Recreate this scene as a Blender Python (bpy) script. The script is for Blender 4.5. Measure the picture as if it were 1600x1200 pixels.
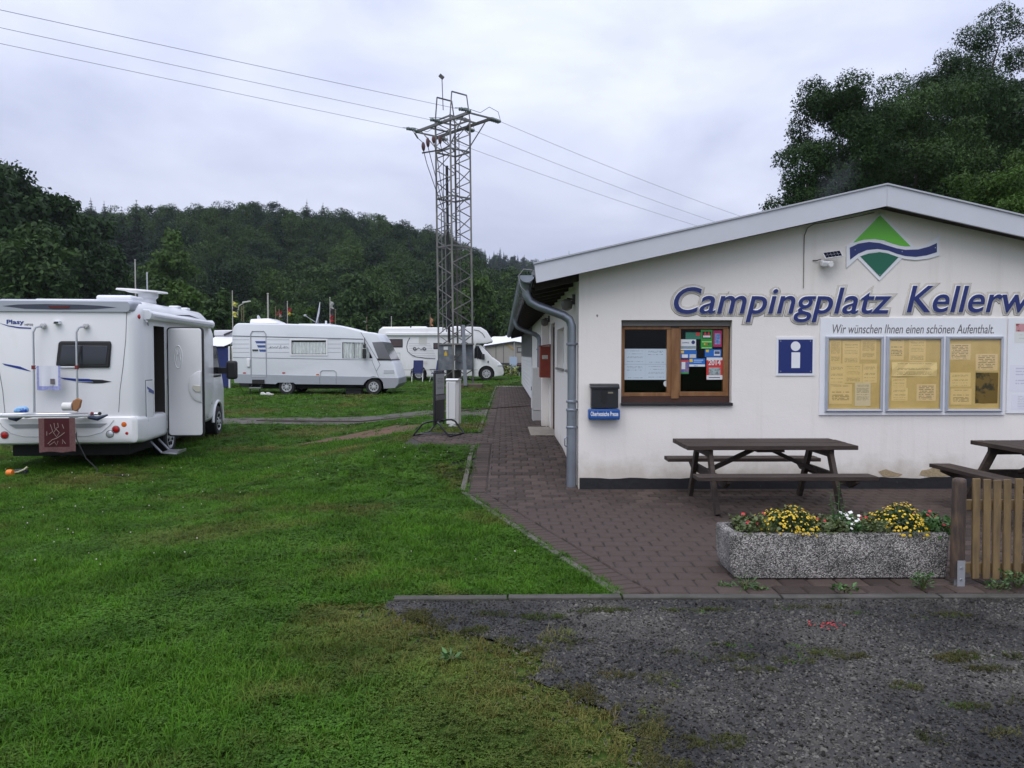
import bpy, bmesh, math, random
import numpy as np
from mathutils import Vector, Matrix, Quaternion
R = math.radians
random.seed(7)
rng = np.random.default_rng(7)
for o in list(bpy.data.objects): bpy.data.objects.remove(o)
SC = bpy.context.scene
COL = SC.collection

# ------------------------------------------------------------------ camera
CAM_H, F, YAW, PITCH = 1.6, 1250.0, R(0.64), R(2.06)
cd = bpy.data.cameras.new('camera'); cam = bpy.data.objects.new('camera', cd); COL.objects.link(cam)
cam.location = (0, 0, CAM_H); cam.rotation_euler = (R(90) - PITCH, 0, -YAW)
cd.sensor_width = 36; cd.lens = 36 * F / 1600; cd.clip_start = 0.05; cd.clip_end = 6000
SC.camera = cam
SC.render.resolution_x, SC.render.resolution_y = 1024, 768
# ------------------------------------------------------------------ sky and sun
SUN_EL, SUN_AZ = R(58), R(205)          # azimuth measured clockwise from +Y
wd = bpy.data.worlds.new('World'); SC.world = wd; wd.use_nodes = True
nt = wd.node_tree; nt.nodes.clear(); N = nt.nodes.new; L = nt.links.new
out = N('ShaderNodeOutputWorld'); bg = N('ShaderNodeBackground'); L(bg.outputs[0], out.inputs[0])
sky = N('ShaderNodeTexSky'); sky.sky_type = 'NISHITA'; sky.sun_disc = False
sky.sun_elevation = SUN_EL; sky.sun_rotation = SUN_AZ; sky.air_density = 1.6; sky.dust_density = 3.0
tc = N('ShaderNodeTexCoord')
mp = N('ShaderNodeMapping'); mp.inputs['Scale'].default_value = (1.0, 1.0, 2.2); L(tc.outputs['Generated'], mp.inputs[0])
n1 = N('ShaderNodeTexNoise'); n1.inputs['Scale'].default_value = 2.6; n1.inputs['Detail'].default_value = 6; n1.inputs['Roughness'].default_value = .52
n1.inputs['Distortion'].default_value = .35
L(mp.outputs[0], n1.inputs['Vector'])
cr = N('ShaderNodeValToRGB'); L(n1.outputs['Fac'], cr.inputs[0])
cr.color_ramp.elements[0].position = .36; cr.color_ramp.elements[0].color = (4.7, 5.1, 6.8, 1)
cr.color_ramp.elements[1].position = .67; cr.color_ramp.elements[1].color = (7.2, 7.6, 9.1, 1)
mx = N('ShaderNodeMixRGB'); mx.inputs[0].default_value = .94
L(sky.outputs[0], mx.inputs[1]); L(cr.outputs[0], mx.inputs[2])     # a closed cloud deck over the clear sky
# an overcast deck is brighter overhead than at the horizon (CIE overcast sky)
sep = N('ShaderNodeSeparateXYZ'); L(tc.outputs['Generated'], sep.inputs[0])
m1 = N('ShaderNodeMath'); m1.operation = 'MULTIPLY_ADD'; m1.inputs[1].default_value = 1.0; m1.inputs[2].default_value = .86; m1.use_clamp = False
mxm = N('ShaderNodeMath'); mxm.operation = 'MAXIMUM'; mxm.inputs[1].default_value = 0; L(sep.outputs[2], mxm.inputs[0]); L(mxm.outputs[0], m1.inputs[0])
vm = N('ShaderNodeVectorMath'); vm.operation = 'SCALE'; L(mx.outputs[0], vm.inputs[0]); L(m1.outputs[0], vm.inputs['Scale'])
L(vm.outputs[0], bg.inputs[0]); bg.inputs[1].default_value = .10
sl = bpy.data.lights.new('sun', 'SUN'); so = bpy.data.objects.new('sun', sl); COL.objects.link(so)
sl.energy = 1.35; sl.angle = R(50); sl.color = (1, .97, .93)
sd = Vector((math.sin(SUN_AZ) * math.cos(SUN_EL), math.cos(SUN_AZ) * math.cos(SUN_EL), math.sin(SUN_EL)))
so.rotation_euler = sd.to_track_quat('Z', 'Y').to_euler(); so.location = (0, 0, 30)
SC.view_settings.view_transform = 'Standard'; SC.view_settings.look = 'None'
SC.view_settings.gamma = 1; SC.view_settings.exposure = 0.24; SC.view_settings.use_curve_mapping = False
SC.render.engine = 'CYCLES'
SC.cycles.use_denoising = True; SC.cycles.max_bounces = 6; SC.cycles.diffuse_bounces = 3; SC.cycles.transparent_max_bounces = 8
SC.cycles.volume_bounces = 0

# ------------------------------------------------------------------ pixel <-> world (for measuring off the photograph)
_f = Vector((math.sin(YAW) * math.cos(PITCH), math.cos(YAW) * math.cos(PITCH), -math.sin(PITCH)))
_r = Vector((math.cos(YAW), -math.sin(YAW), 0)); _u = _r.cross(_f)
def ray(u, v): return _f + _r * ((u - 800) / F) + _u * ((600 - v) / F)
def at(u, v, Y):
    d = ray(u, v); t = Y / d.y; return Vector((d.x * t, Y, CAM_H + d.z * t))
def gr(u, v, z=0.0):
    d = ray(u, v); t = (z - CAM_H) / d.z; return Vector((d.x * t, d.y * t, z))
def proj(x, y, z):
    p = Vector((x, y, z - CAM_H)); d = p.dot(_f)
    return 800 + F * p.dot(_r) / d, 600 - F * p.dot(_u) / d

# ------------------------------------------------------------------ mesh helpers
class MB:
    def __init__(s): s.v = []; s.f = []
    def add(s, v, f):
        n = len(s.v); s.v += [tuple(p) for p in v]; s.f += [tuple(i + n for i in q) for q in f]; return s
    def box(s, x0, x1, y0, y1, z0, z1):
        return s.add([(x0,y0,z0),(x1,y0,z0),(x1,y1,z0),(x0,y1,z0),(x0,y0,z1),(x1,y0,z1),(x1,y1,z1),(x0,y1,z1)],
                     [(0,3,2,1),(4,5,6,7),(0,1,5,4),(1,2,6,5),(2,3,7,6),(3,0,4,7)])
    def beam(s, a, b, w, h, up=(0,0,1)):
        a, b = Vector(a), Vector(b); d = (b - a).normalized(); up = Vector(up)
        if abs(d.dot(up)) > .98: up = Vector((0, 1, 0))
        x = d.cross(up).normalized() * (w / 2); z = x.normalized().cross(d).normalized() * (h / 2)
        vs = [a - x - z, a + x - z, a + x + z, a - x + z, b - x - z, b + x - z, b + x + z, b - x + z]
        return s.add(vs, [(0,1,2,3),(7,6,5,4),(0,4,5,1),(1,5,6,2),(2,6,7,3),(3,7,4,0)])
    def tube(s, pts, r, n=8, cap=True):
        pts = [Vector(p) for p in pts]; rs = r if isinstance(r, (list, tuple)) else [r] * len(pts)
        rings = []; prev = None
        for i, p in enumerate(pts):
            if i == 0: d = pts[1] - pts[0]
            elif i == len(pts) - 1: d = pts[-1] - pts[-2]
            else: d = (pts[i+1] - p).normalized() + (p - pts[i-1]).normalized()
            d.normalize()
            if prev is None:
                a = Vector((0,0,1)) if abs(d.z) < .9 else Vector((1,0,0)); x = d.cross(a).normalized()
            else: x = (prev - d * prev.dot(d)).normalized()
            prev = x; y = d.cross(x)
            rings.append([p + (x * math.cos(2*math.pi*k/n) + y * math.sin(2*math.pi*k/n)) * rs[i] for k in range(n)])
        v = [q for rg in rings for q in rg]; f = []
        for i in range(len(pts) - 1):
            for k in range(n): f.append((i*n+k, i*n+(k+1)%n, (i+1)*n+(k+1)%n, (i+1)*n+k))
        if cap: f += [tuple(range(n))[::-1], tuple((len(pts)-1)*n + k for k in range(n))]
        return s.add(v, f)
    def lathe(s, prof, n=16, o=(0,0,0), axis='z', cap=True):
        v = []; f = []
        for r_, h in prof:
            for k in range(n):
                c, q = r_*math.cos(2*math.pi*k/n), r_*math.sin(2*math.pi*k/n)
                p = {'z': (c, q, h), 'x': (h, c, q), 'y': (q, h, c)}[axis]
                v.append((p[0]+o[0], p[1]+o[1], p[2]+o[2]))
        for i in range(len(prof)-1):
            for k in range(n): f.append((i*n+k, i*n+(k+1)%n, (i+1)*n+(k+1)%n, (i+1)*n+k))
        if cap:
            f.append(tuple(range(n))[::-1]); f.append(tuple((len(prof)-1)*n+k for k in range(n)))
        return s.add(v, f)
    def prism(s, poly, a, b, plane='xz'):          # poly extruded from a to b along the remaining axis
        m = {'xz': lambda p, t: (p[0], t, p[1]), 'yz': lambda p, t: (t, p[0], p[1]), 'xy': lambda p, t: (p[0], p[1], t)}[plane]
        n = len(poly); v = [m(p, a) for p in poly] + [m(p, b) for p in poly]
        f = [tuple(range(n)), tuple(range(2*n-1, n-1, -1))] + [(i, n+i, n+(i+1)%n, (i+1)%n) for i in range(n)]
        return s.add(v, f)
    def sheet(s, poly, z):
        n = len(s.v); s.v += [(p[0], p[1], z) for p in poly]; s.f.append(tuple(range(n, n+len(poly)))); return s
    def xf(s, M):
        s.v = [tuple(M @ Vector(p)) for p in s.v]; return s
    def mesh(s, name):
        me = bpy.data.meshes.new(name); me.from_pydata(s.v, [], s.f)
        bm = bmesh.new(); bm.from_mesh(me); bmesh.ops.recalc_face_normals(bm, faces=bm.faces); bm.to_mesh(me); bm.free()
        return me
    def build(s, name, mat, parent=None, smooth=False, bevel=0, seg=2, world=False, ang=35):
        me = s.mesh(name); return link(name, me, mat, parent, smooth, bevel, seg, world, ang)
def link(name, me, mat, parent=None, smooth=False, bevel=0, seg=2, world=False, ang=35):
    if mat is not None:
        me.materials.clear()
        for m in (mat if isinstance(mat, (list, tuple)) else [mat]): me.materials.append(m)
    if smooth or bevel:
        me.polygons.foreach_set('use_smooth', [True] * len(me.polygons)); me.set_sharp_from_angle(angle=R(ang))
    o = bpy.data.objects.new(name, me); COL.objects.link(o)
    if bevel:
        b = o.modifiers.new('bevel', 'BEVEL'); b.width = bevel; b.segments = seg; b.limit_method = 'ANGLE'; b.angle_limit = R(30); b.harden_normals = False
    if parent is not None:
        o.parent = parent
        if world and parent.type == 'EMPTY': o.matrix_parent_inverse = Matrix.Translation(-parent.location)
        elif world and parent.type == 'MESH' and 'rebased' in parent.keys(): o.matrix_parent_inverse = Matrix.Translation(-parent.location)
    return o
def tag(o, label, cat=None, group=None, kind=None):
    if label: o['label'] = label
    if cat: o['category'] = cat
    if group: o['group'] = group
    if kind: o['kind'] = kind
    return o
def thing(name, loc, label, cat, rz=0, group=None):
    o = bpy.data.objects.new(name, None); COL.objects.link(o); o.location = loc; o.rotation_euler = (0, 0, rz); o.empty_display_size = .2
    return tag(o, label, cat, group)
def rebase(o):                                       # move a one-mesh thing's origin to its base
    me = o.data; n = len(me.vertices); co = np.empty(n*3, 'f'); me.vertices.foreach_get('co', co); co = co.reshape(-1, 3)
    b = np.array([(co[:,0].min()+co[:,0].max())/2, (co[:,1].min()+co[:,1].max())/2, co[:,2].min()])
    me.vertices.foreach_set('co', (co-b).astype('f').ravel()); me.update(); o.location = Vector(b); return o
def copy_tree(o, parent=None):
    c = o.copy(); COL.objects.link(c); c.parent = parent
    for ch in o.children: copy_tree(ch, c)
    return c
def np_mesh(name, V, Fq):                            # V (n,3), Fq (m,k) arrays
    me = bpy.data.meshes.new(name); V = np.asarray(V, 'f'); Fq = np.asarray(Fq, 'i'); k = Fq.shape[1]
    me.vertices.add(len(V)); me.vertices.foreach_set('co', V.ravel())
    me.loops.add(Fq.size); me.loops.foreach_set('vertex_index', Fq.ravel())
    me.polygons.add(len(Fq)); me.polygons.foreach_set('loop_start', np.arange(0, Fq.size, k, dtype='i'))
    me.update(calc_edges=True); me.validate(); return me
def sst(a, b, t):
    t = np.clip((np.asarray(t, float) - a) / (b - a), 0, 1); return t*t*(3-2*t)

# ------------------------------------------------------------------ materials
MATS = {}
def M(name, col, rough=.55, metal=0, var=0., vs=6., bump=0., bs=60., col2=None, spec=.5, c2s=3., c2lo=.45, c2hi=.65, coat=0, stretch=None, island=0., emit=None, objrand=0.):
    if name in MATS: return MATS[name]
    m = bpy.data.materials.new(name); m.use_nodes = True; MATS[name] = m
    nt = m.node_tree; b = nt.nodes['Principled BSDF']; N = nt.nodes.new; L = nt.links.new
    b.inputs['Roughness'].default_value = rough; b.inputs['Metallic'].default_value = metal
    b.inputs['Specular IOR Level'].default_value = spec; b.inputs['Coat Weight'].default_value = coat
    c = (*col, 1); b.inputs['Base Color'].default_value = c
    tc = N('ShaderNodeTexCoord'); vec = tc.outputs['Object']
    if stretch:
        mp = N('ShaderNodeMapping'); mp.inputs['Scale'].default_value = stretch; L(vec, mp.inputs[0]); vec = mp.outputs[0]
    cur = None
    if col2:
        n = N('ShaderNodeTexNoise'); n.inputs['Scale'].default_value = c2s; n.inputs['Detail'].default_value = 7; n.inputs['Roughness'].default_value = .62; L(vec, n.inputs['Vector'])
        r = N('ShaderNodeMapRange'); r.inputs[1].default_value = c2lo; r.inputs[2].default_value = c2hi; L(n.outputs['Fac'], r.inputs[0])
        x = N('ShaderNodeMixRGB'); x.inputs[1].default_value = c; x.inputs[2].default_value = (*col2, 1); L(r.outputs[0], x.inputs[0]); cur = x.outputs[0]
    def scale_by(cur, fac_out, lo, hi):
        r = N('ShaderNodeMapRange'); r.inputs[3].default_value = lo; r.inputs[4].default_value = hi; L(fac_out, r.inputs[0])
        x = N('ShaderNodeVectorMath'); x.operation = 'SCALE'
        if cur is None: x.inputs[0].default_value = col
        else: L(cur, x.inputs[0])
        L(r.outputs[0], x.inputs['Scale']); return x.outputs[0]
    if var:
        n = N('ShaderNodeTexNoise'); n.inputs['Scale'].default_value = vs; n.inputs['Detail'].default_value = 8; n.inputs['Roughness'].default_value = .65; L(vec, n.inputs['Vector'])
        cur = scale_by(cur, n.outputs['Fac'], 1 - var*1.6, 1 + var*1.6)
    if island:
        g = N('ShaderNodeNewGeometry'); cur = scale_by(cur, g.outputs['Random Per Island'], 1 - island, 1 + island)
    if objrand:
        g = N('ShaderNodeObjectInfo'); cur = scale_by(cur, g.outputs['Random'], 1 - objrand, 1 + objrand)
    if cur is not None: L(cur, b.inputs['Base Color'])
    if bump:
        n = N('ShaderNodeTexNoise'); n.inputs['Scale'].default_value = bs; n.inputs['Detail'].default_value = 6; L(vec, n.inputs['Vector'])
        bp = N('ShaderNodeBump'); bp.inputs['Strength'].default_value = bump; bp.inputs['Distance'].default_value = .01; L(n.outputs['Fac'], bp.inputs['Height']); L(bp.outputs[0], b.inputs['Normal'])
    if emit: b.inputs['Emission Color'].default_value = (*col, 1); b.inputs['Emission Strength'].default_value = emit
    return m
def glass(name, tint=(.93,.95,.95), rough=.02, ior=1.4):
    m = bpy.data.materials.new(name); m.use_nodes = True; nt = m.node_tree; nt.nodes.clear(); N = nt.nodes.new; L = nt.links.new
    o = N('ShaderNodeOutputMaterial'); t = N('ShaderNodeBsdfTransparent'); t.inputs[0].default_value = (*tint, 1)
    g = N('ShaderNodeBsdfGlossy'); g.inputs['Roughness'].default_value = rough
    lw = N('ShaderNodeLayerWeight'); pw = N('ShaderNodeMath'); pw.operation = 'POWER'; pw.inputs[1].default_value = 5; L(lw.outputs['Facing'], pw.inputs[0]); f0 = ((ior-1)/(ior+1))**2; fr = N('ShaderNodeMath'); fr.operation = 'MULTIPLY_ADD'; fr.inputs[1].default_value = 1-f0; fr.inputs[2].default_value = f0; L(pw.outputs[0], fr.inputs[0]); x = N('ShaderNodeMixShader')
    L(fr.outputs[0], x.inputs[0]); L(t.outputs[0], x.inputs[1]); L(g.outputs[0], x.inputs[2]); L(x.outputs[0], o.inputs[0]); return m
def print_mat(name, paper, ink, lines=22., words=9., seed=0., dens=.5, rough=.5):
    """paper with rows of small unreadable print (flat print only)"""
    m = bpy.data.materials.new(name); m.use_nodes = True; nt = m.node_tree; b = nt.nodes['Principled BSDF']; N = nt.nodes.new; L = nt.links.new
    b.inputs['Roughness'].default_value = rough
    tc = N('ShaderNodeTexCoord'); sp = N('ShaderNodeSeparateXYZ'); L(tc.outputs['Generated'], sp.inputs[0])
    def mth(op, a, b_=None, clamp=False):
        n = N('ShaderNodeMath'); n.operation = op; n.use_clamp = clamp
        for i, q in enumerate((a, b_)):
            if q is None: continue
            if isinstance(q, (int, float)): n.inputs[i].default_value = q
            else: L(q, n.inputs[i])
        return n.outputs[0]
    row = mth('FLOOR', mth('MULTIPLY', sp.outputs[2], lines)); fr = mth('FRACT', mth('MULTIPLY', sp.outputs[2], lines))
    band = mth('GREATER_THAN', fr, .55)
    cmb = N('ShaderNodeCombineXYZ'); L(mth('MULTIPLY', sp.outputs[0], words*5), cmb.inputs[0]); L(mth('MULTIPLY', row, 3.7), cmb.inputs[1]); cmb.inputs[2].default_value = seed
    nz = N('ShaderNodeTexNoise'); nz.inputs['Scale'].default_value = .5; nz.inputs['Detail'].default_value = 3; L(cmb.outputs[0], nz.inputs['Vector'])
    ink_f = mth('GREATER_THAN', nz.outputs['Fac'], .5 - .12*dens)
    cmr = N('ShaderNodeCombineXYZ'); L(mth('MULTIPLY', row, 1.37), cmr.inputs[0]); cmr.inputs[1].default_value = seed*2.1
    nr = N('ShaderNodeTexNoise'); nr.inputs['Scale'].default_value = 1.0; L(cmr.outputs[0], nr.inputs['Vector'])
    rowon = mth('GREATER_THAN', nr.outputs['Fac'], .52 - .1*dens)
    ex = mth('LESS_THAN', mth('ABSOLUTE', mth('SUBTRACT', sp.outputs[0], .5)), .38)
    ez = mth('LESS_THAN', mth('ABSOLUTE', mth('SUBTRACT', sp.outputs[2], .5)), .42)
    f = mth('MULTIPLY', mth('MULTIPLY', mth('MULTIPLY', band, ink_f), rowon), mth('MULTIPLY', ex, ez))
    x = N('ShaderNodeMixRGB'); L(mth('MULTIPLY', f, .75), x.inputs[0]); x.inputs[1].default_value = (*paper, 1); x.inputs[2].default_value = (*ink, 1)
    L(x.outputs[0], b.inputs['Base Color']); return m
def text_mesh(s, size=1., shear=0., bevel=0., extrude=0., offset=0., res=6):
    c = bpy.data.curves.new('t', 'FONT'); c.body = s; c.size = size; c.shear = shear; c.bevel_depth = bevel; c.extrude = extrude; c.offset = offset; c.resolution_u = res; c.bevel_resolution = 1
    o = bpy.data.objects.new('t', c); COL.objects.link(o); bpy.context.view_layer.update()
    me = bpy.data.meshes.new_from_object(o.evaluated_get(bpy.context.evaluated_depsgraph_get()))
    bpy.data.objects.remove(o); bpy.data.curves.remove(c); return me
def mesh_np(me):
    co = np.empty(len(me.vertices)*3, 'f'); me.vertices.foreach_get('co', co); return co.reshape(-1, 3)
def text_on(name, s, mat, parent, p0, xdir, zdir, width, height=None, depth=.002, shear=.0, offset=0., world=True):
    """flat lettering: lower-left corner p0, running along xdir, up along zdir, fitted to width (and height)"""
    me = text_mesh(s, 1., shear, 0, .01, offset, 4); co = mesh_np(me)
    mn, mxx = co.min(0), co.max(0); sx = width / (mxx[0]-mn[0]); sz = (height / (mxx[1]-mn[1])) if height else sx
    xd, zd = Vector(xdir).normalized(), Vector(zdir).normalized(); nd = xd.cross(zd)
    cc = np.stack([(co[:,0]-mn[0])*sx, (co[:,1]-mn[1])*sz, np.where(co[:,2] > 0, depth, 0)], 1)
    W = np.array(p0)[None] + cc[:, :1]*np.array(xd)[None] + cc[:, 1:2]*np.array(zd)[None] + cc[:, 2:]*np.array(nd)[None]
    me.vertices.foreach_set('co', W.astype('f').ravel()); me.update()
    return link(name, me, mat, parent, world=world)
# ================================================================== terrain
def gz(x, y):
    x = np.asarray(x, float); y = np.asarray(y, float)
    a = .2 * sst(9.3, 12.2, y)
    l = -.15 * sst(4, 9, y) + .35 * sst(15, 26, y)
    w = sst(-1.2, -4.2, x) if False else 1 - sst(-4.2, -1.2, x)
    z = a * (1 - w) + l * w
    z = z + .1 * sst(33, 48, y)
    und = (.02*np.sin(x*.9+1)*np.sin(y*.7) ) * w * sst(3, 8, y) * (1 - sst(20, 30, y))
    return z + und
def hz(x, y):
    x = np.asarray(x, float); y = np.asarray(y, float)
    u = x / np.maximum(y, 1)                       # bearing from the field
    H = np.interp(u, [-1.2, -.7, -.51, -.39, -.31, -.23, -.15, -.10, -.07, -.02, .05, .12, .25, .6], [34, 35, 34.5, 35, 35.5, 34, 32.3, 29, 26, 17, 11, 7, 4, 3])
    near = H * sst(98, 262, y) - 1.2*(1-sst(90, 110, y))
    H2 = np.interp(u, [-.5, -.15, -.037, .011, .05, .1, .16, .4], [60, 70, 64, 58.5, 54, 46, 38, 25])
    far = H2 * sst(330, 560, y)
    return np.maximum(near * (1 - .45*sst(270, 340, y)), far) + .7*np.sin(x*.05)*np.sin(y*.04)*sst(110, 150, y)
def grow(a, b, step, far, k=1.25):
    v = list(np.arange(a, b + 1e-6, step)); s = step; p = b
    while p < far: s *= k; p += s; v.append(p)
    s = step; p = a; w = []
    return v
def axis(lo, a, b, hi, step, k=1.3):
    c = list(np.arange(a, b + 1e-6, step)); up = []; p = c[-1]; s = step
    while p < hi: s *= k; p += s; up.append(p)
    dn = []; p = a; s = step
    while p > lo: s *= k; p -= s; dn.append(p)
    return np.array(dn[::-1] + c + up)
def grid_mesh(name, xs, ys, zf):
    X, Y = np.meshgrid(xs, ys); Z = zf(X, Y); n, m = X.shape
    V = np.stack([X.ravel(), Y.ravel(), Z.ravel()], 1)
    i = np.arange(n*m).reshape(n, m); Fq = np.stack([i[:-1,:-1], i[:-1,1:], i[1:,1:], i[1:,:-1]], -1).reshape(-1, 4)
    me = np_mesh(name, V, Fq); me.polygons.foreach_set('use_smooth', [True]*len(me.polygons)); return me
def inpoly(px, py, poly):
    px = np.asarray(px); py = np.asarray(py); r = np.zeros(px.shape, bool); n = len(poly)
    for i in range(n):
        x1, y1 = poly[i]; x2, y2 = poly[(i+1) % n]
        if y1 == y2: continue
        c = (py < y1) != (py < y2); r ^= c & (px < (x2-x1)*(py-y1)/(y2-y1)+x1)
    return r
def lawn_mat():
    m = bpy.data.materials.new('lawn_turf'); m.use_nodes = True; nt = m.node_tree; b = nt.nodes['Principled BSDF']; N = nt.nodes.new; L = nt.links.new
    b.inputs['Roughness'].default_value = .9; b.inputs['Specular IOR Level'].default_value = .15
    g = N('ShaderNodeNewGeometry')
    n1 = N('ShaderNodeTexNoise'); n1.inputs['Scale'].default_value = .55; n1.inputs['Detail'].default_value = 6; n1.inputs['Roughness'].default_value = .6; L(g.outputs['Position'], n1.inputs['Vector'])
    n2 = N('ShaderNodeTexNoise'); n2.inputs['Scale'].default_value = 22; n2.inputs['Detail'].default_value = 8; n2.inputs['Roughness'].default_value = .7; L(g.outputs['Position'], n2.inputs['Vector'])
    c1 = N('ShaderNodeValToRGB'); L(n1.outputs['Fac'], c1.inputs[0])
    e = c1.color_ramp.elements; e[0].position = .30; e[0].color = (.085, .068, .026, 1); e[1].position = .72; e[1].color = (.040, .090, .010, 1)
    k = e.new(.46); k.color = (.048, .088, .013, 1)
    r = N('ShaderNodeMapRange'); r.inputs[3].default_value = .55; r.inputs[4].default_value = 1.45; L(n2.outputs['Fac'], r.inputs[0])
    x = N('ShaderNodeVectorMath'); x.operation = 'SCALE'; L(c1.outputs[0], x.inputs[0]); L(r.outputs[0], x.inputs['Scale']); L(x.outputs[0], b.inputs['Base Color'])
    bp = N('ShaderNodeBump'); bp.inputs['Strength'].default_value = .9; bp.inputs['Distance'].default_value = .03; L(n2.outputs['Fac'], bp.inputs['Height']); L(bp.outputs[0], b.inputs['Normal'])
    return m
def grass_mat(name, base, dry, trans=.25):
    m = bpy.data.materials.new(name); m.use_nodes = True; nt = m.node_tree; nt.nodes.clear(); N = nt.nodes.new; L = nt.links.new
    o = N('ShaderNodeOutputMaterial'); d = N('ShaderNodeBsdfPrincipled'); d.inputs['Roughness'].default_value = .7; d.inputs['Specular IOR Level'].default_value = .12
    t = N('ShaderNodeBsdfTranslucent'); s = N('ShaderNodeMixShader'); s.inputs[0].default_value = trans
    g = N('ShaderNodeNewGeometry'); n1 = N('ShaderNodeTexNoise'); n1.inputs['Scale'].default_value = .55; n1.inputs['Detail'].default_value = 6; n1.inputs['Roughness'].default_value = .6; L(g.outputs['Position'], n1.inputs['Vector'])
    at_ = N('ShaderNodeAttribute'); at_.attribute_type = 'INSTANCER'; at_.attribute_name = 'dry'
    oi = N('ShaderNodeObjectInfo')
    r = N('ShaderNodeMapRange'); r.inputs[1].default_value = .46; r.inputs[2].default_value = .30; L(n1.outputs['Fac'], r.inputs[0])
    mxx = N('ShaderNodeMath'); mxx.operation = 'MAXIMUM'; L(r.outputs[0], mxx.inputs[0]); L(at_.outputs['Fac'], mxx.inputs[1])
    ad = N('ShaderNodeMath'); ad.operation = 'MULTIPLY_ADD'; L(oi.outputs['Random'], ad.inputs[0]); ad.inputs[1].default_value = .35; L(mxx.outputs[0], ad.inputs[2])
    sb = N('ShaderNodeMath'); sb.operation = 'SUBTRACT'; sb.use_clamp = True; L(ad.outputs[0], sb.inputs[0]); sb.inputs[1].default_value = .15
    x = N('ShaderNodeMixRGB'); x.inputs[1].default_value = (*base, 1); x.inputs[2].default_value = (*dry, 1); L(sb.outputs[0], x.inputs[0])
    n3 = N('ShaderNodeTexNoise'); n3.inputs['Scale'].default_value = 1.7; n3.inputs['Detail'].default_value = 4; L(g.outputs['Position'], n3.inputs['Vector'])
    r3 = N('ShaderNodeMapRange'); r3.inputs[1].default_value = .3; r3.inputs[2].default_value = .7; r3.inputs[3].default_value = .62; r3.inputs[4].default_value = 1.35; L(n3.outputs['Fac'], r3.inputs[0])
    r2 = N('ShaderNodeMapRange'); r2.inputs[3].default_value = .7; r2.inputs[4].default_value = 1.3; L(g.outputs['Random Per Island'], r2.inputs[0])
    mm = N('ShaderNodeMath'); mm.operation = 'MULTIPLY'; L(r3.outputs[0], mm.inputs[0]); L(r2.outputs[0], mm.inputs[1])
    v = N('ShaderNodeVectorMath'); v.operation = 'SCALE'; L(x.outputs[0], v.inputs[0]); L(mm.outputs[0], v.inputs['Scale'])
    L(v.outputs[0], d.inputs['Base Color']); L(v.outputs[0], t.inputs[0]); L(d.outputs[0], s.inputs[1]); L(t.outputs[0], s.inputs[2]); L(s.outputs[0], o.inputs[0]); return m
def scatter(name, pts, objs, idx, scl, rot, label, cat, attrs=None):
    """one 'stuff' object: pieces from objs set down at pts by geometry nodes"""
    me = bpy.data.meshes.new(name); me.vertices.add(len(pts)); me.vertices.foreach_set('co', np.asarray(pts, 'f').ravel())
    def attr(n, t, k, d): a = me.attributes.new(n, t, 'POINT'); a.data.foreach_set(k, np.ascontiguousarray(d).ravel())
    attr('pick', 'INT', 'value', np.asarray(idx, 'i')); scl = np.asarray(scl, 'f'); scl = scl if scl.ndim == 2 else np.repeat(scl[:, None], 3, 1); attr('scl', 'FLOAT_VECTOR', 'vector', scl); attr('rot', 'FLOAT_VECTOR', 'vector', np.asarray(rot, 'f'))
    for k, d in (attrs or {}).items(): attr(k, 'FLOAT', 'value', np.asarray(d, 'f'))
    o = bpy.data.objects.new(name, me); COL.objects.link(o)
    c = bpy.data.collections.new(name + '_pieces')
    for q in objs: c.objects.link(q)
    ng = bpy.data.node_groups.new(name, 'GeometryNodeTree'); ng.interface.new_socket('Geometry', in_out='INPUT', socket_type='NodeSocketGeometry'); ng.interface.new_socket('Geometry', in_out='OUTPUT', socket_type='NodeSocketGeometry')
    N = ng.nodes.new; L = ng.links.new; gi = N('NodeGroupInput'); go = N('NodeGroupOutput')
    ci = N('GeometryNodeCollectionInfo'); ci.inputs['Collection'].default_value = c; ci.inputs['Separate Children'].default_value = True; ci.inputs['Reset Children'].default_value = True
    ip = N('GeometryNodeInstanceOnPoints'); ip.inputs['Pick Instance'].default_value = True
    def na(n, t):
        q = N('GeometryNodeInputNamedAttribute'); q.data_type = t; q.inputs['Name'].default_value = n; return q.outputs['Attribute']
    L(gi.outputs[0], ip.inputs['Points']); L(ci.outputs[0], ip.inputs['Instance']); L(na('pick', 'INT'), ip.inputs['Instance Index'])
    e2r = N('FunctionNodeEulerToRotation'); L(na('rot', 'FLOAT_VECTOR'), e2r.inputs[0]); L(e2r.outputs[0], ip.inputs['Rotation']); L(na('scl', 'FLOAT_VECTOR'), ip.inputs['Scale']); L(ip.outputs[0], go.inputs[0])
    md = o.modifiers.new('scatter', 'NODES'); md.node_group = ng
    return tag(o, label, cat, kind='stuff')
def loose(name, me, mat):                            # a piece that exists only as scatter source, outside the scene
    for p in (mat if isinstance(mat, (list, tuple)) else [mat]): me.materials.append(p)
    return bpy.data.objects.new(name, me)

# ---- the ground sheet, out to the horizon
MT_LAWN = lawn_mat()
gx = axis(-1500, -16, 10, 1500, .3); gy = axis(-200, -3, 52, 2500, .3)
ground = link('ground', grid_mesh('ground', gx, gy, lambda x, y: gz(x, y) - .012 - .6*sst(70, 120, y)), MT_LAWN)
tag(ground, 'green lawn of the campsite sloping gently to the hill foot', 'lawn', kind='structure')
hill = link('hill', grid_mesh('hill', np.arange(-420, 520, 9.), np.arange(92, 900, 9.), lambda x, y: hz(x, y)), M('hill_soil', (.03, .035, .018), .95, var=.3, vs=.2))
tag(hill, 'wooded hillside rising behind the campsite', 'hill', kind='structure')

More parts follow.
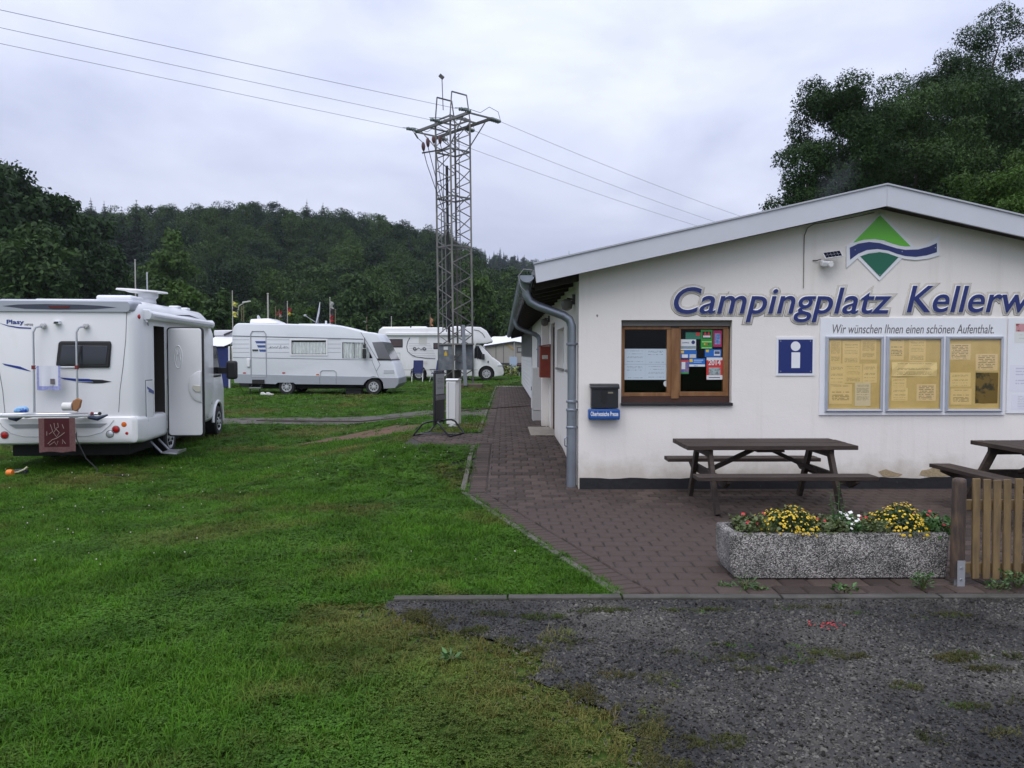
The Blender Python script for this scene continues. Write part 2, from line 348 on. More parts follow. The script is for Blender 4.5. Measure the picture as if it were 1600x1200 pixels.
# ---- outlines measured on the photograph
KINK = (-.43, 9.26)
TERR = [KINK, (.80, 5.27), (9.2, 5.27), (9.2, 9.5), (.9, 9.5), (.9, 35.2), (-.28, 35.2), (-.40, 14.4), (-1.55, 14.2), (-1.62, 12.5), (-.42, 12.3)]
grav_px = [(600,951),(690,985),(735,992),(800,1012),(850,1030),(842,1062),(905,1090),(955,1120),(1000,1165),(1010,1230),(1000,1330),(1040,1500)]
GRAV = [tuple(gr(u, v)[:2]) for u, v in grav_px]
def rag(poly, amp, step, seed):
    r_ = np.random.default_rng(seed); o = []
    for i in range(len(poly)-1):
        a, b = np.array(poly[i]), np.array(poly[i+1]); n = max(2, int(np.linalg.norm(b-a)/step))
        for k in range(n):
            q = a + (b-a)*k/n; o.append(tuple(q + (r_.normal(0, amp, 2) if (k or i) else 0)))
    return o + [tuple(poly[-1])]
GR_EDGE = rag(GRAV, .016, .075, 3)
GR_POLY = GR_EDGE + [(4, GR_EDGE[-1][1]), (9.5, 1.0), (9.5, 5.155), (GR_EDGE[0][0], 5.155)]
TRACK = [(-12, 19.3), (-8, 19.05), (-5.5, 19.0), (-3.2, 18.9), (-1.6, 18.6), (-.42, 18.3), (-.36, 20.6), (-1.6, 20.6), (-3.2, 20.5), (-5.5, 20.15), (-8, 20.0), (-12, 20.1)]
TR_POLY = rag(TRACK + [TRACK[0]], .05, .15, 5)[:-1]
DIRT = [(-4.0, 15.6), (-3.2, 15.2), (-2.4, 14.7), (-1.75, 14.9), (-1.6, 15.9), (-2.2, 16.9), (-2.9, 16.7), (-3.6, 16.1)]
DI_POLY = rag(DIRT + [DIRT[0]], .09, .12, 8)[:-1]
def draped(name, poly, dz, mat, step=.18):
    """a thin sheet lying on the ground inside an outline"""
    bm = bmesh.new(); vs = [bm.verts.new((p[0], p[1], 0)) for p in poly]; fc = bm.faces.new(vs); bmesh.ops.triangulate(bm, faces=[fc])
    xs = [p[0] for p in poly]; ys = [p[1] for p in poly]
    for ax, lo, hi in ((0, min(xs), max(xs)), (1, min(ys), max(ys))):
        t = lo + .4
        while t < hi:
            co = (t, 0, 0) if ax == 0 else (0, t, 0); no = (1, 0, 0) if ax == 0 else (0, 1, 0)
            bmesh.ops.bisect_plane(bm, geom=bm.verts[:] + bm.edges[:] + bm.faces[:], plane_co=co, plane_no=no); t += .8
    for v in bm.verts: v.co.z = float(gz(v.co.x, v.co.y)) + dz
    bmesh.ops.recalc_face_normals(bm, faces=bm.faces)
    me = bpy.data.meshes.new(name); bm.to_mesh(me); bm.free()
    if me.polygons[0].normal.z < 0: me.flip_normals()
    return link(name, me, mat)
MT_GRAVEL = M('gravel_bed', (.012, .0115, .011), .92, var=.35, vs=30, bump=1., bs=90, col2=(.055, .05, .042), c2s=1.2)
gravel = draped('gravel_yard', GR_POLY, .004, MT_GRAVEL); tag(gravel, 'dark grey crushed stone yard in the foreground', 'gravel yard', kind='structure')
track = draped('track', TR_POLY, .006, M('track_grit', (.085, .078, .068), .95, var=.3, vs=9, bump=.8, bs=60, col2=(.06, .055, .04), c2s=2.5)); tag(track, 'narrow grey gritty track crossing the lawn', 'track', kind='structure')
dirt = draped('bare_earth', DI_POLY, .004, M('bare_soil', (.115, .052, .030), .95, var=.35, vs=6, bump=1., bs=40, col2=(.05, .05, .02), c2s=3)); tag(dirt, 'bare reddish earth patch worn in the lawn', 'bare earth', kind='structure')

# ---- paving: bed, pavers, soldier course, edging
bed = draped('paved_terrace', TERR, -.004, M('joint_sand', (.032, .027, .024), .95, var=.3, vs=12)); tag(bed, 'reddish brown block paving in front of and beside the building', 'paving', kind='structure')
MT_PAVER = M('paver', (.064, .047, .040), .75, var=.30, vs=1.6, island=.30, bump=.5, bs=130, col2=(.050, .038, .030), c2s=1.1, c2lo=.5, c2hi=.75, spec=.2)
def clip_poly(P, nx, ny, c):                          # keep nx*x+ny*y >= c
    o = []
    for i in range(len(P)):
        a, b = P[i], P[(i+1) % len(P)]; da, db = nx*a[0]+ny*a[1]-c, nx*b[0]+ny*b[1]-c
        if da >= 0: o.append(a)
        if (da >= 0) != (db >= 0):
            t = da/(da-db); o.append((a[0]+(b[0]-a[0])*t, a[1]+(b[1]-a[1])*t))
    return o
def area(P): return abs(sum(P[i][0]*P[(i+1)%len(P)][1]-P[(i+1)%len(P)][0]*P[i][1] for i in range(len(P))))/2
D0 = np.array(KINK); D1 = np.array((.80, 5.27)); dv = (D1-D0)/np.linalg.norm(D1-D0); nv = np.array((-dv[1], dv[0]))
if nv[0] < 0: nv = -nv
SB = .21                                               # width of the soldier course
PL, PW, GAP = .200, .165, .010
pav = []                                               # (poly, clipped?, centre)
row = 0; y = 5.29
while y < 35.1:
    off = (row % 2) * PL/2; x = -1.7 + off - .05
    while x < 9.1:
        P = [(x+GAP/2, y+GAP/2), (x+PL-GAP/2, y+GAP/2), (x+PL-GAP/2, y+PW-GAP/2), (x+GAP/2, y+PW-GAP/2)]; cx, cy = x+PL/2, y+PW/2; a0 = area(P)
        keep = True
        if cy > 9.5 and cx > .98: keep = False
        if keep:
            Q = clip_poly(P, nv[0], nv[1], float(nv @ D0) + SB)
            if 12.5 < cy < 14.2: Q = clip_poly(Q, 1, 0, -1.55)
            elif cy > 9.1: Q = clip_poly(Q, 1, 0, -.40 + SB + .0045*(cy-9))
            if cy > 9.4: Q = clip_poly(Q, -1, 0, -.895)
            elif cy > 9.2: Q = clip_poly(Q, 0, -1, -9.49)
            if len(Q) > 2 and area(Q) > .0015: pav.append((Q, area(Q) < a0*.995, (cx, cy)))
        x += PL
    y += PW; row += 1
def soldiers(a, b, w, skip=None):
    a, b = np.array(a), np.array(b); l = np.linalg.norm(b-a); d = (b-a)/l; n = np.array((d[1], -d[0])); t = 0
    if n[0] < 0: n = -n
    while t < l - .05:
        p = a + d*(t+.005); q = a + d*(t+.096); c = (p+q)/2
        if not (skip and skip(c)): pav.append(([tuple(p+n*.004), tuple(q+n*.004), tuple(q+n*(w-.004)), tuple(p+n*(w-.004))], True, tuple(c + n*w/2)))
        t += .102
soldiers(D0, D1, SB-.005)
soldiers((-.40, 9.3), (-.28, 35.0), SB-.005, lambda c: 12.5 < c[1] < 14.2)
def pave_score(c):
    u, v = proj(c[0], c[1], float(gz(*c)))
    if not (0 < u < 1600 and v < 1240): return 0
    if 1130 < u < 1600 and 815 < v < 925: return 0      # hidden behind the trough and the fence
    if u > 1200 and v < 790: return .3*1/(c[1]**2)
    return 1/(c[1]**3)
order = sorted(range(len(pav)), key=lambda i: -pave_score(pav[i][2]))
rp = np.random.default_rng(21)
def paver_mesh(poly, c, h=.05, ch=.015):
    P = [(p[0]-c[0], p[1]-c[1]) for p in poly]; n = len(P); I = []
    for p in P:
        l = math.hypot(*p) or 1; k = max(0, 1 - ch*1.35/l); I.append((p[0]*k, p[1]*k))
    V = [(p[0], p[1], -h) for p in P] + [(p[0], p[1], -ch*.75) for p in P] + [(p[0], p[1], 0) for p in I]
    Fc = []
    for a in (0, n):
        for i in range(n): Fc.append((a+i, a+(i+1)%n, a+n+(i+1)%n, a+n+i))
    Fc.append(tuple(range(2*n, 3*n))); return V, Fc
base_me = None; rest = MB()
for k, i in enumerate(order):
    poly, clipped, c = pav[i]; z = float(gz(*c)) + .011 + rp.normal(0, .0016)
    V, Fc = None, None
    if k < 300:
        if not clipped:
            cc = c; poly = [(c[0]+a*(PL-GAP)/2, c[1]+b*(PW-GAP)/2) for a, b in ((-1,-1),(1,-1),(1,1),(-1,1))]
            if base_me is None: base_me = MB().add(*paver_mesh(poly, cc)).mesh('paver'); base_me.materials.append(MT_PAVER)
            o = bpy.data.objects.new('paver', base_me); c = cc
        else:
            cc = (sum(p[0] for p in poly)/len(poly), sum(p[1] for p in poly)/len(poly))
            me = MB().add(*paver_mesh(poly, cc)).mesh('paver'); me.materials.append(MT_PAVER); o = bpy.data.objects.new('paver', me); c = cc
        COL.objects.link(o); o.parent = bed; o.location = (c[0], c[1], z)
        o.rotation_euler = (rp.normal(0, .006) - math.atan(float(gz(c[0], c[1]+.1)-gz(c[0], c[1]-.1))/.2)*-1, rp.normal(0, .006), rp.normal(0, .006))
    else:
        cc = (sum(p[0] for p in poly)/len(poly), sum(p[1] for p in poly)/len(poly)); V, Fc = paver_mesh(poly, cc)
        sy = float(gz(cc[0], cc[1]+.1)-gz(cc[0], cc[1]-.1))/.2; tx, ty = rp.normal(0, .006, 2)
        rest.add([(p[0]+cc[0], p[1]+cc[1], z+p[2]+p[0]*tx+p[1]*(ty+sy)) for p in V], Fc)
ro = rest.build('far_pavers', MT_PAVER, bed); ro['kind'] = 'stuff'
# concrete edging along the lawn and the kerb by the yard
MT_EDGE = M('edging_concrete', (.105, .095, .080), .9, var=.3, vs=7, bump=.6, bs=50, col2=(.07, .07, .05), c2s=3)
def edging(name, label, pts, w, z0, step, mat=MT_EDGE):
    root = thing(name, (pts[0][0], pts[0][1], float(gz(*pts[0]))), label, 'edging')
    for a, b in zip(pts[:-1], pts[1:]):
        a, b = Vector((*a, 0)), Vector((*b, 0)); l = (b-a).length; n = max(1, round(l/step)); d = (b-a)/n
        for k in range(n):
            p, q = a + d*(k+.008), a + d*(k+.992)
            p.z = float(gz(p.x, p.y)) + z0 + rp.normal(0, .003); q.z = float(gz(q.x, q.y)) + z0 + rp.normal(0, .003)
            MB().beam(p, q, w, .16).build('edging_stone', mat, root, bevel=.006, world=True)
    return root
nl = nv * -.035
edging('lawn_edging', 'pale concrete edging strip between lawn and slanting paving edge', [(.80+nl[0], 5.27+nl[1]), (KINK[0]+nl[0], KINK[1]+nl[1])], .06, -.062, 1.0)
edging('path_edging', 'concrete edging along the near left side of the paved path', [(-.475, 9.3), (-.465, 12.3)], .06, -.062, 1.0)
edging('far_path_edging', 'concrete edging along the far left side of the paved path', [(-.445, 14.5), (-.325, 35.2)], .06, -.066, 1.0)
edging('yard_kerb', 'worn concrete kerb between gravel yard and paved terrace', [(-.72, 5.19), (.78, 5.205), (9.2, 5.205)], .08, -.064, 1.0, M('kerb_concrete', (.075, .068, .060), .9, var=.35, vs=6, bump=.7, bs=40, col2=(.045, .045, .035), c2s=2.4))
r_ = thing('cobble_row', (.2, 35.5, .3), 'row of small pale cobbles closing the far end of the path', 'cobbles')
for k in range(9):
    MB().box(-.32+k*.14, -.2+k*.14, 35.3, 35.55, .1, float(gz(0, 35.4))+.03).build('cobble', M('cobble', (.33, .31, .28), .9, var=.3, vs=8), r_, bevel=.015, world=True)

# ---- gravel chips
rs = np.random.default_rng(4)
def stone_mesh(seed):
    r_ = np.random.default_rng(seed); bm = bmesh.new(); bmesh.ops.create_icosphere(bm, subdivisions=1, radius=1)
    s = r_.uniform(.55, 1.2, 3); s[2] *= .6
    for v in bm.verts: v.co = Vector((v.co.x*s[0], v.co.y*s[1], v.co.z*s[2])) * r_.uniform(.72, 1.15)
    me = bpy.data.meshes.new('chip'); bm.to_mesh(me); bm.free(); return me
MT_CHIP = M('basalt_chip', (.070, .066, .058), .8, objrand=.9, var=.2, vs=2, spec=.12)
def wet_patches(m):                                            # damp, darker areas of the yard with their own outline
    nt = m.node_tree; b = nt.nodes['Principled BSDF']; N = nt.nodes.new; L = nt.links.new; src = b.inputs['Base Color'].links[0].from_socket
    g = N('ShaderNodeNewGeometry'); n = N('ShaderNodeTexNoise'); n.inputs['Scale'].default_value = 1.15; n.inputs['Detail'].default_value = 5; n.inputs['Roughness'].default_value = .62; L(g.outputs['Position'], n.inputs['Vector'])
    r = N('ShaderNodeMapRange'); r.inputs[1].default_value = .38; r.inputs[2].default_value = .62; r.inputs[3].default_value = .42; r.inputs[4].default_value = 1.25; L(n.outputs['Fac'], r.inputs[0])
    v = N('ShaderNodeVectorMath'); v.operation = 'SCALE'; L(src, v.inputs[0]); L(r.outputs[0], v.inputs['Scale']); L(v.outputs[0], b.inputs['Base Color'])
    rr = N('ShaderNodeMapRange'); rr.inputs[1].default_value = .38; rr.inputs[2].default_value = .62; rr.inputs[3].default_value = .42; rr.inputs[4].default_value = .8; L(n.outputs['Fac'], rr.inputs[0]); L(rr.outputs[0], b.inputs['Roughness'])
wet_patches(MT_CHIP); wet_patches(MT_GRAVEL)
chips = [loose('chip', stone_mesh(50+i), MT_CHIP) for i in range(6)]
n = 125000; px = rs.uniform(-1.0, 5.4, n); py = rs.uniform(1.9, 5.16, n)
ok = inpoly(px, py, GR_POLY) & (px < .72*py + .9)
dens = np.clip(1.25 - .10*py, .3, 1); ok &= rs.random(n) < dens
px, py = px[ok], py[ok]
# spilled chips over the ragged edge
ex = np.repeat(np.array(GR_EDGE), 26, 0) + rs.normal(0, .09, (len(GR_EDGE)*26, 2))*rs.uniform(.3, 2.6, (len(GR_EDGE)*26, 1)); ex = ex[(ex[:,1] < 5.13)]
px = np.concatenate([px, ex[:,0]]); py = np.concatenate([py, ex[:,1]]); n = len(px)
sc = rs.uniform(.0042, .0105, n) * np.where(rs.random(n) < .05, 1.8, 1)
scatter('gravel', np.stack([px, py, gz(px, py)+.004], 1), chips, rs.integers(0, 6, n), sc, rs.uniform(-3.1, 3.1, (n, 3))*np.array([.3, .3, 1]), 'loose dark basalt chips covering the yard', 'gravel')

# ---- grass
def blade_clump(seed, nb, h, w, lean, spread):
    r_ = np.random.default_rng(seed); V = []; Fc = []
    for i in range(nb):
        a = r_.uniform(0, 6.28); px_, py_ = r_.normal(0, spread, 2); hh = h*r_.uniform(.55, 1.25); ln = lean*hh*r_.uniform(.3, 1.5); ww = w*r_.uniform(.7, 1.3)
        dx, dy = math.cos(a), math.sin(a); sx, sy = -dy*ww/2, dx*ww/2; n0 = len(V)
        V += [(px_-sx, py_-sy, -.005), (px_+sx, py_+sy, -.005), (px_+dx*ln*.4+sx*.8, py_+dy*ln*.4+sy*.8, hh*.6), (px_+dx*ln*.4-sx*.8, py_+dy*ln*.4-sy*.8, hh*.6), (px_+dx*ln, py_+dy*ln, hh*(1-.15*r_.random()))]
        Fc += [(n0, n0+1, n0+2, n0+3), (n0+3, n0+2, n0+4)]
    return MB().add(V, Fc).mesh('tuft')
def clover_clump(seed, nl_, h, w, spread):
    r_ = np.random.default_rng(seed); V = []; Fc = []
    for i in range(nl_):
        c = np.array([*r_.normal(0, spread, 2), h*r_.uniform(.5, 1.1)]); a0 = r_.uniform(0, 6.28); tl = r_.normal(0, .3, 2)
        for k in range(3):
            a = a0 + k*2.09; d = np.array([math.cos(a), math.sin(a), tl[0]*math.cos(a)+tl[1]*math.sin(a)-.1]); s = np.array([-d[1], d[0], 0]); n0 = len(V); ww = w*r_.uniform(.8, 1.2)
            V += [tuple(c), tuple(c+d*ww*.6+s*ww*.45), tuple(c+d*ww), tuple(c+d*ww*.6-s*ww*.45)]; Fc.append((n0, n0+1, n0+2, n0+3))
    return MB().add(V, Fc).mesh('clover')
MT_GRASS = grass_mat('grass_blade', (.052, .142, .009), (.150, .126, .040)); MT_CLOV = grass_mat('clover_leaf', (.052, .126, .013), (.10, .105, .026))
tufts = [loose('tuft', blade_clump(60+i, 30, .029, .0034, 1.1, .028), MT_GRASS) for i in range(4)] + [loose('tuft', blade_clump(66+i, 12, .06, .0042, .9, .03), MT_GRASS) for i in range(2)] + \
        [loose('clover', clover_clump(70+i, 15, .026, .0125, .03), MT_CLOV) for i in range(3)]
P3 = []; band = [(1.9, 6.0, 1150, 1.0), (6.0, 9.5, 600, 1.15), (9.5, 15, 300, 1.4), (15, 24, 110, 1.9), (24, 38, 42, 2.6), (38, 62, 14, 3.8)]
NOISE_P = rs.uniform(0, 6.28, (6, 2))
def pnoise(x, y, k):                                  # cheap smooth patches for the worn places
    return (np.sin(x*1.1*k+y*.7*k+1.3)+np.sin(-x*.6*k+y*1.3*k+4.1)+np.sin(x*1.9*k-y*.4*k+2.2)+np.sin(x*.3*k+y*2.1*k+.4))/4
ge = np.array(GR_EDGE)
for y0, y1, dn, s in band:
    xl, xh = -.68*y1-1.2, min(.72*y1+1.2, 12); n = int((xh-xl)*(y1-y0)*dn); x = rs.uniform(xl, xh, n); y = rs.uniform(y0, y1, n)
    ok = (x > -.68*y-1.2) & ~inpoly(x, y, TERR) & (~inpoly(x, y, TR_POLY) | (rs.random(n) < .16)) & ~((x > .85) & (y > 5.1) & (y < 38)) & ~((y > 5.13) & (y < 5.25) & (x > -.75))
    ing = inpoly(x, y, GR_POLY); gp = pnoise(x, y, 3.1)
    near_edge = np.zeros(n, bool)
    if y0 < 6: near_edge = np.min((x[:, None]-ge[None, ::3, 0])**2 + (y[:, None]-ge[None, ::3, 1])**2, 1) < .12**2 if n < 60000 else near_edge
    fray = np.zeros(n, bool)
    if y0 < 6:
        dd = np.full(n, 9.)
        for j in range(0, len(ge), 3): dd = np.minimum(dd, np.hypot(x-ge[j,0], y-ge[j,1]))
        fray = (pnoise(x, y, 5.3) + .5*pnoise(x+3, y, 11.) + rs.normal(0, .12, n) > -.05 + dd*1.9)
    patch = np.zeros(n, bool)
    for (pu, pv, rx, ry) in [(1500, 1027, .16, .07), (1545, 1045, .13, .05), (1590, 1028, .10, .05), (1490, 1028, .08, .04), (1110, 1165, .17, .08), (1060, 1195, .2, .06), (1160, 1030, .10, .05), (1240, 1035, .10, .04), (1280, 1022, .07, .05), (1455, 1150, .06, .05), (1090, 1035, .05, .04), (1505, 1105, .10, .04), (1010, 1125, .10, .05), (1190, 1042, .12, .05), (1320, 1028, .10, .05), (1130, 1010, .12, .035), (1230, 1012, .10, .03), (1050, 1022, .12, .04), (1420, 1075, .07, .04), (1350, 960, .14, .03), (1480, 965, .16, .03), (1100, 960, .18, .025), (1250, 952, .2, .02)]:
        c = gr(pu, pv); patch |= ((x-c.x)/rx)**2 + ((y-c.y)/ry)**2 < 1 + .7*pnoise(x, y, 14.)
    ok &= ~ing | (patch & (rs.random(n) < .5)) | (fray & (rs.random(n) < .8))
    ind = inpoly(x, y, DI_POLY); ok &= ~ind | (rs.random(n) < .08)
    # dry worn strip left of the chips
    dist = np.full(n, 9.)
    if y0 < 6:
        for j in range(0, len(ge), 4): dist = np.minimum(dist, np.hypot(x-ge[j,0], y-ge[j,1]))
    dry = np.clip(1.2 - dist/.85, 0, 1) * (y < 5.1) * (x > -1.3) * .85 + ing*.1
    dry = np.maximum(dry, np.clip((pnoise(x, y, .9) - .42)*2.2, 0, .75))
    ok &= rs.random(n) < 1 - .45*dry*(y0 < 6)
    x, y, dry = x[ok], y[ok], dry[ok]; n = len(x)
    P3.append((x, y, dry, np.full(n, s), patch[ok]))
x, y, dry, s, pt = [np.concatenate([p[i] for p in P3]) for i in range(5)]; n = len(x)
cl = .6*pnoise(x, y, 1.7) + rs.normal(0, .5, n); pick = np.where(cl > .1, rs.integers(6, 9, n), np.where(rs.random(n) < .035, rs.integers(4, 6, n), rs.integers(0, 4, n)))
scl = s * rs.uniform(.7, 1.25, n) * np.where(pt, .6, 1) * (1 - .3*dry)
hsc = scl/np.maximum(s, 1)**.75; scl = np.stack([scl, scl, hsc], 1)
rot = np.stack([rs.normal(0, .12, n), rs.normal(0, .12, n), rs.uniform(0, 6.28, n)], 1)
scatter('grass', np.stack([x, y, gz(x, y) - .010], 1), tufts, pick, scl, rot, 'short mown grass and clover of the campsite lawn', 'grass', {'dry': dry})
# moss and dry turf creeping over the chips
MT_MOSS = grass_mat('moss', (.046, .066, .014), (.090, .075, .030)); mossy = [loose('moss', blade_clump(80+i, 22, .016, .0032, 1.3, .016), MT_MOSS) for i in range(3)] + [loose('moss', clover_clump(84, 10, .012, .008, .016), MT_MOSS)]
MP = [(1500,1027,.17,.075,1), (1545,1047,.15,.05,1), (1592,1028,.12,.05,1), (1110,1165,.20,.09,.9), (1060,1195,.24,.07,.9), (1160,1030,.16,.06,.5), (1240,1035,.18,.07,.55), (1280,1020,.16,.06,.5), (1320,1028,.14,.05,.5), (1455,1155,.08,.06,.7), (1090,1035,.14,.05,.4), (1505,1105,.14,.05,.6), (1010,1125,.16,.07,.8), (1190,1048,.18,.06,.5), (1130,1008,.2,.05,.35), (1050,1020,.16,.05,.4), (1420,1075,.10,.05,.5), (1350,958,.3,.05,.5), (1480,962,.3,.05,.5), (1100,955,.35,.04,.5), (1250,950,.35,.04,.5), (930,955,.3,.05,.7), (840,965,.3,.06,.8), (760,960,.3,.06,.8), (880,1000,.2,.06,.5), (1570,1150,.1,.07,.5), (1590,1100,.1,.07,.5), (960,1060,.16,.07,.5)]
n = 70000; x = rs.uniform(-.6, 3.9, n); y = rs.uniform(2.4, 5.15, n); w = np.zeros(n); nn_ = pnoise(x, y, 9.) + .6*pnoise(x+2, y+1, 21.)
for (pu, pv, rx, ry, a_) in MP:
    c = gr(pu, pv); q = .75 - ((x-c.x)/rx)**2 - ((y-c.y)/ry)**2 + .8*nn_; w = np.maximum(w, np.clip(q*2, 0, 1)*a_)
dk = np.full(n, 9.)
for j in range(0, len(ge), 3): dk = np.minimum(dk, np.hypot(x-ge[j,0], y-ge[j,1]))
w = .38*w; w = np.maximum(w, np.clip((.15 - dk + .20*nn_)*4, 0, 1)*.7)
ok = inpoly(x, y, GR_POLY) & (rs.random(n) < w); x, y = x[ok], y[ok]; n = len(x)
scatter('yard_moss', np.stack([x, y, gz(x, y)+.004], 1), mossy, rs.integers(0, 4, n), rs.uniform(.5, 1.15, n), np.stack([rs.normal(0, .15, n), rs.normal(0, .15, n), rs.uniform(0, 6.28, n)], 1), 'moss and thin dry turf creeping over the gravel', 'moss', {'dry': np.clip(.35 + .5*pnoise(x, y, 2.3), 0, 1)})
# white clover heads and a few broad weeds in the lawn
def bloom_mesh():
    m = MB(); m.lathe([(.002, 0), (.009, .006), (.010, .013), (.004, .019)], 7); return m.mesh('bloom')
bl = [loose('bloom', bloom_mesh(), M('clover_bloom', (.55, .50, .46), .8))]
n = 800; x = rs.uniform(-9, .3, n); y = rs.uniform(4.5, 30, n); ok = ~inpoly(x, y, TERR) & ~inpoly(x, y, TR_POLY) & ~inpoly(x, y, DI_POLY) & ~inpoly(x, y, GR_POLY) & (pnoise(x, y, .6) > -.05) & (x > -.68*y-1) & (y > 6); x, y = x[ok], y[ok]; n = len(x)
scatter('clover_blooms', np.stack([x, y, gz(x, y)+.03], 1), bl, np.zeros(n), rs.uniform(.4, .8, n), np.zeros((n, 3)), 'tiny pale clover blooms dotted over the lawn', 'clover')
# ================================================================== the camping office building
FY = 9.5; XL, XR, XC = .90, 8.02, 4.46; BY1 = 37.6
def fa(u, v, y=FY): p = at(u, v, y); return p.x, p.z
SL = .215
def roof_z(x): return 3.335 - SL*abs(x-XC)          # underside of the roof
def plaster():
    m = bpy.data.materials.new('wall_plaster'); m.use_nodes = True; nt = m.node_tree; b = nt.nodes['Principled BSDF']; N = nt.nodes.new; L = nt.links.new
    b.inputs['Roughness'].default_value = .9; b.inputs['Specular IOR Level'].default_value = .2
    g = N('ShaderNodeNewGeometry'); P = g.outputs['Position']
    def noise(s, d, r=.6): n = N('ShaderNodeTexNoise'); n.inputs['Scale'].default_value = s; n.inputs['Detail'].default_value = d; n.inputs['Roughness'].default_value = r; L(P, n.inputs['Vector']); return n.outputs['Fac']
    n1 = noise(.8, 5); r1 = N('ShaderNodeMapRange'); r1.inputs[3].default_value = .94; r1.inputs[4].default_value = 1.05; L(n1, r1.inputs[0])
    base = N('ShaderNodeVectorMath'); base.operation = 'SCALE'; base.inputs[0].default_value = (.80, .764, .715); L(r1.outputs[0], base.inputs['Scale'])
    # splash dirt along the foot of the wall, with an uneven upper edge, and small chips
    sp = N('ShaderNodeSeparateXYZ'); L(P, sp.inputs[0]); n2 = noise(5, 6)
    a = N('ShaderNodeMath'); a.operation = 'MULTIPLY_ADD'; L(n2, a.inputs[0]); a.inputs[1].default_value = -.55; L(sp.outputs[2], a.inputs[2])
    r2 = N('ShaderNodeMapRange'); r2.inputs[1].default_value = -.14; r2.inputs[2].default_value = .12; r2.inputs[3].default_value = .55; r2.inputs[4].default_value = 0; L(a.outputs[0], r2.inputs[0])
    x = N('ShaderNodeMixRGB'); L(r2.outputs[0], x.inputs[0]); L(base.outputs[0], x.inputs[1]); x.inputs[2].default_value = (.42, .36, .28, 1)
    n3 = noise(7, 2, .4); r3 = N('ShaderNodeMapRange'); r3.inputs[1].default_value = .80; r3.inputs[2].default_value = .81; L(n3, r3.inputs[0])
    y = N('ShaderNodeMixRGB'); L(r3.outputs[0], y.inputs[0]); L(x.outputs[0], y.inputs[1]); y.inputs[2].default_value = (.22, .2, .18, 1)
    # faint rain streaks running down the render
    mp = N('ShaderNodeMapping'); mp.inputs['Scale'].default_value = (7, 7, .35); L(P, mp.inputs[0]); ns = N('ShaderNodeTexNoise'); ns.inputs['Scale'].default_value = 1; ns.inputs['Detail'].default_value = 6; ns.inputs['Roughness'].default_value = .7; L(mp.outputs[0], ns.inputs['Vector'])
    rs_ = N('ShaderNodeMapRange'); rs_.inputs[1].default_value = .52; rs_.inputs[2].default_value = .80; rs_.inputs[3].default_value = 0; rs_.inputs[4].default_value = .28; L(ns.outputs['Fac'], rs_.inputs[0])
    yy = N('ShaderNodeMixRGB'); L(rs_.outputs[0], yy.inputs[0]); L(y.outputs[0], yy.inputs[1]); yy.inputs[2].default_value = (.50, .46, .40, 1); L(yy.outputs[0], b.inputs['Base Color'])
    nb = noise(70, 5); nb2 = noise(4, 4); ad = N('ShaderNodeMath'); ad.operation = 'MULTIPLY_ADD'; L(nb2, ad.inputs[0]); ad.inputs[1].default_value = 3.; L(nb, ad.inputs[2])
    bp = N('ShaderNodeBump'); bp.inputs['Strength'].default_value = .35; bp.inputs['Distance'].default_value = .006; L(ad.outputs[0], bp.inputs['Height']); L(bp.outputs[0], b.inputs['Normal'])
    return m
MT_PLAST = plaster()
MT_WHITE = M('white_paint', (.78, .78, .77), .45, var=.04, vs=3)
MT_FASC = M('fascia_sheet', (.55, .56, .61), .42, var=.05, vs=1.5, col2=(.48, .49, .53), c2s=.9, c2lo=.4, c2hi=.9)
MT_ZINC = M('zinc', (.30, .33, .38), .42, metal=.75, var=.22, vs=5, col2=(.2, .22, .25), c2s=2.5)
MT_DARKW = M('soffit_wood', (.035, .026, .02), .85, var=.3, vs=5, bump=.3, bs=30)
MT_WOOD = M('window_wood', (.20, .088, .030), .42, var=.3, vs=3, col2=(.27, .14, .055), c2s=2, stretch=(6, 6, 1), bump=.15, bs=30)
MT_WDARK = M('window_wood_dark', (.055, .022, .014), .35, var=.2, vs=8)  # darker brown tone for the right jamb, head and bottom of the frame
MT_BLACK = M('black_sill', (.012, .012, .014), .4, var=.2, vs=9)
MT_TAR = M('bitumen_plinth', (.013, .013, .015), .75, var=.4, vs=6, bump=.7, bs=18, col2=(.10, .095, .09), c2s=7, c2lo=.66, c2hi=.72)
MT_GLASS = glass('window_glass', ior=1.22)
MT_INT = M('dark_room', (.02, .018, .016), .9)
bld = thing('camping_office', (XC, 20, 0), 'long low white plastered camping office with shallow grey gable roof', 'building')
def B(mb, name, mat, parent=bld, **k): return mb.build(name, mat, parent, world=True, **k)
# gable wall with the window opening
wx0, wz1 = fa(971, 500); wx1, wz0 = fa(1143, 630)
def gab(x): return roof_z(x) - .002
T = .30
m = MB()
m.prism([(XL, -.05), (wx0, -.05), (wx0, gab(wx0)), (XL, gab(XL))], FY, FY+T)
m.prism([(wx0, -.05), (wx1, -.05), (wx1, wz0), (wx0, wz0)], FY, FY+T)
m.prism([(wx0, wz1), (wx1, wz1), (wx1, gab(wx1)), (wx0, gab(wx0))], FY, FY+T)
m.prism([(wx1, -.05), (XR, -.05), (XR, gab(XR)), (XC, gab(XC)), (wx1, gab(wx1))], FY, FY+T)
B(m, 'gable_wall', MT_PLAST)
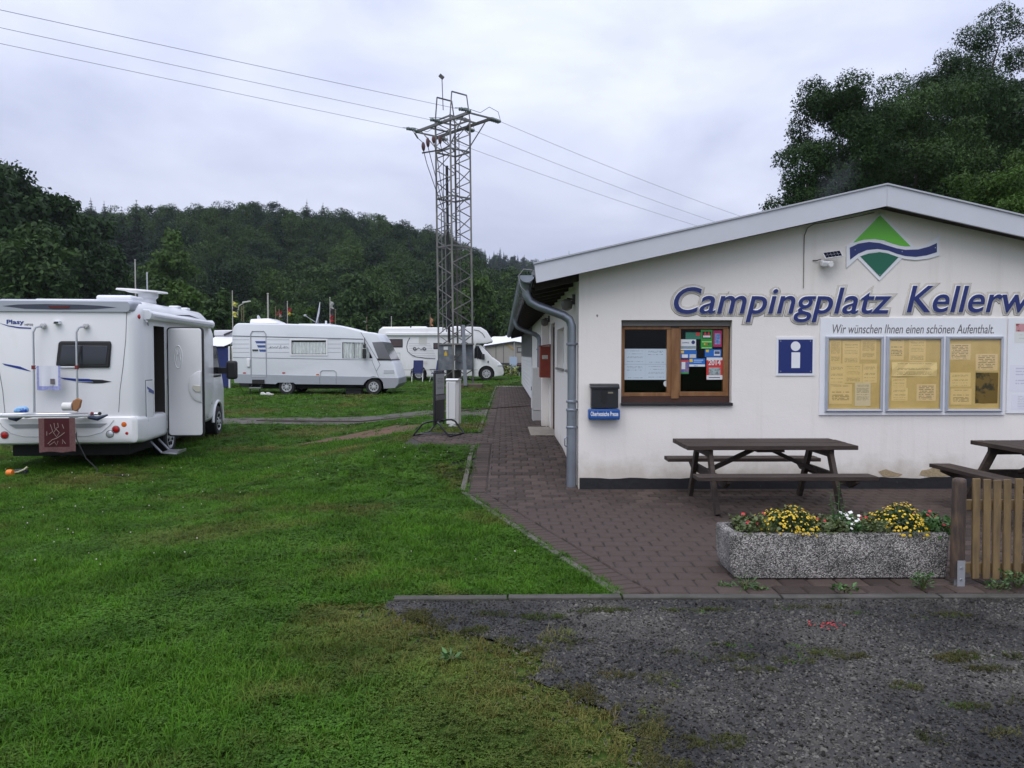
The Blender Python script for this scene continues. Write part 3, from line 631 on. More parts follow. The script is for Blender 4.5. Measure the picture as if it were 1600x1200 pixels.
# long wall on the path: pieces around its openings
def yz(u, x=XL):                                     # where the sight line through column u meets the long wall
    d = ray(u, 555); return x / d.x * d.y
W1 = (yz(893.6)-.35, yz(885.5)); W2 = (yz(881.2), yz(870.4)); DR = (13.95, 15.05); VER = 24.6
wzs, wzt = 1.40, 2.02; dzt = 2.18
m = MB(); z1 = roof_z(XL) - .002
def piece(y0, y1, za, zb): m.box(XL, XL+.28, y0, y1, za, zb)
cuts = [(FY+T, W1[0], None), (*W1, (wzs, wzt)), (W1[1], W2[0], None), (*W2, (wzs, wzt)), (W2[1], DR[0], None), (*DR, (.2, dzt)), (DR[1], VER, None)]
for a, b_, op in cuts:
    if op is None: piece(a, b_, -.05, z1)
    else:
        if op[0] > .3: piece(a, b_, -.05, op[0])
        piece(a, b_, op[1], z1)
m.box(XL+1.6, XL+1.8, VER, BY1, 0, z1+.3); m.box(XL, XL+1.6, VER-.002, VER+.18, 0, z1); m.box(XL, XR, BY1-.2, BY1, 0, 2.5)
m.box(XR-.28, XR, FY+T, BY1, -.05, z1)
B(m, 'long_wall', MT_PLAST)
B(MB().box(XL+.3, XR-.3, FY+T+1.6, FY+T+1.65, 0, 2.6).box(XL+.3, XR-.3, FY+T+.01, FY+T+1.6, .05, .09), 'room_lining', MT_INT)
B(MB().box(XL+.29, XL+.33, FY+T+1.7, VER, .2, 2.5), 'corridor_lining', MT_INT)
# plinth of black bitumen, butted against the paving
m = MB()
xs = np.linspace(XL+.012, XR, 60); zt = .135 + .005*np.sin(xs*2.3) + rs.normal(0, .006, 60)
for i in range(59): m.prism([(xs[i], -.03), (xs[i+1], -.03), (xs[i+1], zt[i+1]), (xs[i], zt[i])], FY-.006, FY+.01)
B(m, 'plinth', MT_TAR)
# patch where the render has come away
px_ = [(1436,742),(1440,735),(1452,733),(1460,729),(1478,730),(1492,733),(1496,742),(1470,745),(1450,745)]
B(MB().prism([fa(*p) for p in px_], FY-.003, FY+.01), 'bare_render_patch', M('bare_render', (.36, .28, .17), .95, var=.3, vs=20, bump=.8, bs=40))
px_ = [(1372,737),(1384,733),(1398,738),(1410,741),(1404,745),(1380,745)]
B(MB().prism([fa(*p) for p in px_], FY-.003, FY+.01), 'bare_render_patch', MATS['bare_render'])
# roof: two sheets, verge fascia, ridge
RY0, RY1 = FY-.30, BY1+.4; EX0, EX1 = .345, XC*2-.345
m = MB()
for sgn in (0, 1):
    xe = EX0 if sgn == 0 else EX1
    m.prism([(xe, roof_z(xe)+.05), (XC, roof_z(XC)+.05), (XC, roof_z(XC)+.13), (xe, roof_z(xe)+.13)], RY0+.026, RY1)
rf = B(m, 'roof', M('roof_sheet', (.20, .205, .215), .5, metal=.3, var=.2, vs=2))
m = MB()
for sgn in (0, 1):
    xe = EX0+.02 if sgn == 0 else EX1-.02
    m.prism([(xe, roof_z(xe)), (XC, roof_z(XC)), (XC, roof_z(XC)+.048), (xe, roof_z(xe)+.048)], RY0+.03, RY1)
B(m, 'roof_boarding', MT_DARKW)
zl0 = at(838, 442, RY0); zl1 = at(835, 413, RY0); zr0 = at(1385, 322, RY0); zr1 = at(1385, 289, RY0)
m = MB().prism([(zl0.x, zl0.z), (zr0.x, zr0.z), (zr1.x, zr1.z), (zl1.x, zl1.z)], RY0-.012, RY0+.024)
B(m, 'verge_fascia', MT_FASC)
m = MB().prism([(zr0.x+.003, zr0.z), (2*zr0.x-zl0.x, zl0.z), (2*zr0.x-zl1.x, zl1.z), (zr1.x+.003, zr1.z)], RY0-.012, RY0+.024)
B(m, 'verge_fascia', MT_FASC)
m = MB(); m.prism([(zl1.x-.01, zl1.z), (zr1.x, zr1.z), (zr1.x, zr1.z+.018), (zl1.x-.01, zl1.z+.018)], RY0-.03, RY0+.10); m.prism([(zr1.x, zr1.z), (2*zr1.x-zl1.x+.01, zl1.z), (2*zr1.x-zl1.x+.01, zl1.z+.018), (zr1.x, zr1.z+.018)], RY0-.03, RY0+.10)
B(m, 'verge_capping', M('verge_capping', (.42, .43, .47), .4, metal=.2))
ry = RY0 + .35
while ry < BY1:
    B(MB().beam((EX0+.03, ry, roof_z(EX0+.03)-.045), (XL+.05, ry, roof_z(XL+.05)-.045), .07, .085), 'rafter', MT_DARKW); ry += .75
# gutter with its hoops, and two downpipes
GX, GZ, GRR = .275, roof_z(.275)+.09, .085
def halfpipe(y0, y1, r, th, a0=185, a1=355, n=12):
    m = MB(); P = [(GX+r*math.cos(R(a0+(a1-a0)*k/n)), GZ+r*math.sin(R(a0+(a1-a0)*k/n))) for k in range(n+1)]; Q = [(GX+(r+th)*math.cos(R(a0+(a1-a0)*k/n)), GZ+(r+th)*math.sin(R(a0+(a1-a0)*k/n))) for k in range(n+1)]
    return m.prism(Q + P[::-1], y0, y1)
gut = B(halfpipe(RY0+.03, RY1, GRR, .004), 'gutter', MT_ZINC, smooth=True)
B(MB().lathe([(.006, -.5*(RY1-RY0)+.02), (.006, .5*(RY1-RY0))], 6, (GX-GRR-.004, (RY0+RY1)/2, GZ-.005), 'y'), 'gutter_bead', MT_ZINC, gut)
B(MB().prism([(GX+(GRR+.003)*math.cos(R(185+17*k)), GZ+(GRR+.003)*math.sin(R(185+17*k))) for k in range(11)], RY0+.026, RY0+.034), 'gutter_end', MT_ZINC, gut)
hy = RY0 + .25
while hy < BY1:
    B(halfpipe(hy, hy+.03, GRR+.005, .006), 'gutter_hoop', MT_ZINC, gut); hy += .42
def downpipe(y, big):
    r = .052
    pts = [(GX, y, GZ-.07), (GX+.005, y, GZ-.20), (GX+.05, y, GZ-.285)]
    xw = XL - .075
    pts += [(GX+.14, y, GZ-.335), (xw-.10, y, GZ-.45), (xw-.03, y, GZ-.50), (xw, y, GZ-.58), (xw, y, .9)]
    up = MB().tube(pts, r, 14)
    p = B(up, 'downpipe', MT_ZINC, smooth=True, ang=50)
    B(MB().lathe([(.05, GZ-.16), (.085, GZ-.03)], 14, (GX, y, 0)), 'outlet', MT_ZINC, p, smooth=True)
    zf = float(gz(xw, y)) - .02
    B(MB().tube([(xw, y, .95), (xw, y, zf+.02)], r+.009, 14), 'standpipe', MT_ZINC, p, smooth=True, ang=50)
    for z in (1.72, 1.03, .93, .72):
        B(MB().lathe([(r+.012, z), (r+.017, z+.006), (r+.017, z+.022), (r+.012, z+.028)], 14, (xw, y, 0)).box(xw, xw+.09, y-.008, y+.008, z+.006, z+.022), 'pipe_clip', MT_ZINC, p)
    B(MB().tube([(xw-.062, y-.01, .62), (xw-.085, y-.02, .60), (xw-.085, y-.02, .52), (xw-.062, y-.01, .5)], .008, 6), 'flap_handle', MT_ZINC, p)
downpipe(FY+.10, True); downpipe(18.2, False)
B(MB().tube([(GX+.06, RY0+.02, GZ+.05), (GX-.04, RY0-.01, GZ+.06), (GX-.10, RY0+.02, GZ-.02), (GX-.07, RY0+.03, GZ-.14), (GX+.01, RY0+.06, GZ-.22)], .006, 6), 'loose_cable', M('grey_cable', (.25, .25, .26), .5))
# front window: shutter slot, wooden frame, two sashes, panes, black sill
win = B(MB().box(wx0, wx1, FY+.06, FY+.115, wz1-.068, wz1), 'window', M('shutter_box', (.16, .15, .14), .6)); win['label'] = 'wooden framed office window under a grey shutter slot'
fz0 = wz0 + .012
def wbox(u0, v0, u1, v1, y0, y1): a = at(u0, v0, FY+.1); b = at(u1, v1, FY+.1); return MB().box(min(a.x, b.x), max(a.x, b.x), FY+y0, FY+y1, min(a.z, b.z), max(a.z, b.z))
W = lambda *a: wbox(*a)
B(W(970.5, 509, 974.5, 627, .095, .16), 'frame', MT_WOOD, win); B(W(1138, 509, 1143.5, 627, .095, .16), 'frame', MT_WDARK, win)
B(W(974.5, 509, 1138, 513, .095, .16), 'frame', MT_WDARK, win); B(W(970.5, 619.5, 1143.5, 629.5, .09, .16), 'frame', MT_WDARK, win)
B(W(1048.5, 513, 1060.5, 623, .078, .15), 'mullion', MT_WOOD, win, bevel=.006)
def sash(u0, u1, v0, v1, gu0, gu1, gv0, gv1, mt):
    for q in ((u0, v0, u1, gv0), (u0, gv1, u1, v1), (u0, gv0, gu0, gv1), (gu1, gv0, u1, gv1)):
        B(W(*q, .088, .14), 'sash_rail', mt, win, bevel=.004)
    g = B(W(gu0-.5, gv0-.5, gu1+.5, gv1+.5, .112, .116), 'pane', MT_GLASS, win); return g
sash(974.7, 1048.2, 509.5, 619.3, 975.4, 1042, 515, 613.5, MT_WOOD); sash(1060.8, 1137.6, 510.5, 619, 1063, 1130, 514, 612, MT_WOOD)
B(MB().box(wx0-.004, wx1+.008, FY-.035, FY+.09, wz0-.028, wz0+.006), 'sill', MT_BLACK, win, bevel=.004)
B(MB().lathe([(.038, 0), (.038, .004)], 20, (at(1042, 600, FY+.11).x-.004, FY+.107, at(1042, 600, FY).z), 'y'), 'vent_disc', M('vent_disc', (.6, .62, .63), .4), win)
# side windows, door
for k, (a, b_) in enumerate((W1, W2)):
    w = B(MB().box(XL+.10, XL+.15, a, a+.06, wzs, wzt).box(XL+.10, XL+.15, b_-.06, b_, wzs, wzt).box(XL+.10, XL+.15, a+.06, b_-.06, wzt-.06, wzt).box(XL+.10, XL+.15, a+.06, b_-.06, wzs, wzs+.06), 'window', MT_WHITE)
    B(MB().box(XL+.12, XL+.124, a+.06, b_-.06, wzs+.06, wzt-.06), 'pane', MT_GLASS, w)
    B(MB().box(XL-.03, XL+.10, a-.02, b_+.02, wzs-.035, wzs-.002), 'sill', M('stone_sill', (.22, .21, .2), .7), w)
dr = B(MB().box(XL+.09, XL+.13, DR[0]+.06, DR[1]-.06, .22, dzt-.06), 'door', M('door_brown', (.06, .022, .015), .5, var=.2))
B(MB().box(XL+.04, XL+.16, DR[0]+.001, DR[0]+.06, .2, dzt-.001).box(XL+.04, XL+.16, DR[1]-.06, DR[1]-.001, .2, dzt-.001).box(XL+.04, XL+.16, DR[0]+.06, DR[1]-.06, dzt-.06, dzt-.001), 'frame', M('door_frame', (.09, .045, .03), .5), dr)
B(MB().tube([(XL+.09, DR[0]+.14, 1.2), (XL+.05, DR[0]+.14, 1.2), (XL+.05, DR[0]+.26, 1.2)], .01, 6), 'handle', MT_ZINC, dr)
B(MB().box(XL-.42, XL+.05, DR[0]-.1, DR[1]+.35, .12, float(gz(.6, 14.5))+.022), 'door_step', M('step_concrete', (.27, .245, .2), .9, var=.25, vs=8, bump=.4), bevel=.01)
B(MB().box(XL-.14, XL-.002, 15.65, 15.95, .2, 2.3), 'pilaster', MT_PLAST)
# veranda at the far end: white boards below, thin posts above
for k in range(9):
    B(MB().beam((XL-.02, VER+.02, .32+k*.142), (XL-.02, BY1, .34+k*.142), .03, .132), 'veranda_board', MT_WHITE, bevel=.004)
for k in range(8):
    yy = VER + .4 + k*1.8; B(MB().box(XL-.04, XL+.04, yy-.04, yy+.04, 1.55, 2.5), 'veranda_post', M('post_grey', (.30, .30, .29), .6))
B(MB().box(XL+.02, XL+.03, VER+.4, BY1-.2, 1.57, 2.45), 'veranda_glazing', MT_GLASS)
# ridge wire stub / little aerial at the eave
a = thing('roof_aerial', at(889, 405, 9.9), 'thin little wire aerial standing on the roof edge', 'aerial'); MB().tube([(0,0,-.03), (0,0,.10)], .003, 5).build('rod', MT_ZINC, a); MB().box(-.05, .05, -.01, .01, -.03, -.015).build('foot', MT_ZINC, a)

# ================================================================== things fixed to the gable wall
MT_BLUE = M('sign_blue', (.010, .022, .145), .35, var=.05)
MT_SWHITE = M('sign_white', (.76, .77, .80), .4, var=.03)
MT_RESID = M('old_glue_ground', (.60, .555, .49), .9, var=.10, vs=14)
def flat(name, poly, mat, parent, y0, y1): return MB().prism(poly, FY-y0, FY-y1).build(name, mat, parent, world=True)
# lettering
lt = thing('wall_lettering', (*[at(1325, 488, FY)[i] for i in (0, 1)], at(1325, 488, FY).z), 'big dark blue italic lettering Campingplatz Kellerwald across the gable', 'lettering')
def letters(s, u0, u1, vbase, vcap):
    a, b_ = at(u0, vbase, FY), at(u1, vbase, FY); cap = at(u0, vcap, FY).z - a.z
    def ext(t): c = mesh_np(text_mesh(t, 1., .22)); return c[:,0].min(), c[:,0].max(), c[:,1].min(), c[:,1].max()
    full = ext(s); capm = ext('H'); sx = (b_.x-a.x)/(full[1]-full[0]); sz = cap/(capm[3]-capm[2])
    for k, ch in enumerate(s):
        off = ext(s[:k+1])[1] - ext(ch)[1]
        def lay(nm, bev, ext_, offs, mat, ya, yb, par):
            me = text_mesh(ch, 1., .22, bev, ext_, offs, 5); co = mesh_np(me); z = co[:,2]; t = (z-z.min())/max(1e-6, z.max()-z.min())
            W_ = np.stack([a.x + (co[:,0]+off-full[0])*sx, FY-ya-(yb-ya)*t, a.z + co[:,1]*sz], 1); me.vertices.foreach_set('co', W_.astype('f').ravel()); me.update()
            return link(nm, me, mat, par, world=True)
        L0 = lay("letter", 0, .02, .007, MT_BLUE, .012, .024, lt)
        lay("white_border", .028, .0, .0, MT_SWHITE, .004, .016, L0)
        lay('ground_trace', .085, .0, .0, MT_RESID, .0005+.00004*k, .0025+.00008*k, L0)
letters('Campingplatz', 1052.5, 1391, 489.5, 449.5); letters('Kellerw', 1416, 1608, 487.5, 447)
letters('ald', 1612, 1690, 487, 447)
# logo
def z7(x, y): return fa(1200+x/3, 270+y/3)
lg = thing('logo_sign', (4.4, FY, 2.4), 'green diamond sign crossed by a blue wave under the ridge', 'sign')
flat('backing', [z7(*p) for p in [(527,186),(684,345),(520,506),(368,350)]], MT_SWHITE, lg, 0, .012)
up = [(366,345),(420,322),(470,313),(530,318),(580,333),(640,350),(700,348),(750,330),(802,293)]; dn = [(800,388),(750,403),(690,410),(640,405),(600,393),(540,372),(500,370),(460,378),(420,398),(365,447)]
flat('wave_backing', [z7(*p) for p in up+dn], MT_SWHITE, lg, .002, .016)
flat('light_green_field', [z7(*p) for p in [(522,200),(665,345),(640,345),(610,341),(580,332),(540,317),(500,311),(450,313),(397,328)]], M('sign_light_green', (.13, .52, .03), .35), lg, .010, .0175)
flat('dark_green_field', [z7(*p) for p in [(430,392),(470,379),(520,373),(560,379),(608,397),(522,487)]], M('sign_dark_green', (.004, .12, .065), .35), lg, .010, .0175)
wu = [(380,352),(420,333),(470,325),(520,330),(560,343),(600,355),(640,362),(700,360),(750,347),(788,330)]; wdn = [(788,373),(740,388),(690,395),(640,391),(600,380),(560,365),(510,358),(460,363),(420,380),(382,408)]
flat('blue_wave', [z7(*p) for p in wu+wdn], MT_BLUE, lg, .012, .019)
for p in ((405,362),(625,370),(780,352),(520,478)):
    q = z7(*p); MB().lathe([(.008, 0), (.006, .004)], 8, (q[0], FY-.0225, q[1]), 'y').build('screw', MT_ZINC, lg, world=True)
# information sign
isg = thing('information_sign', (at(1242, 586, FY).x, FY, at(1242, 586, FY).z), 'square blue information sign with white letter i', 'sign')
def fr(u0, v0, u1, v1): (x0, z1), (x1, z0) = fa(u0, v0), fa(u1, v1); return [(x0, z0), (x1, z0), (x1, z1), (x0, z1)]
flat('panel', fr(1212.5, 527, 1272, 587), MT_SWHITE, isg, 0, .012); flat('blue_field', fr(1216, 530.5, 1268.5, 583), MT_BLUE, isg, .008, .015)
c = fa(1242.3, 541); flat('letter_dot', [(c[0]+.057*math.cos(R(15*k)), c[1]+.057*math.sin(R(15*k))) for k in range(24)], MT_SWHITE, isg, .01, .018); flat('letter_bar', fr(1236, 550.5, 1249, 575), MT_SWHITE, isg, .01, .018)
for u, v in ((1219, 533), (1265.5, 533), (1219, 580), (1265.5, 580)):
    q = fa(u, v); MB().lathe([(.008, 0), (.006, .004)], 8, (q[0], FY-.019, q[1]), 'y').build('screw', MT_ZINC, isg, world=True)
# notice board with three cases
nb = thing('notice_board', (at(1425, 648, FY).x, FY, at(1425, 648, FY).z), 'white notice board with three framed yellowed display cases', 'notice board')
flat('backboard', fr(1281, 497, 1568, 648), MT_SWHITE, nb, 0, .022)
p0 = at(1299.5, 519.5, FY); p1 = at(1551, 519.5, FY)
text_on('greeting_lettering', 'Wir wünschen Ihnen einen schönen Aufenthalt.', M('sign_grey', (.11, .10, .10), .5), nb, (p0.x, FY-.023, p0.z-.012), (1, 0, 0), (0, 0, 1), p1.x-p0.x, .108, .001, .22)
MT_CORK = M('yellowed_back', (.62, .46, .19), .65, var=.1, vs=1.8, col2=(.54, .39, .15), c2s=4)
MT_ALU = M('aluminium_frame', (.52, .54, .60), .35, metal=.6, var=.08)
MT_ACR = glass('yellowed_acrylic', (1, .99, .95), .06)
sheets = {0: [(1295,531,1312,569,'a'),(1315,533,1341,569,'b'),(1343,530,1367,562,'a'),(1294,568,1318,600,'c'),(1318,568,1345,598,'b'),(1346,568,1368,598,'c'),(1294,600,1329,631,'d'),(1334,598,1358,634,'g')],
          1: [(1388,529,1410,562,'d'),(1418,530,1444,565,'b'),(1391,566,1461,588,'w'),(1391,590,1414,606,'c'),(1391,606,1416,626,'c'),(1430,600,1460,626,'e')],
          2: [(1481,537,1514,562,'e'),(1522,553,1556,579,'e'),(1482,582,1514,604,'c'),(1483,607,1515,632,'d'),(1522,582,1556,630,'photo')]}
pm = {'a': print_mat('print_a', (.72,.54,.24), (.22,.15,.06), 26, 8, 1), 'b': print_mat('print_b', (.74,.56,.26), (.2,.14,.05), 30, 9, 2.5), 'c': print_mat('print_c', (.76,.58,.28), (.2,.14,.06), 18, 7, 4.2, .2),
      'd': print_mat('print_d', (.74,.56,.27), (.08,.06,.03), 13, 5, 6.7, .6), 'e': print_mat('print_e', (.74,.57,.32), (.13,.09,.06), 10, 5, 9.1, .6), 'g': print_mat('print_g', (.66,.57,.40), (.2,.16,.1), 22, 7, 12.3), 'w': print_mat('print_w', (.80,.63,.32), (.2,.15,.08), 12, 16, 15.5, .7),
      'photo': M('print_photo', (.17, .105, .022), .5, col2=(.03, .022, .01), c2s=6, c2lo=.52, c2hi=.6)}
case_x = ((1288.5, 1376.5), (1383, 1469.5), (1476.5, 1562.5)); clab = ('display case with eight yellowed sheets', 'display case with a crumpled strip of paper', 'display case with a brown photo sheet')
for k, (u0, u1) in enumerate(case_x):
    o0, o1 = fr(u0, 525.5, u1, 643), fr(u0+4.2, 530, u1-4.2, 638.8); (ox0, oz0), (ox1, oz1) = o0[0], o0[2]; (ix0, iz0), (ix1, iz1) = o1[0], o1[2]
    cs = flat('display_case', fr(u0+2, 528, u1-2, 641), MT_CORK, nb, .022, .030); cs['label'] = clab[k]
    m = MB(); ya, yb = FY-.022, FY-.055
    m.add([(ox0, ya, oz0), (ox1, ya, oz0), (ox1, ya, oz1), (ox0, ya, oz1), (ox0, yb+.012, oz0), (ox1, yb+.012, oz0), (ox1, yb+.012, oz1), (ox0, yb+.012, oz1), ((ox0*.6+ix0*.4), yb, (oz0*.6+iz0*.4)), ((ox1*.6+ix1*.4), yb, (oz0*.6+iz0*.4)), ((ox1*.6+ix1*.4), yb, (oz1*.6+iz1*.4)), ((ox0*.6+ix0*.4), yb, (oz1*.6+iz1*.4)), (ix0, yb+.004, iz0), (ix1, yb+.004, iz0), (ix1, yb+.004, iz1), (ix0, yb+.004, iz1), (ix0, ya-.001, iz0), (ix1, ya-.001, iz0), (ix1, ya-.001, iz1), (ix0, ya-.001, iz1)],
          [(r*4+i, r*4+(i+1)%4, r*4+4+(i+1)%4, r*4+4+i) for r in range(4) for i in range(4)])
    m.build('frame', MT_ALU, cs, world=True)
    for j, (a, b_, c, d, t) in enumerate(sheets[k]):
        q = fr(a, b_, c, d); yy = .0305+.0004*(j % 4)
        mm = MB(); nx = 5; (x0, z0), (x1, z1) = q[0], q[2]; bl_ = .004 if t != 'w' else .012
        for i in range(nx+1):
            for zz in (z0, (z0+z1)/2, z1): mm.v.append((x0+(x1-x0)*i/nx, FY-yy-abs(rp.normal(0, bl_*.5)), zz))
        for i in range(nx):
            for r in range(2): mm.f.append((i*3+r, (i+1)*3+r, (i+1)*3+r+1, i*3+r+1))
        mm.build('paper', pm[t], cs, world=True)
    flat('acrylic_front', fr(u0+4, 529.8, u1-4, 639), MT_ACR, cs, .0455, .048)
wb = thing('poster_board', (at(1630, 645, FY).x, FY, at(1630, 645, FY).z), 'white poster board with site plan sheets at the right edge', 'notice board')
flat('backboard', fr(1574.5, 497, 1690, 645.5), MT_SWHITE, wb, 0, .016)
for q, mt in (((1584, 504, 1640, 536), print_mat('site_print', (.68,.69,.66), (.45,.5,.45), 12, 6, 3.3)), ((1586, 506, 1638, 518), M('pink_picture', (.55,.28,.30), .5, col2=(.25,.03,.05), c2s=12, c2lo=.5, c2hi=.55)), ((1577, 570, 1650, 612), print_mat('plan_print', (.72,.72,.78), (.48,.48,.6), 9, 10, 7.7, .9)), ((1579, 616, 1660, 640), print_mat('plan_text', (.72,.72,.78), (.5,.5,.56), 9, 8, 2.2, .8))):
    flat('sheet', fr(*q), mt, wb, .016, .0172 if mt.name != 'pink_picture' else .0184)
# letter box and newspaper tube
lb = thing('letter_box', (at(943, 638, FY).x, FY, at(943, 638, FY).z), 'black metal letter box with hinged lid on the gable wall', 'letter box')
MT_LB = M('letterbox_black', (.016, .017, .022), .35, var=.15)
(x0, z1), (x1, z0) = fa(922.5, 601), fa(964, 637)
MB().box(x0, x1, FY-.11, FY, z0, z1-.03).build('body', MT_LB, lb, world=True, bevel=.006)
MB().prism([(FY-.128, z1-.045), (FY-.128, z1-.02), (FY-.10, z1+.008), (FY, z1+.014), (FY, z1-.028)], x0-.012, x1+.012, 'yz').build('lid', MT_LB, lb, world=True, bevel=.004)
MB().box(x0+.19, x0+.255, FY-.114, FY-.11, z1-.10, z1-.082).build('name_plate', M('brass_plate', (.30, .27, .20), .4, metal=.5), lb, world=True)
cx_, cz_ = fa(943, 617); em = [(0,.075),(.03,.062),(.045,.03),(.035,0),(.03,-.03),(.04,-.06),(.02,-.10),(-.02,-.105),(-.04,-.06),(-.03,-.02),(-.045,.02),(-.03,.06)]
MB().prism([(cx_-.006+a, cz_+.005+b_) for a, b_ in em], FY-.110, FY-.116).build('emblem', M('emblem_black', (.006,.006,.007), .5), lb, world=True)
nt_ = thing('newspaper_tube', (at(942, 655, FY).x, FY, at(942, 655, FY).z), 'blue newspaper tube with white lettering under the letter box', 'newspaper tube')
(x0, z1), (x1, z0) = fa(918.3, 638.5), fa(966.5, 654.5)
MB().box(x0, x1, FY-.125, FY, z0, z1).build('tube', M('tube_blue', (.008, .075, .30), .4), nt_, world=True, bevel=.014, seg=3)
p0 = at(921, 650.5, FY); text_on('lettering', 'Oberhessische Presse', MT_SWHITE, nt_, (x0+.022, FY-.1262, z0+.042), (1,0,0), (0,0,1), x1-x0-.044, .055, .001, 0, .02)
# solar flood light with cable
sf = thing('solar_flood_light', (at(1290, 418, FY).x, FY, at(1290, 418, FY).z), 'small solar flood light with tilted panel on the gable wall', 'lamp')
q = at(1301, 398, FY-.12)
mm = MB().box(-.105, .105, -.008, .008, -.05, .05); mm.xf(Matrix.Translation(q) @ Matrix.Rotation(R(-8), 4, 'Y') @ Matrix.Rotation(R(-38), 4, 'X')); mm.build('panel_frame', M('lamp_white', (.7,.7,.7), .4), sf, world=True, bevel=.004)
mm = MB()
for i in range(5):
    for j in range(2): mm.box(-.096+i*.0388, -.096+i*.0388+.036, -.0105, -.008, -.042+j*.043, -.003+j*.043)
mm.xf(Matrix.Translation(q) @ Matrix.Rotation(R(-8), 4, 'Y') @ Matrix.Rotation(R(-38), 4, 'X')); mm.build('solar_cells', M('solar_cell', (.012,.014,.03), .15), sf, world=True)
q2 = at(1291, 411, FY-.09)
mm = MB().box(-.062, .062, -.05, .05, -.035, .03); mm.xf(Matrix.Translation(q2) @ Matrix.Rotation(R(20), 4, 'X')); mm.build('lamp_head', MATS['lamp_white'], sf, world=True, bevel=.01)
MB().lathe([(.03, 0), (.034, .02), (.02, .035)], 12, (q2.x+.03, q2.y-.07, q2.z-.02), 'y').build('sensor', M('sensor_white', (.62,.62,.6), .3), sf, world=True, smooth=True)
MB().tube([q2 + Vector((-.05, .02, .01)), at(1283, 405, FY-.05), at(1276, 407, FY-.02), at(1270, 407, FY-.01)], .006, 6).build('lead', M('black_lead', (.05,.05,.05), .5), sf, world=True)
MB().box(q2.x-.02, q2.x+.02, FY-.06, FY, q2.z-.03, q2.z+.03).build('bracket', MT_ZINC, sf, world=True)
wc = MB().tube([at(u, v, FY-.008) for u, v in ((1366,332),(1345,337),(1300,346),(1272,350),(1262,356),(1257,368),(1256,400),(1255.5,450))], .005, 6).build('wall_cable', M('wall_cable', (.22,.2,.18), .6)); rebase(wc); tag(wc, 'thin cable running down the gable from the ridge', 'cable')
# posters stuck inside the window panes
def Z(x, y, dy=.108): return at(960+x/8, 490+y/8, FY+dy)
def card(name, x0, y0, x1, y1, mat, label, cat='sticker', group=None):
    a, b_ = Z(x0, y0), Z(x1, y1); t = thing(name, ((a.x+b_.x)/2, FY+.108, b_.z), label, cat, group=group)
    MB().box(a.x, b_.x, FY+.1085, FY+.1115, b_.z, a.z).build('sheet', mat, t, world=True); return t
def patch(t, name, x0, y0, x1, y1, mat, k=1):
    a, b_ = Z(x0, y0), Z(x1, y1); return MB().box(a.x, b_.x, FY+.1085-.0012*k, FY+.1084, b_.z, a.z).build(name, mat, t, world=True)
C = lambda n, c, **k: M('card_'+n, c, .4, **k)
wmt = print_mat('notice_print_a', (.50,.58,.64), (.08,.09,.11), 16, 9, 31.7, .1); wmt2 = print_mat('notice_print_b', (.50,.58,.64), (.05,.06,.08), 14, 9, 17.9, .1)
ml = [Z(125, 440), Z(388, 440), Z(655, 440)]
for (x0, y0, x1, y1, w, mt) in ((125,440,388,632,'upper left',wmt), (390,440,655,632,'upper right',wmt2), (125,634,388,827,'lower left',wmt2), (390,634,655,827,'lower right',wmt)):
    card('window_notice', x0, y0, x1, y1, mt, f'pale printed notice, {w} of four in the left office pane', 'notice', 'notices in the left window pane')
CW, CB, CY, CR = C('white', (.66,.68,.70)), C('blue', (.012,.13,.47)), C('yellow', (.75,.50,.03)), C('red', (.56,.035,.03))
g_ = 'stickers in the right window pane'
t = card('window_sticker', 890, 235, 1078, 320, C('teal', (.03,.17,.11), var=.2, vs=20), 'faded teal card with red corner in right office pane', group=g_); patch(t, 'red_corner', 1020, 238, 1070, 275, CR)
t = card('window_sticker', 1082, 202, 1225, 440, C('green', (.02,.27,.035)), 'tall green sticker with red peaks over a black band', group=g_)
patch(t, 'black_band', 1100, 225, 1208, 310, C('ink', (.01,.01,.012)))
for xx in (1115, 1160):
    a = [Z(xx, 268, .1065), Z(xx+40, 268, .1065), Z(xx+20, 222, .1065)]; MB().prism([(p.x, p.z) for p in a], FY+.1055, FY+.107).build('red_peak', CR, t, world=True)
patch(t, 'caption', 1108, 274, 1200, 298, CW, 2); patch(t, 'print_line', 1095, 345, 1215, 360, C('lime', (.35,.6,.2))); patch(t, 'print_line', 1092, 422, 1215, 434, C('lime', (.35,.6,.2)))
for i, cc in enumerate(((.6,.4,.02), (.5,.12,.03), (.08,.08,.04))): patch(t, 'dot', 1118+i*25, 370, 1138+i*25, 392, C(f'dot{i}', cc))
t = card('window_sticker', 1236, 212, 1341, 415, C('magenta', (.40,.015,.10)), 'magenta sticker with blue picture at the top right of pane', group=g_); patch(t, 'picture', 1255, 248, 1325, 385, C('picblue', (.09,.17,.42), col2=(.3,.35,.5), c2s=40))
t = card('window_sticker', 826, 322, 1020, 455, CW, 'white sticker reading CAMPING with round blue seal', group=g_); a = Z(845, 372, .107)
text_on('lettering', 'CAMPING', C('navy', (.02,.03,.14)), t, (a.x, FY+.1075, a.z), (1,0,0), (0,0,1), .085, .016, .001)
c = Z(985, 358, .107); MB().lathe([(.022, 0), (.022, .001)], 18, (c.x, FY+.1065, c.z), 'y').build('seal', C('navy', (.02,.03,.14)), t, world=True); patch(t, 'landscape_strip', 830, 405, 1016, 440, C('strip', (.25,.3,.4), col2=(.2,.3,.12), c2s=60))
t = card('window_sticker', 826, 460, 1028, 560, CB, 'blue sticker with two white fields below the CAMPING sticker', group=g_); patch(t, 'yellow_mark', 833, 465, 868, 495, CY); patch(t, 'white_field', 845, 510, 918, 553, CW); patch(t, 'white_field', 940, 508, 1018, 553, C('pale', (.55,.53,.5)))
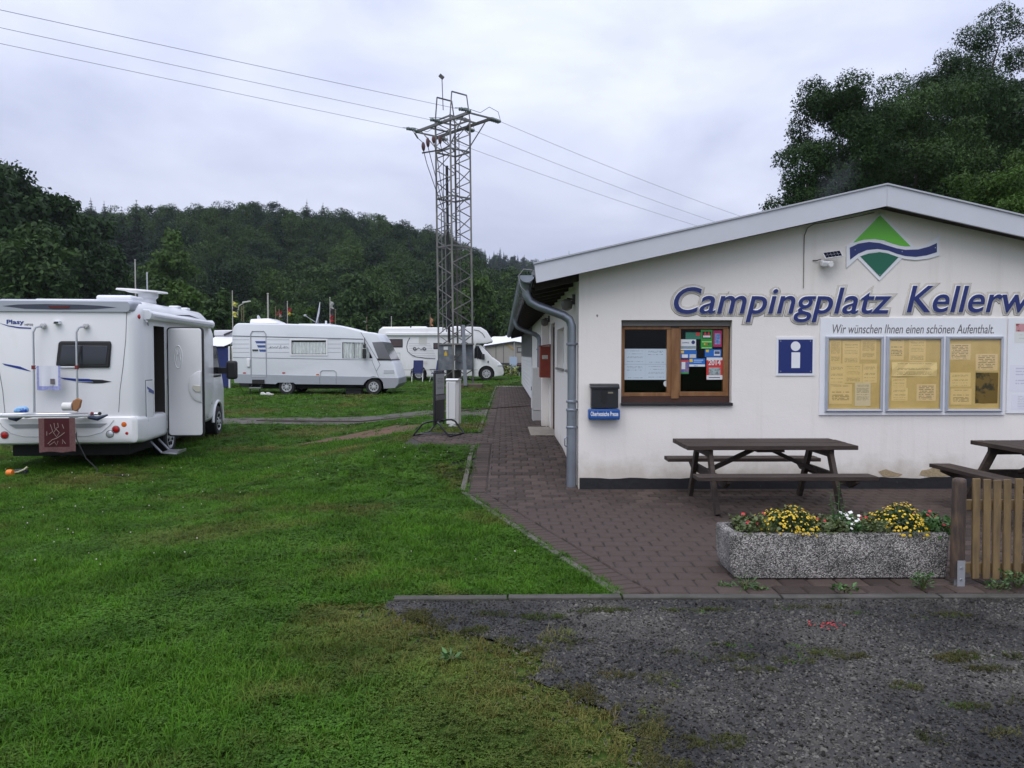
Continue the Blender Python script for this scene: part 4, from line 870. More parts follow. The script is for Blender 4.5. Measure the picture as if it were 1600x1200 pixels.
t = card('window_sticker', 1131, 446, 1335, 543, CB, 'blue sticker with a small framed picture above the 2014 poster', group=g_); patch(t, 'yellow_mark', 1145, 452, 1180, 482, CY); patch(t, 'picture', 1245, 462, 1322, 525, CW); patch(t, 'picture_dark', 1252, 470, 1316, 505, C('slate', (.06,.09,.18)), 2)
t = card('window_sticker', 820, 575, 930, 755, C('photo_blue', (.10,.10,.34), col2=(.3,.2,.18), c2s=30), 'narrow picture sticker with red top and a tower', group=g_); patch(t, 'red_top', 822, 577, 928, 598, CR); patch(t, 'tower', 840, 605, 885, 695, CW); patch(t, 'green_foot', 822, 735, 928, 753, C('green', (.02,.27,.035)))
t = card('window_sticker', 934, 560, 1134, 664, CB, 'blue sticker with yellow mark reading 2017', group=g_); patch(t, 'yellow_mark', 940, 568, 978, 606, CY); patch(t, 'white_strip', 936, 635, 1132, 662, CW); a = Z(995, 658, .107)
text_on('lettering', '2017', CB, t, (a.x, FY+.106, a.z), (1,0,0), (0,0,1), .045, .014, .001); patch(t, 'print_line', 990, 575, 1110, 590, C('palebl', (.3,.45,.7))); patch(t, 'print_line', 990, 600, 1090, 612, C('palebl', (.3,.45,.7)))
t = card('window_poster', 1152, 548, 1352, 826, CR, 'red and white poster reading 2014 with a picture of roofs', 'poster'); patch(t, 'white_top', 1153, 549, 1351, 583, CW); patch(t, 'white_foot', 1153, 770, 1351, 825, CW); a = Z(1174, 645, .107)
text_on('lettering', '2014', CW, t, (a.x, FY+.1073, a.z), (1,0,0), (0,0,1), Z(1328, 645).x-a.x, .064, .001, 0, .02); patch(t, 'picture', 1180, 675, 1325, 768, C('roofs', (.35,.42,.42), col2=(.05,.05,.05), c2s=25)); patch(t, 'print_line', 1180, 795, 1320, 803, C('ink', (.01,.01,.012)), 2)
# things on the long wall
cb = thing('electric_cabinet', (.77, 17.3, .2), 'tall pale grey electric cabinet against the long white wall', 'cabinet')
MT_CAB = M('cabinet_grey', (.50, .50, .49), .5, var=.06, vs=3)
zg = float(gz(.7, 17.2)); MB().box(.63, .90, 17.0, 17.55, zg, zg+.22).build('base', M('cabinet_base', (.44,.44,.43), .6), cb, world=True, bevel=.006); MB().box(.625, .895, 16.99, 17.56, zg+.224, 1.33).build('body', MT_CAB, cb, world=True, bevel=.008)
MB().box(.612, .625, 17.03, 17.52, zg+.26, 1.30).build('door', M('cabinet_door', (.62,.62,.60), .5), cb, world=True, bevel=.004); MB().box(.60, .612, 17.08, 17.12, .85, .93).build('lock', MT_BLACK, cb, world=True)
rb = thing('red_cabinet', (.79, 15.1, 1.18), 'rust red metal box hanging on the wall above the cabinet', 'box')
a = at(843.8, 590, 15.1); b_ = at(859.6, 541, 15.1); MB().box(a.x, XL-.002, 15.1, 15.5, a.z, b_.z).build('body', M('rust_red', (.26, .045, .024), .6, var=.25, vs=6), rb, world=True, bevel=.008)
MB().prism([(a.x-.012, b_.z), (XL-.002, b_.z+.02), (XL-.002, b_.z+.04), (a.x-.012, b_.z+.012)], 15.08, 15.52).build('cover', MATS['rust_red'], rb, world=True)
c = at(847, 561, 15.1); d = at(856, 555, 15.1); MB().box(c.x, d.x, 15.095, 15.1, c.z, d.z).build('label_plate', print_mat('red_box_plate', (.6,.58,.52), (.2,.2,.2), 5, 4, 3.), rb, world=True)
for yy, lab in ((10.05, 'small dark wall lamp under the eaves beside the near corner'), (15.45, 'round wall lamp under the eaves above the red box')):
    w = thing('wall_lamp', (XL, yy, 2.2), lab, 'lamp'); MB().box(XL-.03, XL-.001, yy-.05, yy+.05, 2.24, 2.36).build('bracket', M('lamp_dark', (.05,.05,.05), .5), w, world=True)
    MB().lathe([(.03, 2.30), (.07, 2.28), (.075, 2.24), (.06, 2.18), (.02, 2.16)], 12, (XL-.10, yy, 0)).build('shade', M('lamp_shade', (.14,.13,.12), .5), w, world=True, smooth=True); MB().tube([(XL-.02, yy, 2.30), (XL-.10, yy, 2.31)], .012, 6).build('arm', MATS['lamp_dark'], w, world=True)
# ================================================================== vehicles
MT_VAN = M('vehicle_white', (.75, .75, .75), .28, var=.03, vs=1.5, coat=.3, col2=(.60, .59, .56), c2s=1.3, c2lo=.56, c2hi=.85, stretch=(1, 1, .5))
MT_VAN2 = M('vehicle_offwhite', (.66, .68, .71), .35, var=.04, vs=1.5, coat=.2)
MT_SILV = M('vehicle_silver', (.40, .42, .46), .32, metal=.35, var=.05)
MT_GREYP = M('vehicle_grey', (.30, .31, .34), .45)
MT_TYRE = M('tyre', (.012, .012, .013), .8, bump=.2, bs=40)
MT_RIM = M('rim_silver', (.55, .56, .57), .35, metal=.25)
MT_TINT = M('tinted_acrylic', (.014, .015, .017), .08, spec=.6)
MT_RUB = M('black_rubber', (.015, .015, .016), .6)
MT_CHAS = M('chassis_black', (.012, .012, .012), .8)
MT_LRED = M('lamp_red', (.40, .012, .012), .15); MT_LORA = M('lamp_orange', (.65, .13, .01), .15); MT_LCLR = M('lamp_clear', (.6, .62, .65), .12, metal=.3)
MT_STEEL = M('bright_steel', (.55, .56, .58), .3, metal=.85); MT_SEAM = M('panel_seam', (.12, .12, .13), .6)
MT_DBLUE = M('decal_blue', (.012, .035, .24), .3); MT_DBLK = M('decal_black', (.015, .016, .02), .3)
def rrect(hw, zb, zt, r, n=5):
    P = []
    for cx, cz, a0 in ((hw-r, zt-r, 0), (-hw+r, zt-r, 90), (-hw+r, zb+r, 180), (hw-r, zb+r, 270)):
        for k in range(n+1): a = R(a0+90*k/n); P.append((cx+r*math.cos(a), cz+r*math.sin(a)))
    return P
def loft(secs, n=5):                                  # secs: (y, half width, z bottom, z top, corner radius)
    m = MB(); k = 4*(n+1)
    for (y, hw, zb, zt, r) in secs: m.v += [(p[0], y, p[1]) for p in rrect(hw, zb, zt, r, n)]
    for i in range(len(secs)-1):
        for j in range(k): m.f.append((i*k+j, i*k+(j+1)%k, (i+1)*k+(j+1)%k, (i+1)*k+j))
    m.f += [tuple(range(k)), tuple((len(secs)-1)*k+j for j in range(k))]
    return m
def cut(o, mb, mat):                                  # carve a real recess out of a closed body
    me = mb.mesh('cutter'); me.materials.append(mat); c = bpy.data.objects.new('cutter', me); COL.objects.link(c); c.parent = o.parent; 
    md = o.modifiers.new('cut', 'BOOLEAN'); md.object = c; md.operation = 'DIFFERENCE'; md.solver = 'EXACT'; md.material_mode = 'TRANSFER'
    bpy.context.view_layer.update(); dg = bpy.context.evaluated_depsgraph_get(); new = bpy.data.meshes.new_from_object(o.evaluated_get(dg))
    o.modifiers.remove(md); o.data = new; bpy.data.objects.remove(c)
    new.set_sharp_from_angle(angle=R(30)); return o
def wheel(parent, c, r, w, axis='x', out=1, spokes=8):
    """c centre, axis of rotation, out = side of the hub cap"""
    def la(prof, cap=True): return MB().lathe(prof, 24, c, axis, cap)
    t = la([(r*.62, -w/2), (r*.93, -w/2), (r, -w/2+.03), (r, w/2-.03), (r*.93, w/2), (r*.62, w/2)], False).build('wheel', MT_TYRE, parent, smooth=True, ang=30)
    o = out*(w/2-.012)
    rim = la([(r*.62, o-.06*out), (r*.63, o+.012*out), (r*.56, o+.012*out), (r*.52, o-.02*out), (r*.2, o-.012*out), (r*.17, o+.012*out), (.001, o+.014*out)]).build('rim', MT_RIM, t, smooth=True, ang=25)
    m = MB()
    for k in range(spokes):
        a = 2*math.pi*(k+.5)/spokes; p = [(math.cos(a)*r*q, math.sin(a)*r*q) for q in (.30, .47)]
        loc = [{'x': (c[0]+o+.002*out, c[1]+b[0], c[2]+b[1]), 'y': (c[0]+b[1], c[1]+o+.002*out, c[2]+b[0])}[axis] for b in p]
        m.beam(loc[0], loc[1], .03, .028)
    m.build('rim_slot', MT_CHAS, t)
    return t
def disc(parent, name, x, y, z, r, mat, axis='y', th=.02, n=18):
    return MB().lathe([(r, 0), (r*.96, -th*.6), (r*.7, -th), (.001, -th*1.05)], n, (x, y, z), axis).build(name, mat, parent, smooth=True)

# ---- low profile motorhome seen from behind (local: x right, y forward)
vx = at(100, 690, 12.15).x
van = thing('motorhome', (vx, 12.12, -.15), 'white low profile motorhome with its side door open and ladder rack behind', 'motorhome', R(6.4))
S_ = 12.1/1250
def rp_(u, v): return (u-100)*S_, 1.755+(555-v)*S_
HW = 1.12
body = loft([(0, .98, .46, 2.40, .16), (.03, 1.04, .42, 2.48, .18), (.10, 1.09, .40, 2.55, .2), (.22, HW, .38, 2.60, .2), (.5, HW, .38, 2.61, .2), (3.9, HW, .38, 2.62, .2), (4.3, HW-.01, .42, 2.55, .22), (4.75, HW-.05, .8, 2.36, .22), (5.05, HW-.14, 1.3, 2.12, .2)]).build('body', [MT_VAN, MT_CHAS], van, smooth=True, ang=30)
dark = M('van_interior', (.03, .022, .018), .8)
cut(body, MB().box(.35, 1.3, .66, 1.24, .50, 2.22), dark)
cut(body, MB().lathe([(.41, .8), (.41, 1.3)], 24, (0, 1.80, .33), 'x'), MT_CHAS); cut(body, MB().lathe([(.41, -1.3), (.41, -.8)], 24, (0, 1.80, .33), 'x'), MT_CHAS)
cab = loft([(4.0, 1.06, .34, 2.1, .15), (4.9, 1.06, .34, 2.08, .2), (5.12, 1.06, .34, 1.96, .22), (5.72, 1.03, .36, 1.36, .16), (6.0, .99, .36, 1.12, .14), (6.2, .90, .40, .98, .12), (6.27, .78, .45, .88, .1)]).build('cab', MT_VAN, van, smooth=True, ang=30)
cut(cab, MB().lathe([(.40, .7), (.40, 1.3)], 24, (0, 5.15, .33), 'x'), MT_CHAS)
MB().box(-.85, .85, .3, 5.9, .2, .42).build('chassis', MT_CHAS, van)
for sx in (-1, 1):
    wheel(van, (sx*.93, 1.80, .33), .33, .22, 'x', sx); wheel(van, (sx*.97, 5.15, .33), .33, .22, 'x', sx)
# wheel arch flare of the cab
m = MB(); m.tube([(1.06, 5.15+.43*math.cos(R(a)), .33+.43*math.sin(R(a))) for a in range(0, 181, 15)], .03, 8); m.build('wheel_flare', MT_VAN, van, smooth=True)
bp = loft([(-.055, 1.02, .44, .80, .06), (-.03, 1.09, .42, .82, .07), (.2, HW+.02, .40, .82, .07), (1.25, HW+.015, .40, .80, .07)]).build('rear_bumper', MT_VAN, van, smooth=True, ang=30)
m = MB(); 
for zc, a0 in ((.795, 0),): m.tube([rp_(u, v) and (rp_(u, v)[0], -.058, rp_(u, v)[1]) for u, v in ((10,657),(15,665),(27,676),(45,681),(60,681.5),(140,681.5),(160,676),(172,665),(178,657))], .005, 6)
m.build('bumper_crease', M('crease_grey', (.45,.46,.48), .5), bp)
MB().prism([rp_(*p) for p in ((24,662),(168,662),(158,668.5),(34,668.5))], -.062, -.03).build('bumper_recess', M('recess_grey', (.33,.34,.36), .5), bp)
pl = MB().box(.035, .215, -.073, -.06, rp_(0, 681)[1], rp_(0, 668)[1]).build('number_plate', M('plate_white', (.6,.6,.58), .4), van)
for u, v, r, mt in ((181,671.5,.05,MT_LRED), (193,664,.05,MT_LORA), (197,678,.03,MT_LRED), (172,678.6,.05,MT_LCLR), (6.5,671.5,.05,MT_LRED), (18,678.5,.05,MT_LRED), (-5,664,.05,MT_LORA)):
    x, z = rp_(u, v); d = disc(van, 'tail_lamp', x, -.05 + (abs(x) > .88)*.012, z, r, mt); MB().lathe([(r+.008, 0), (r+.008, -.012), (r, -.014)], 18, (x, -.05+(abs(x) > .88)*.012, z), 'y', cap=False).build('lamp_ring', MT_SEAM, d)
# spoiler band with dark streak and high brake lamp
m = loft([(-.03, 1.0, 2.405, 2.56, .05), (.05, 1.05, 2.40, 2.585, .06), (.35, 1.06, 2.40, 2.60, .06)]).build('roof_spoiler', MT_SILV, van, smooth=True)
st = [(18,480),(40,477.5),(80,476.5),(130,477),(160,478.5),(184,481),(150,484),(100,485),(50,484)]
MB().prism([rp_(*p) for p in st], -.034, -.028).build('dark_streak', M('streak_dark', (.05,.055,.08), .3), m); MB().prism([rp_(*p) for p in ((84,479.5),(116,479.5),(114,483),(87,483))], -.040, -.03).build('brake_lamp', M('lamp_dark_red', (.10,.012,.012), .2), m)
# rear window
a, b_ = rp_(93, 575), rp_(175, 533.5)
w = MB().prism([(a[0]+.02, a[1]), (b_[0]-.03, a[1]), (b_[0], b_[1]-.06), (b_[0]-.01, b_[1]), (a[0]+.07, b_[1]), (a[0]+.04, b_[1]-.03), (a[0], a[1]+.05)], -.035, .005).build('rear_window', MT_RUB, van, bevel=.02, seg=3)
MB().prism([rp_(*p) for p in ((98.5,570),(167,570),(170,541),(103,540))], -.041, -.034).build('pane', M('tinted_pane', (.03,.034,.042), .05, spec=.8), w, bevel=.003)
MB().prism([rp_(*p) for p in ((124,570),(126.5,570),(133,541),(130.5,541))], -.045, -.040).build('pane_bar', MT_RUB, w)
# ladder rack: two bars with bends, cross bar, platform
rack = MB().tube([(rp_(0,0)[0]+.1, -.2, .88), (.6, -.2, .88)], .018, 8).build('cycle_rack', MT_STEEL, van, smooth=True)
for u in (57.5, 120):
    x = rp_(u, 0)[0]+.08; zt, zb = rp_(0, 511)[1], rp_(0, 642)[1]
    MB().tube([(x+.10, 0, zt+.01), (x+.085, -.07, zt), (x+.03, -.12, zt-.02), (x, -.13, zt-.09), (x, -.14, zb-.02), (x, -.14, zb-.06)], .016, 10).build('rack_bar', MT_STEEL, rack, smooth=True)
    disc(rack, 'mount_cap', x+.10, -.02, zt+.01, .045, M('mount_grey', (.5,.5,.5), .5), th=.05)
    zc = rp_(0, 574)[1]; MB().box(x-.022, x+.022, -.165, -.115, zc-.028, zc+.028).build('red_clamp', M('clamp_red', (.18,.02,.02), .5), rack, bevel=.004)
MB().tube([(rp_(57.5,0)[0]+.08, -.14, rp_(0,574)[1]), (rp_(120,0)[0]+.08, -.14, rp_(0,574)[1])], .012, 8).build('cross_bar', M('bar_white', (.6,.6,.62), .4), rack)
zr = rp_(0, 646)[1]
for yy in (-.12, -.34, -.52):
    MB().box(-.85, .58, yy-.03, yy+.03, zr-.018, zr+.012).build('tray_rail', MT_STEEL if yy != -.34 else M('tray_grey', (.28,.29,.31), .45), rack, bevel=.004)
for u in (12, 57.5, 120, 127): x = rp_(u, 0)[0]+.14; MB().box(x-.02, x+.02, -.54, -.05, zr-.03, zr-.016).build('tray_arm', MT_GREYP, rack)
for u0, u1 in ((20, 42), (132, 160)):
    x0, x1 = rp_(u0, 0)[0]+.22, rp_(u1, 0)[0]+.22; MB().tube([(x0, -.4, zr-.03), ((x0+x1)/2, -.45, zr-.05), (x1, -.42, zr+.0)], [.03, .035, .012], 8).build('strap_end', M('strap_navy', (.02,.03,.07), .5), rack)
for u, mt in ((134, MATS['clamp_red']), (145, MT_RUB)): disc(rack, 'knob', rp_(u, 0)[0]+.3, -.54, zr+.03, .025, mt)
zt_ = rp_(0, 505)[1]; x = rp_(97, 0)[0]; MB().prism([(x-.05, zt_-.02), (x+.05, zt_-.03), (x+.04, zt_+.03), (x-.03, zt_+.035)], -.08, .0).build('reversing_camera', MT_VAN2, van, bevel=.01); MB().box(x-.03, x+.03, -.084, -.08, zt_-.015, zt_+.01).build('camera_lens', MT_DBLK, van)
# seams and decals on the back
for s in (1, -1):
    pts = [rp_(*p) for p in ((198,487),(196,530),(191,575),(186,610),(183.5,645),(214,650))]
    MB().tube([(s*p[0] if s == 1 else -p[0], -.001, p[1]) for p in pts[:5]], .0045, 5).build('panel_seam', MT_SEAM, van)
def decal(name, pts, mat, y=-.004): return MB().prism([rp_(*p) for p in pts], y, .004).build(name, mat, van)
decal('blue_swoosh', [(14,568),(17,568.5),(40,573),(56,580.5),(50,579.5),(34,575.5),(18,571)], MT_DBLUE); decal('blue_swoosh', [(96,590),(120,592),(141,592.5),(147,597),(120,596),(104,593)], MT_DBLUE)
decal('black_swoosh', [(141,593),(160,594),(174,597),(160,599.5),(147,599.8),(120,597.5),(147,597.6)], MT_DBLK); decal('blue_swoosh', [(10,505.5),(24,509.5),(40,512),(57,512.8),(57,514.8),(40,514),(24,511)], MT_DBLUE)
p0 = rp_(22, 509.5); text_on('lettering', 'Plasy', MT_DBLUE, van, (p0[0], -.003, p0[1]), (1,0,0), (0,0,1), 25*S_, .085, .002, 0, .02, world=False)
p0 = rp_(48, 509.8); text_on('lettering', 'HP50', MT_DBLK, van, (p0[0], -.003, p0[1]), (1,0,0), (0,0,1), 12*S_, .03, .002, 0, .0, world=False)
# right side: door frame, open leaf, hatch, step, awning, cab window, mirror
HX = HW
MB().box(HX-.01, HX+.012, .62, .66, .46, 2.26).box(HX-.01, HX+.012, 1.24, 1.30, .46, 2.26).box(HX-.01, HX+.012, .66, 1.24, 2.22, 2.26).box(HX-.01, HX+.012, .66, 1.24, .46, .50).build('door_frame', MT_VAN, van, bevel=.008)
MB().tube([(.55, .95, .6), (.55, .95, 2.1)], .02, 8).build('inner_pole', MT_STEEL, van); MB().box(.4, .48, 1.0, 1.2, .5, 2.2).build('inner_curtain', M('brown_curtain', (.10,.035,.025), .9, var=.3), van)
hinge = bpy.data.objects.new('entry_door', None)
def leaf(mb): return mb.xf(Matrix.Translation((HX+.03, 1.30, 0)) @ Matrix.Rotation(R(-4), 4, 'Z'))
dz0, dz1 = .38, 2.22
def rr(x0, x1, z0, z1, r, n=5): return [((x1-r if i in (0, 3) else x0+r)+r*math.cos(R(90*i+90*k/n)), (z1-r if i < 2 else z0+r)+r*math.sin(R(90*i+90*k/n))) for i in range(4) for k in range(n+1)]
d = leaf(MB().prism(rr(.0, .60, dz0, dz1, .06), -.02, .03)).build('entry_door', MT_RUB, van, smooth=True)
leaf(MB().prism(rr(.022, .575, dz0+.02, dz1-.02, .05), -.034, -.018)).build('inner_panel', MT_VAN, d, bevel=.012, seg=3)
sv = [(.30, -.034), (.29, -.06), (.24, -.075)]
m = MB()
for i, (r, y) in enumerate([(.235, -.032), (.225, -.055), (.18, -.07), (.02, -.074)]):
    for k in range(17): a = R(90+180*k/16); m.v.append((.572+r*math.cos(a)*.95, y, 1.22+r*math.sin(a)*1.15))
for i in range(3):
    for k in range(16): m.f.append((i*17+k, i*17+k+1, (i+1)*17+k+1, (i+1)*17+k))
leaf(m).build('waste_bin_bulge', MT_VAN, d, smooth=True)
m = MB()
for k in range(21): a = R(360*k/20); m.v += [(.19+.075*math.cos(a), -.034, 1.72+.20*math.sin(a)), (.19+.065*math.cos(a), -.042, 1.72+.19*math.sin(a)), (.19+.055*math.cos(a), -.034, 1.72+.175*math.sin(a))]
for k in range(20):
    for j in range(2): m.f.append((k*3+j, k*3+j+1, (k+1)*3+j+1, (k+1)*3+j))
leaf(m).build('embossed_oval', MT_VAN, d, smooth=True)
leaf(MB().tube([(.155, -.038, 1.66), (.17, -.038, 1.83), (.18, -.04, 1.76), (.20, -.04, 1.76), (.215, -.038, 1.84), (.225, -.038, 1.66)], .008, 6)).build('embossed_mark', MT_VAN, d, smooth=True)
leaf(MB().prism([(.43,1.22),(.44,1.17),(.50,1.13),(.57,1.13),(.57,1.24),(.45,1.25)], -.09, -.07)).build('door_pull', M('pull_cream', (.55,.53,.45), .4), d, bevel=.008)
for z in (.7, 1.3, 1.9): MB().tube([(HX+.015, 1.27, z-.05), (HX+.015, 1.27, z+.05)], .014, 8).build('hinge', MT_STEEL, van)
# service hatch with blue flash, and the wing behind the door
hb = MB().box(HX+.004, HX+.014, .27, .57, .55, 1.35).build('service_hatch', MT_VAN, van, bevel=.008); MB().box(HX-.004, HX+.006, .255, .585, .535, 1.365).build('hatch_seal', MT_SEAM, van, bevel=.004)
for z in (.75, 1.18): MB().box(HX+.014, HX+.026, .29, .33, z-.035, z+.035).build('hatch_latch', MT_VAN2, hb, bevel=.006)
MB().prism([(.29,1.26),(.60,1.18),(.60,1.13),(.33,1.18)], HX+.0145, HX+.021, 'yz').build('blue_swoosh', MT_DBLUE, van)
hb = MB().box(HX+.006, HX+.014, 2.6, 3.2, .5, 1.15).build('service_hatch', MT_VAN, van, bevel=.01)
m = MB().box(HX-.002, HX+.016, 2.1, 2.75, 1.45, 1.95).build('side_window', MT_RUB, van, bevel=.012); MB().box(HX+.015, HX+.019, 2.14, 2.71, 1.49, 1.91).build('pane', MT_TINT, m)
m = MB().box(HX-.002, HX+.016, 3.2, 3.75, 1.45, 1.95).build('side_window', MT_RUB, van, bevel=.012); MB().box(HX+.015, HX+.019, 3.24, 3.71, 1.49, 1.91).build('pane', MT_TINT, m)
sp_ = MB().tube([(1.0, .85, .34), (1.18, .82, .16), (1.42, .80, .14)], .018, 6).tube([(1.0, 1.25, .34), (1.18, 1.22, .16), (1.42, 1.20, .14)], .018, 6).build('entry_step', MT_GREYP, van); MB().box(1.18, 1.44, .80, 1.22, .145, .17).build('tread', M('tread_grey', (.16,.16,.17), .6), sp_, bevel=.005); MB().box(1.435, 1.45, .78, 1.24, .14, .185).build('step_edge', MT_STEEL, sp_)
aw = MB().prism([(HX-.03, 2.30), (HX+.09, 2.31), (HX+.11, 2.35), (HX+.11, 2.40), (HX+.08, 2.44), (HX-.03, 2.45)], .30, 4.15).build('awning', MT_VAN, van, bevel=.012)
for y0, y1 in ((.22, .302), (4.148, 4.2)): MB().prism([(HX-.04, 2.29), (HX+.095, 2.30), (HX+.12, 2.35), (HX+.12, 2.405), (HX+.085, 2.455), (HX-.04, 2.46)], y0, y1).build('end_cap', MT_VAN2, aw, bevel=.012)
MB().box(HX+.112, HX+.116, .4, 4.1, 2.345, 2.36).build('lead_rail', MT_SILV, aw)
MB().tube([(HX+.02, .22, 2.30), (HX+.06, .2, 2.26), (HX+.05, .28, 2.22), (HX+.02, .34, 2.26)], .012, 8).build('crank_eye', MT_GREYP, aw)
x = HX-.02; disc(van, 'side_lamp', .0, 0, 0, .001, MT_LRED) if False else MB().lathe([(.04, 0), (.038, .02), (.02, .03)], 12, (HX-.045, .12, 2.34), 'x').build('side_lamp', MT_LRED, van)
wd_ = MB().prism([(4.35, 1.28), (5.45, 1.28), (5.05, 1.95), (4.35, 1.95)], 1.052, 1.066, 'yz').build('cab_window', MT_RUB, van); MB().prism([(4.40, 1.32), (5.36, 1.32), (5.02, 1.91), (4.40, 1.91)], 1.0655, 1.069, 'yz').build('pane', MT_TINT, wd_)
MB().add([(-.86,5.18,1.93),(.86,5.18,1.93),(.88,5.70,1.40),(-.88,5.70,1.40),(-.86,5.20,1.955),(.86,5.20,1.955),(.88,5.72,1.42),(-.88,5.72,1.42)], [(0,1,2,3),(4,5,6,7),(0,1,5,4),(2,3,7,6),(1,2,6,5),(3,0,4,7)]).build('windscreen', MT_TINT, van)
mr = MB().beam((1.0, 5.2, 1.42), (1.28, 5.2, 1.42), .12, .14).build('mirror_arm', MT_RUB, van, bevel=.01); MB().box(1.24, 1.46, 5.12, 5.30, 1.23, 1.63).build('mirror', MT_RUB, van, bevel=.05, seg=3)
m2 = MB().beam((-1.0, 5.2, 1.42), (-1.28, 5.2, 1.42), .12, .14).build('mirror_arm', MT_RUB, van, bevel=.01); MB().box(-1.46, -1.24, 5.12, 5.30, 1.23, 1.63).build('mirror', MT_RUB, van, bevel=.05, seg=3)
MB().box(1.055, 1.064, 4.28, 4.288, .45, 1.9).build('panel_seam', MT_SEAM, van); MB().prism([(4.5,.95),(4.62,.9),(4.62,.72),(4.56,.74)], 1.058, 1.068, 'yz').build('wing_vent', MT_RUB, van)
disc(van, 'filler_cap', 0, 0, 0, .001, MT_GREYP) if False else MB().lathe([(.04, 0), (.035, .012)], 12, (HX+.0, 3.75, .72), 'x').build('side_lamp', MT_GREYP, van)
# roof: vent, hatch, satellite dish folded flat, mast, rails
MB().box(-.75, .2, .9, 1.6, 2.60, 2.655).build('roof_hatch', MT_VAN, van, bevel=.02)
MB().box(.30, .85, .55, 1.15, 2.60, 2.70).build('roof_vent', MT_VAN2, van, bevel=.04, seg=3)
sd_ = MB().lathe([(.10, 2.61), (.13, 2.64), (.12, 2.70), (.16, 2.74), (.16, 2.80), (.05, 2.82)], 16, (.78, 1.55, 0)).build('satellite_unit', MT_VAN2, van, smooth=True)
MB().lathe([(.42, 2.83), (.41, 2.855), (.2, 2.80), (.02, 2.79)], 24, (.68, 1.55, 0)).xf(Matrix.Translation((.68,1.55,2.8)) @ Matrix.Rotation(R(4), 4, 'Y') @ Matrix.Scale(.7, 4, (0,1,0)) @ Matrix.Translation((-.68,-1.55,-2.8))).build('dish', MT_VAN, sd_, smooth=True)
MB().tube([(.5, 2.4, 2.6), (.5, 2.4, 3.25)], .012, 6).build('mast', MT_STEEL, van)
for y in (2.6, 3.2): MB().box(.80, .98, y, y+.2, 2.61, 2.66).build('roof_fitting', MT_VAN2, van, bevel=.02)
MB().prism([(1.6, 2.44), (2.8, 2.50), (3.5, 2.46), (2.8, 2.475)], HX-.06, HX-.003, 'yz').build('black_swoosh', MT_DBLK, van)
VM = Matrix.Translation(van.location) @ Matrix.Rotation(R(6.4), 4, 'Z')
def on_van(name, label, cat, loc): t = thing(name, VM @ Vector(loc), label, cat, R(6.4)); return t
# things hung on or put on the rack
def cloth(w, h, y, n=12, amp=.012, seed=1, hem=None):
    r_ = np.random.default_rng(seed); m = MB(); nz = 8
    for i in range(n+1):
        for j in range(nz+1):
            k = j/nz; m.v.append((-w/2+w*i/n, y-amp*(math.sin(i*1.1+seed)*(.3+k)+.5*math.sin(i*2.3+seed*2)*k), -h*k + .008*math.sin(i*.8+seed)*k))
    for i in range(n):
        for j in range(nz): m.f.append((i*(nz+1)+j, (i+1)*(nz+1)+j, (i+1)*(nz+1)+j+1, i*(nz+1)+j+1))
    return m
def towel_mat(name, c1, c2, edge, zedge=None):
    m = bpy.data.materials.new(name); m.use_nodes = True; nt = m.node_tree; b = nt.nodes['Principled BSDF']; N = nt.nodes.new; L = nt.links.new; b.inputs['Roughness'].default_value = .95
    tc = N('ShaderNodeTexCoord'); s = N('ShaderNodeSeparateXYZ'); L(tc.outputs['Generated'], s.inputs[0])
    def mt(op, a, b_): n = N('ShaderNodeMath'); n.operation = op; [L(q, n.inputs[i]) if not isinstance(q, (int, float)) else setattr(n.inputs[i], 'default_value', q) for i, q in enumerate((a, b_))]; return n.outputs[0]
    e = mt('MAXIMUM', mt('GREATER_THAN', mt('ABSOLUTE', mt('SUBTRACT', s.outputs[0], .5), 0), .5-edge), mt('LESS_THAN', s.outputs[2], zedge if zedge else edge))
    nz = N('ShaderNodeTexNoise'); nz.inputs['Scale'].default_value = 40; L(tc.outputs['Object'], nz.inputs['Vector'])
    x = N('ShaderNodeMixRGB'); L(mt('MULTIPLY', e, mt('ADD', nz.outputs['Fac'], .35)), x.inputs[0]); x.inputs[1].default_value = (*c1, 1); x.inputs[2].default_value = (*c2, 1); L(x.outputs[0], b.inputs['Base Color']); return m
x0, z0 = rp_(79, 573); t = on_van('hand_towel', 'white hand towel with blue hem hung over the rack bar', 'towel', (x0+.09, -.165, z0-.36)); cloth(.33, .36, 0, seed=3).xf(Matrix.Translation((0, 0, .36+.012))).build('cloth', towel_mat('towel_cloth', (.68,.68,.74), (.26,.28,.55), .09, .18), t, smooth=True); MB().box(.03, .09, -.022, -.014, .10, .18).build('stitched_motif', M('motif', (.14,.12,.13), .9, var=.4, vs=60), t)
x0, z0 = rp_(84, 649); t = on_van('bath_mat', 'dark red patterned bath mat hanging below the cycle rack', 'mat', (x0+.31, -.57, z0-.49)); mm = cloth(.50, .49, 0, seed=5, amp=.008).xf(Matrix.Translation((0, 0, .49))); mm.build('cloth', towel_mat('mat_cloth', (.055,.007,.009), (.15,.075,.072), .16), t, smooth=True)
m = MB()
for pts in ([(-.08,.40),(-.05,.30),(-.10,.26)], [(-.03,.42),(-.02,.34),(.03,.36),(.02,.42)], [(0,.34),(-.04,.28),(0,.22),(.04,.28),(0,.33)], [(-.12,.12),(-.06,.18),(0,.2),(.06,.24),(.11,.28)], [(-.10,.10),(-.03,.15),(.0,.10),(.02,.16)], [(.08,.12),(.08,.18),(.12,.12)], [(-.13,.3),(-.13,.24)], [(.08,.40),(.1,.34)]): m.tube([(p[0], -.016, p[1]) for p in pts], .004, 4)
m.build('drawn_figure', M('mat_figure', (.34,.25,.22), .9), t)
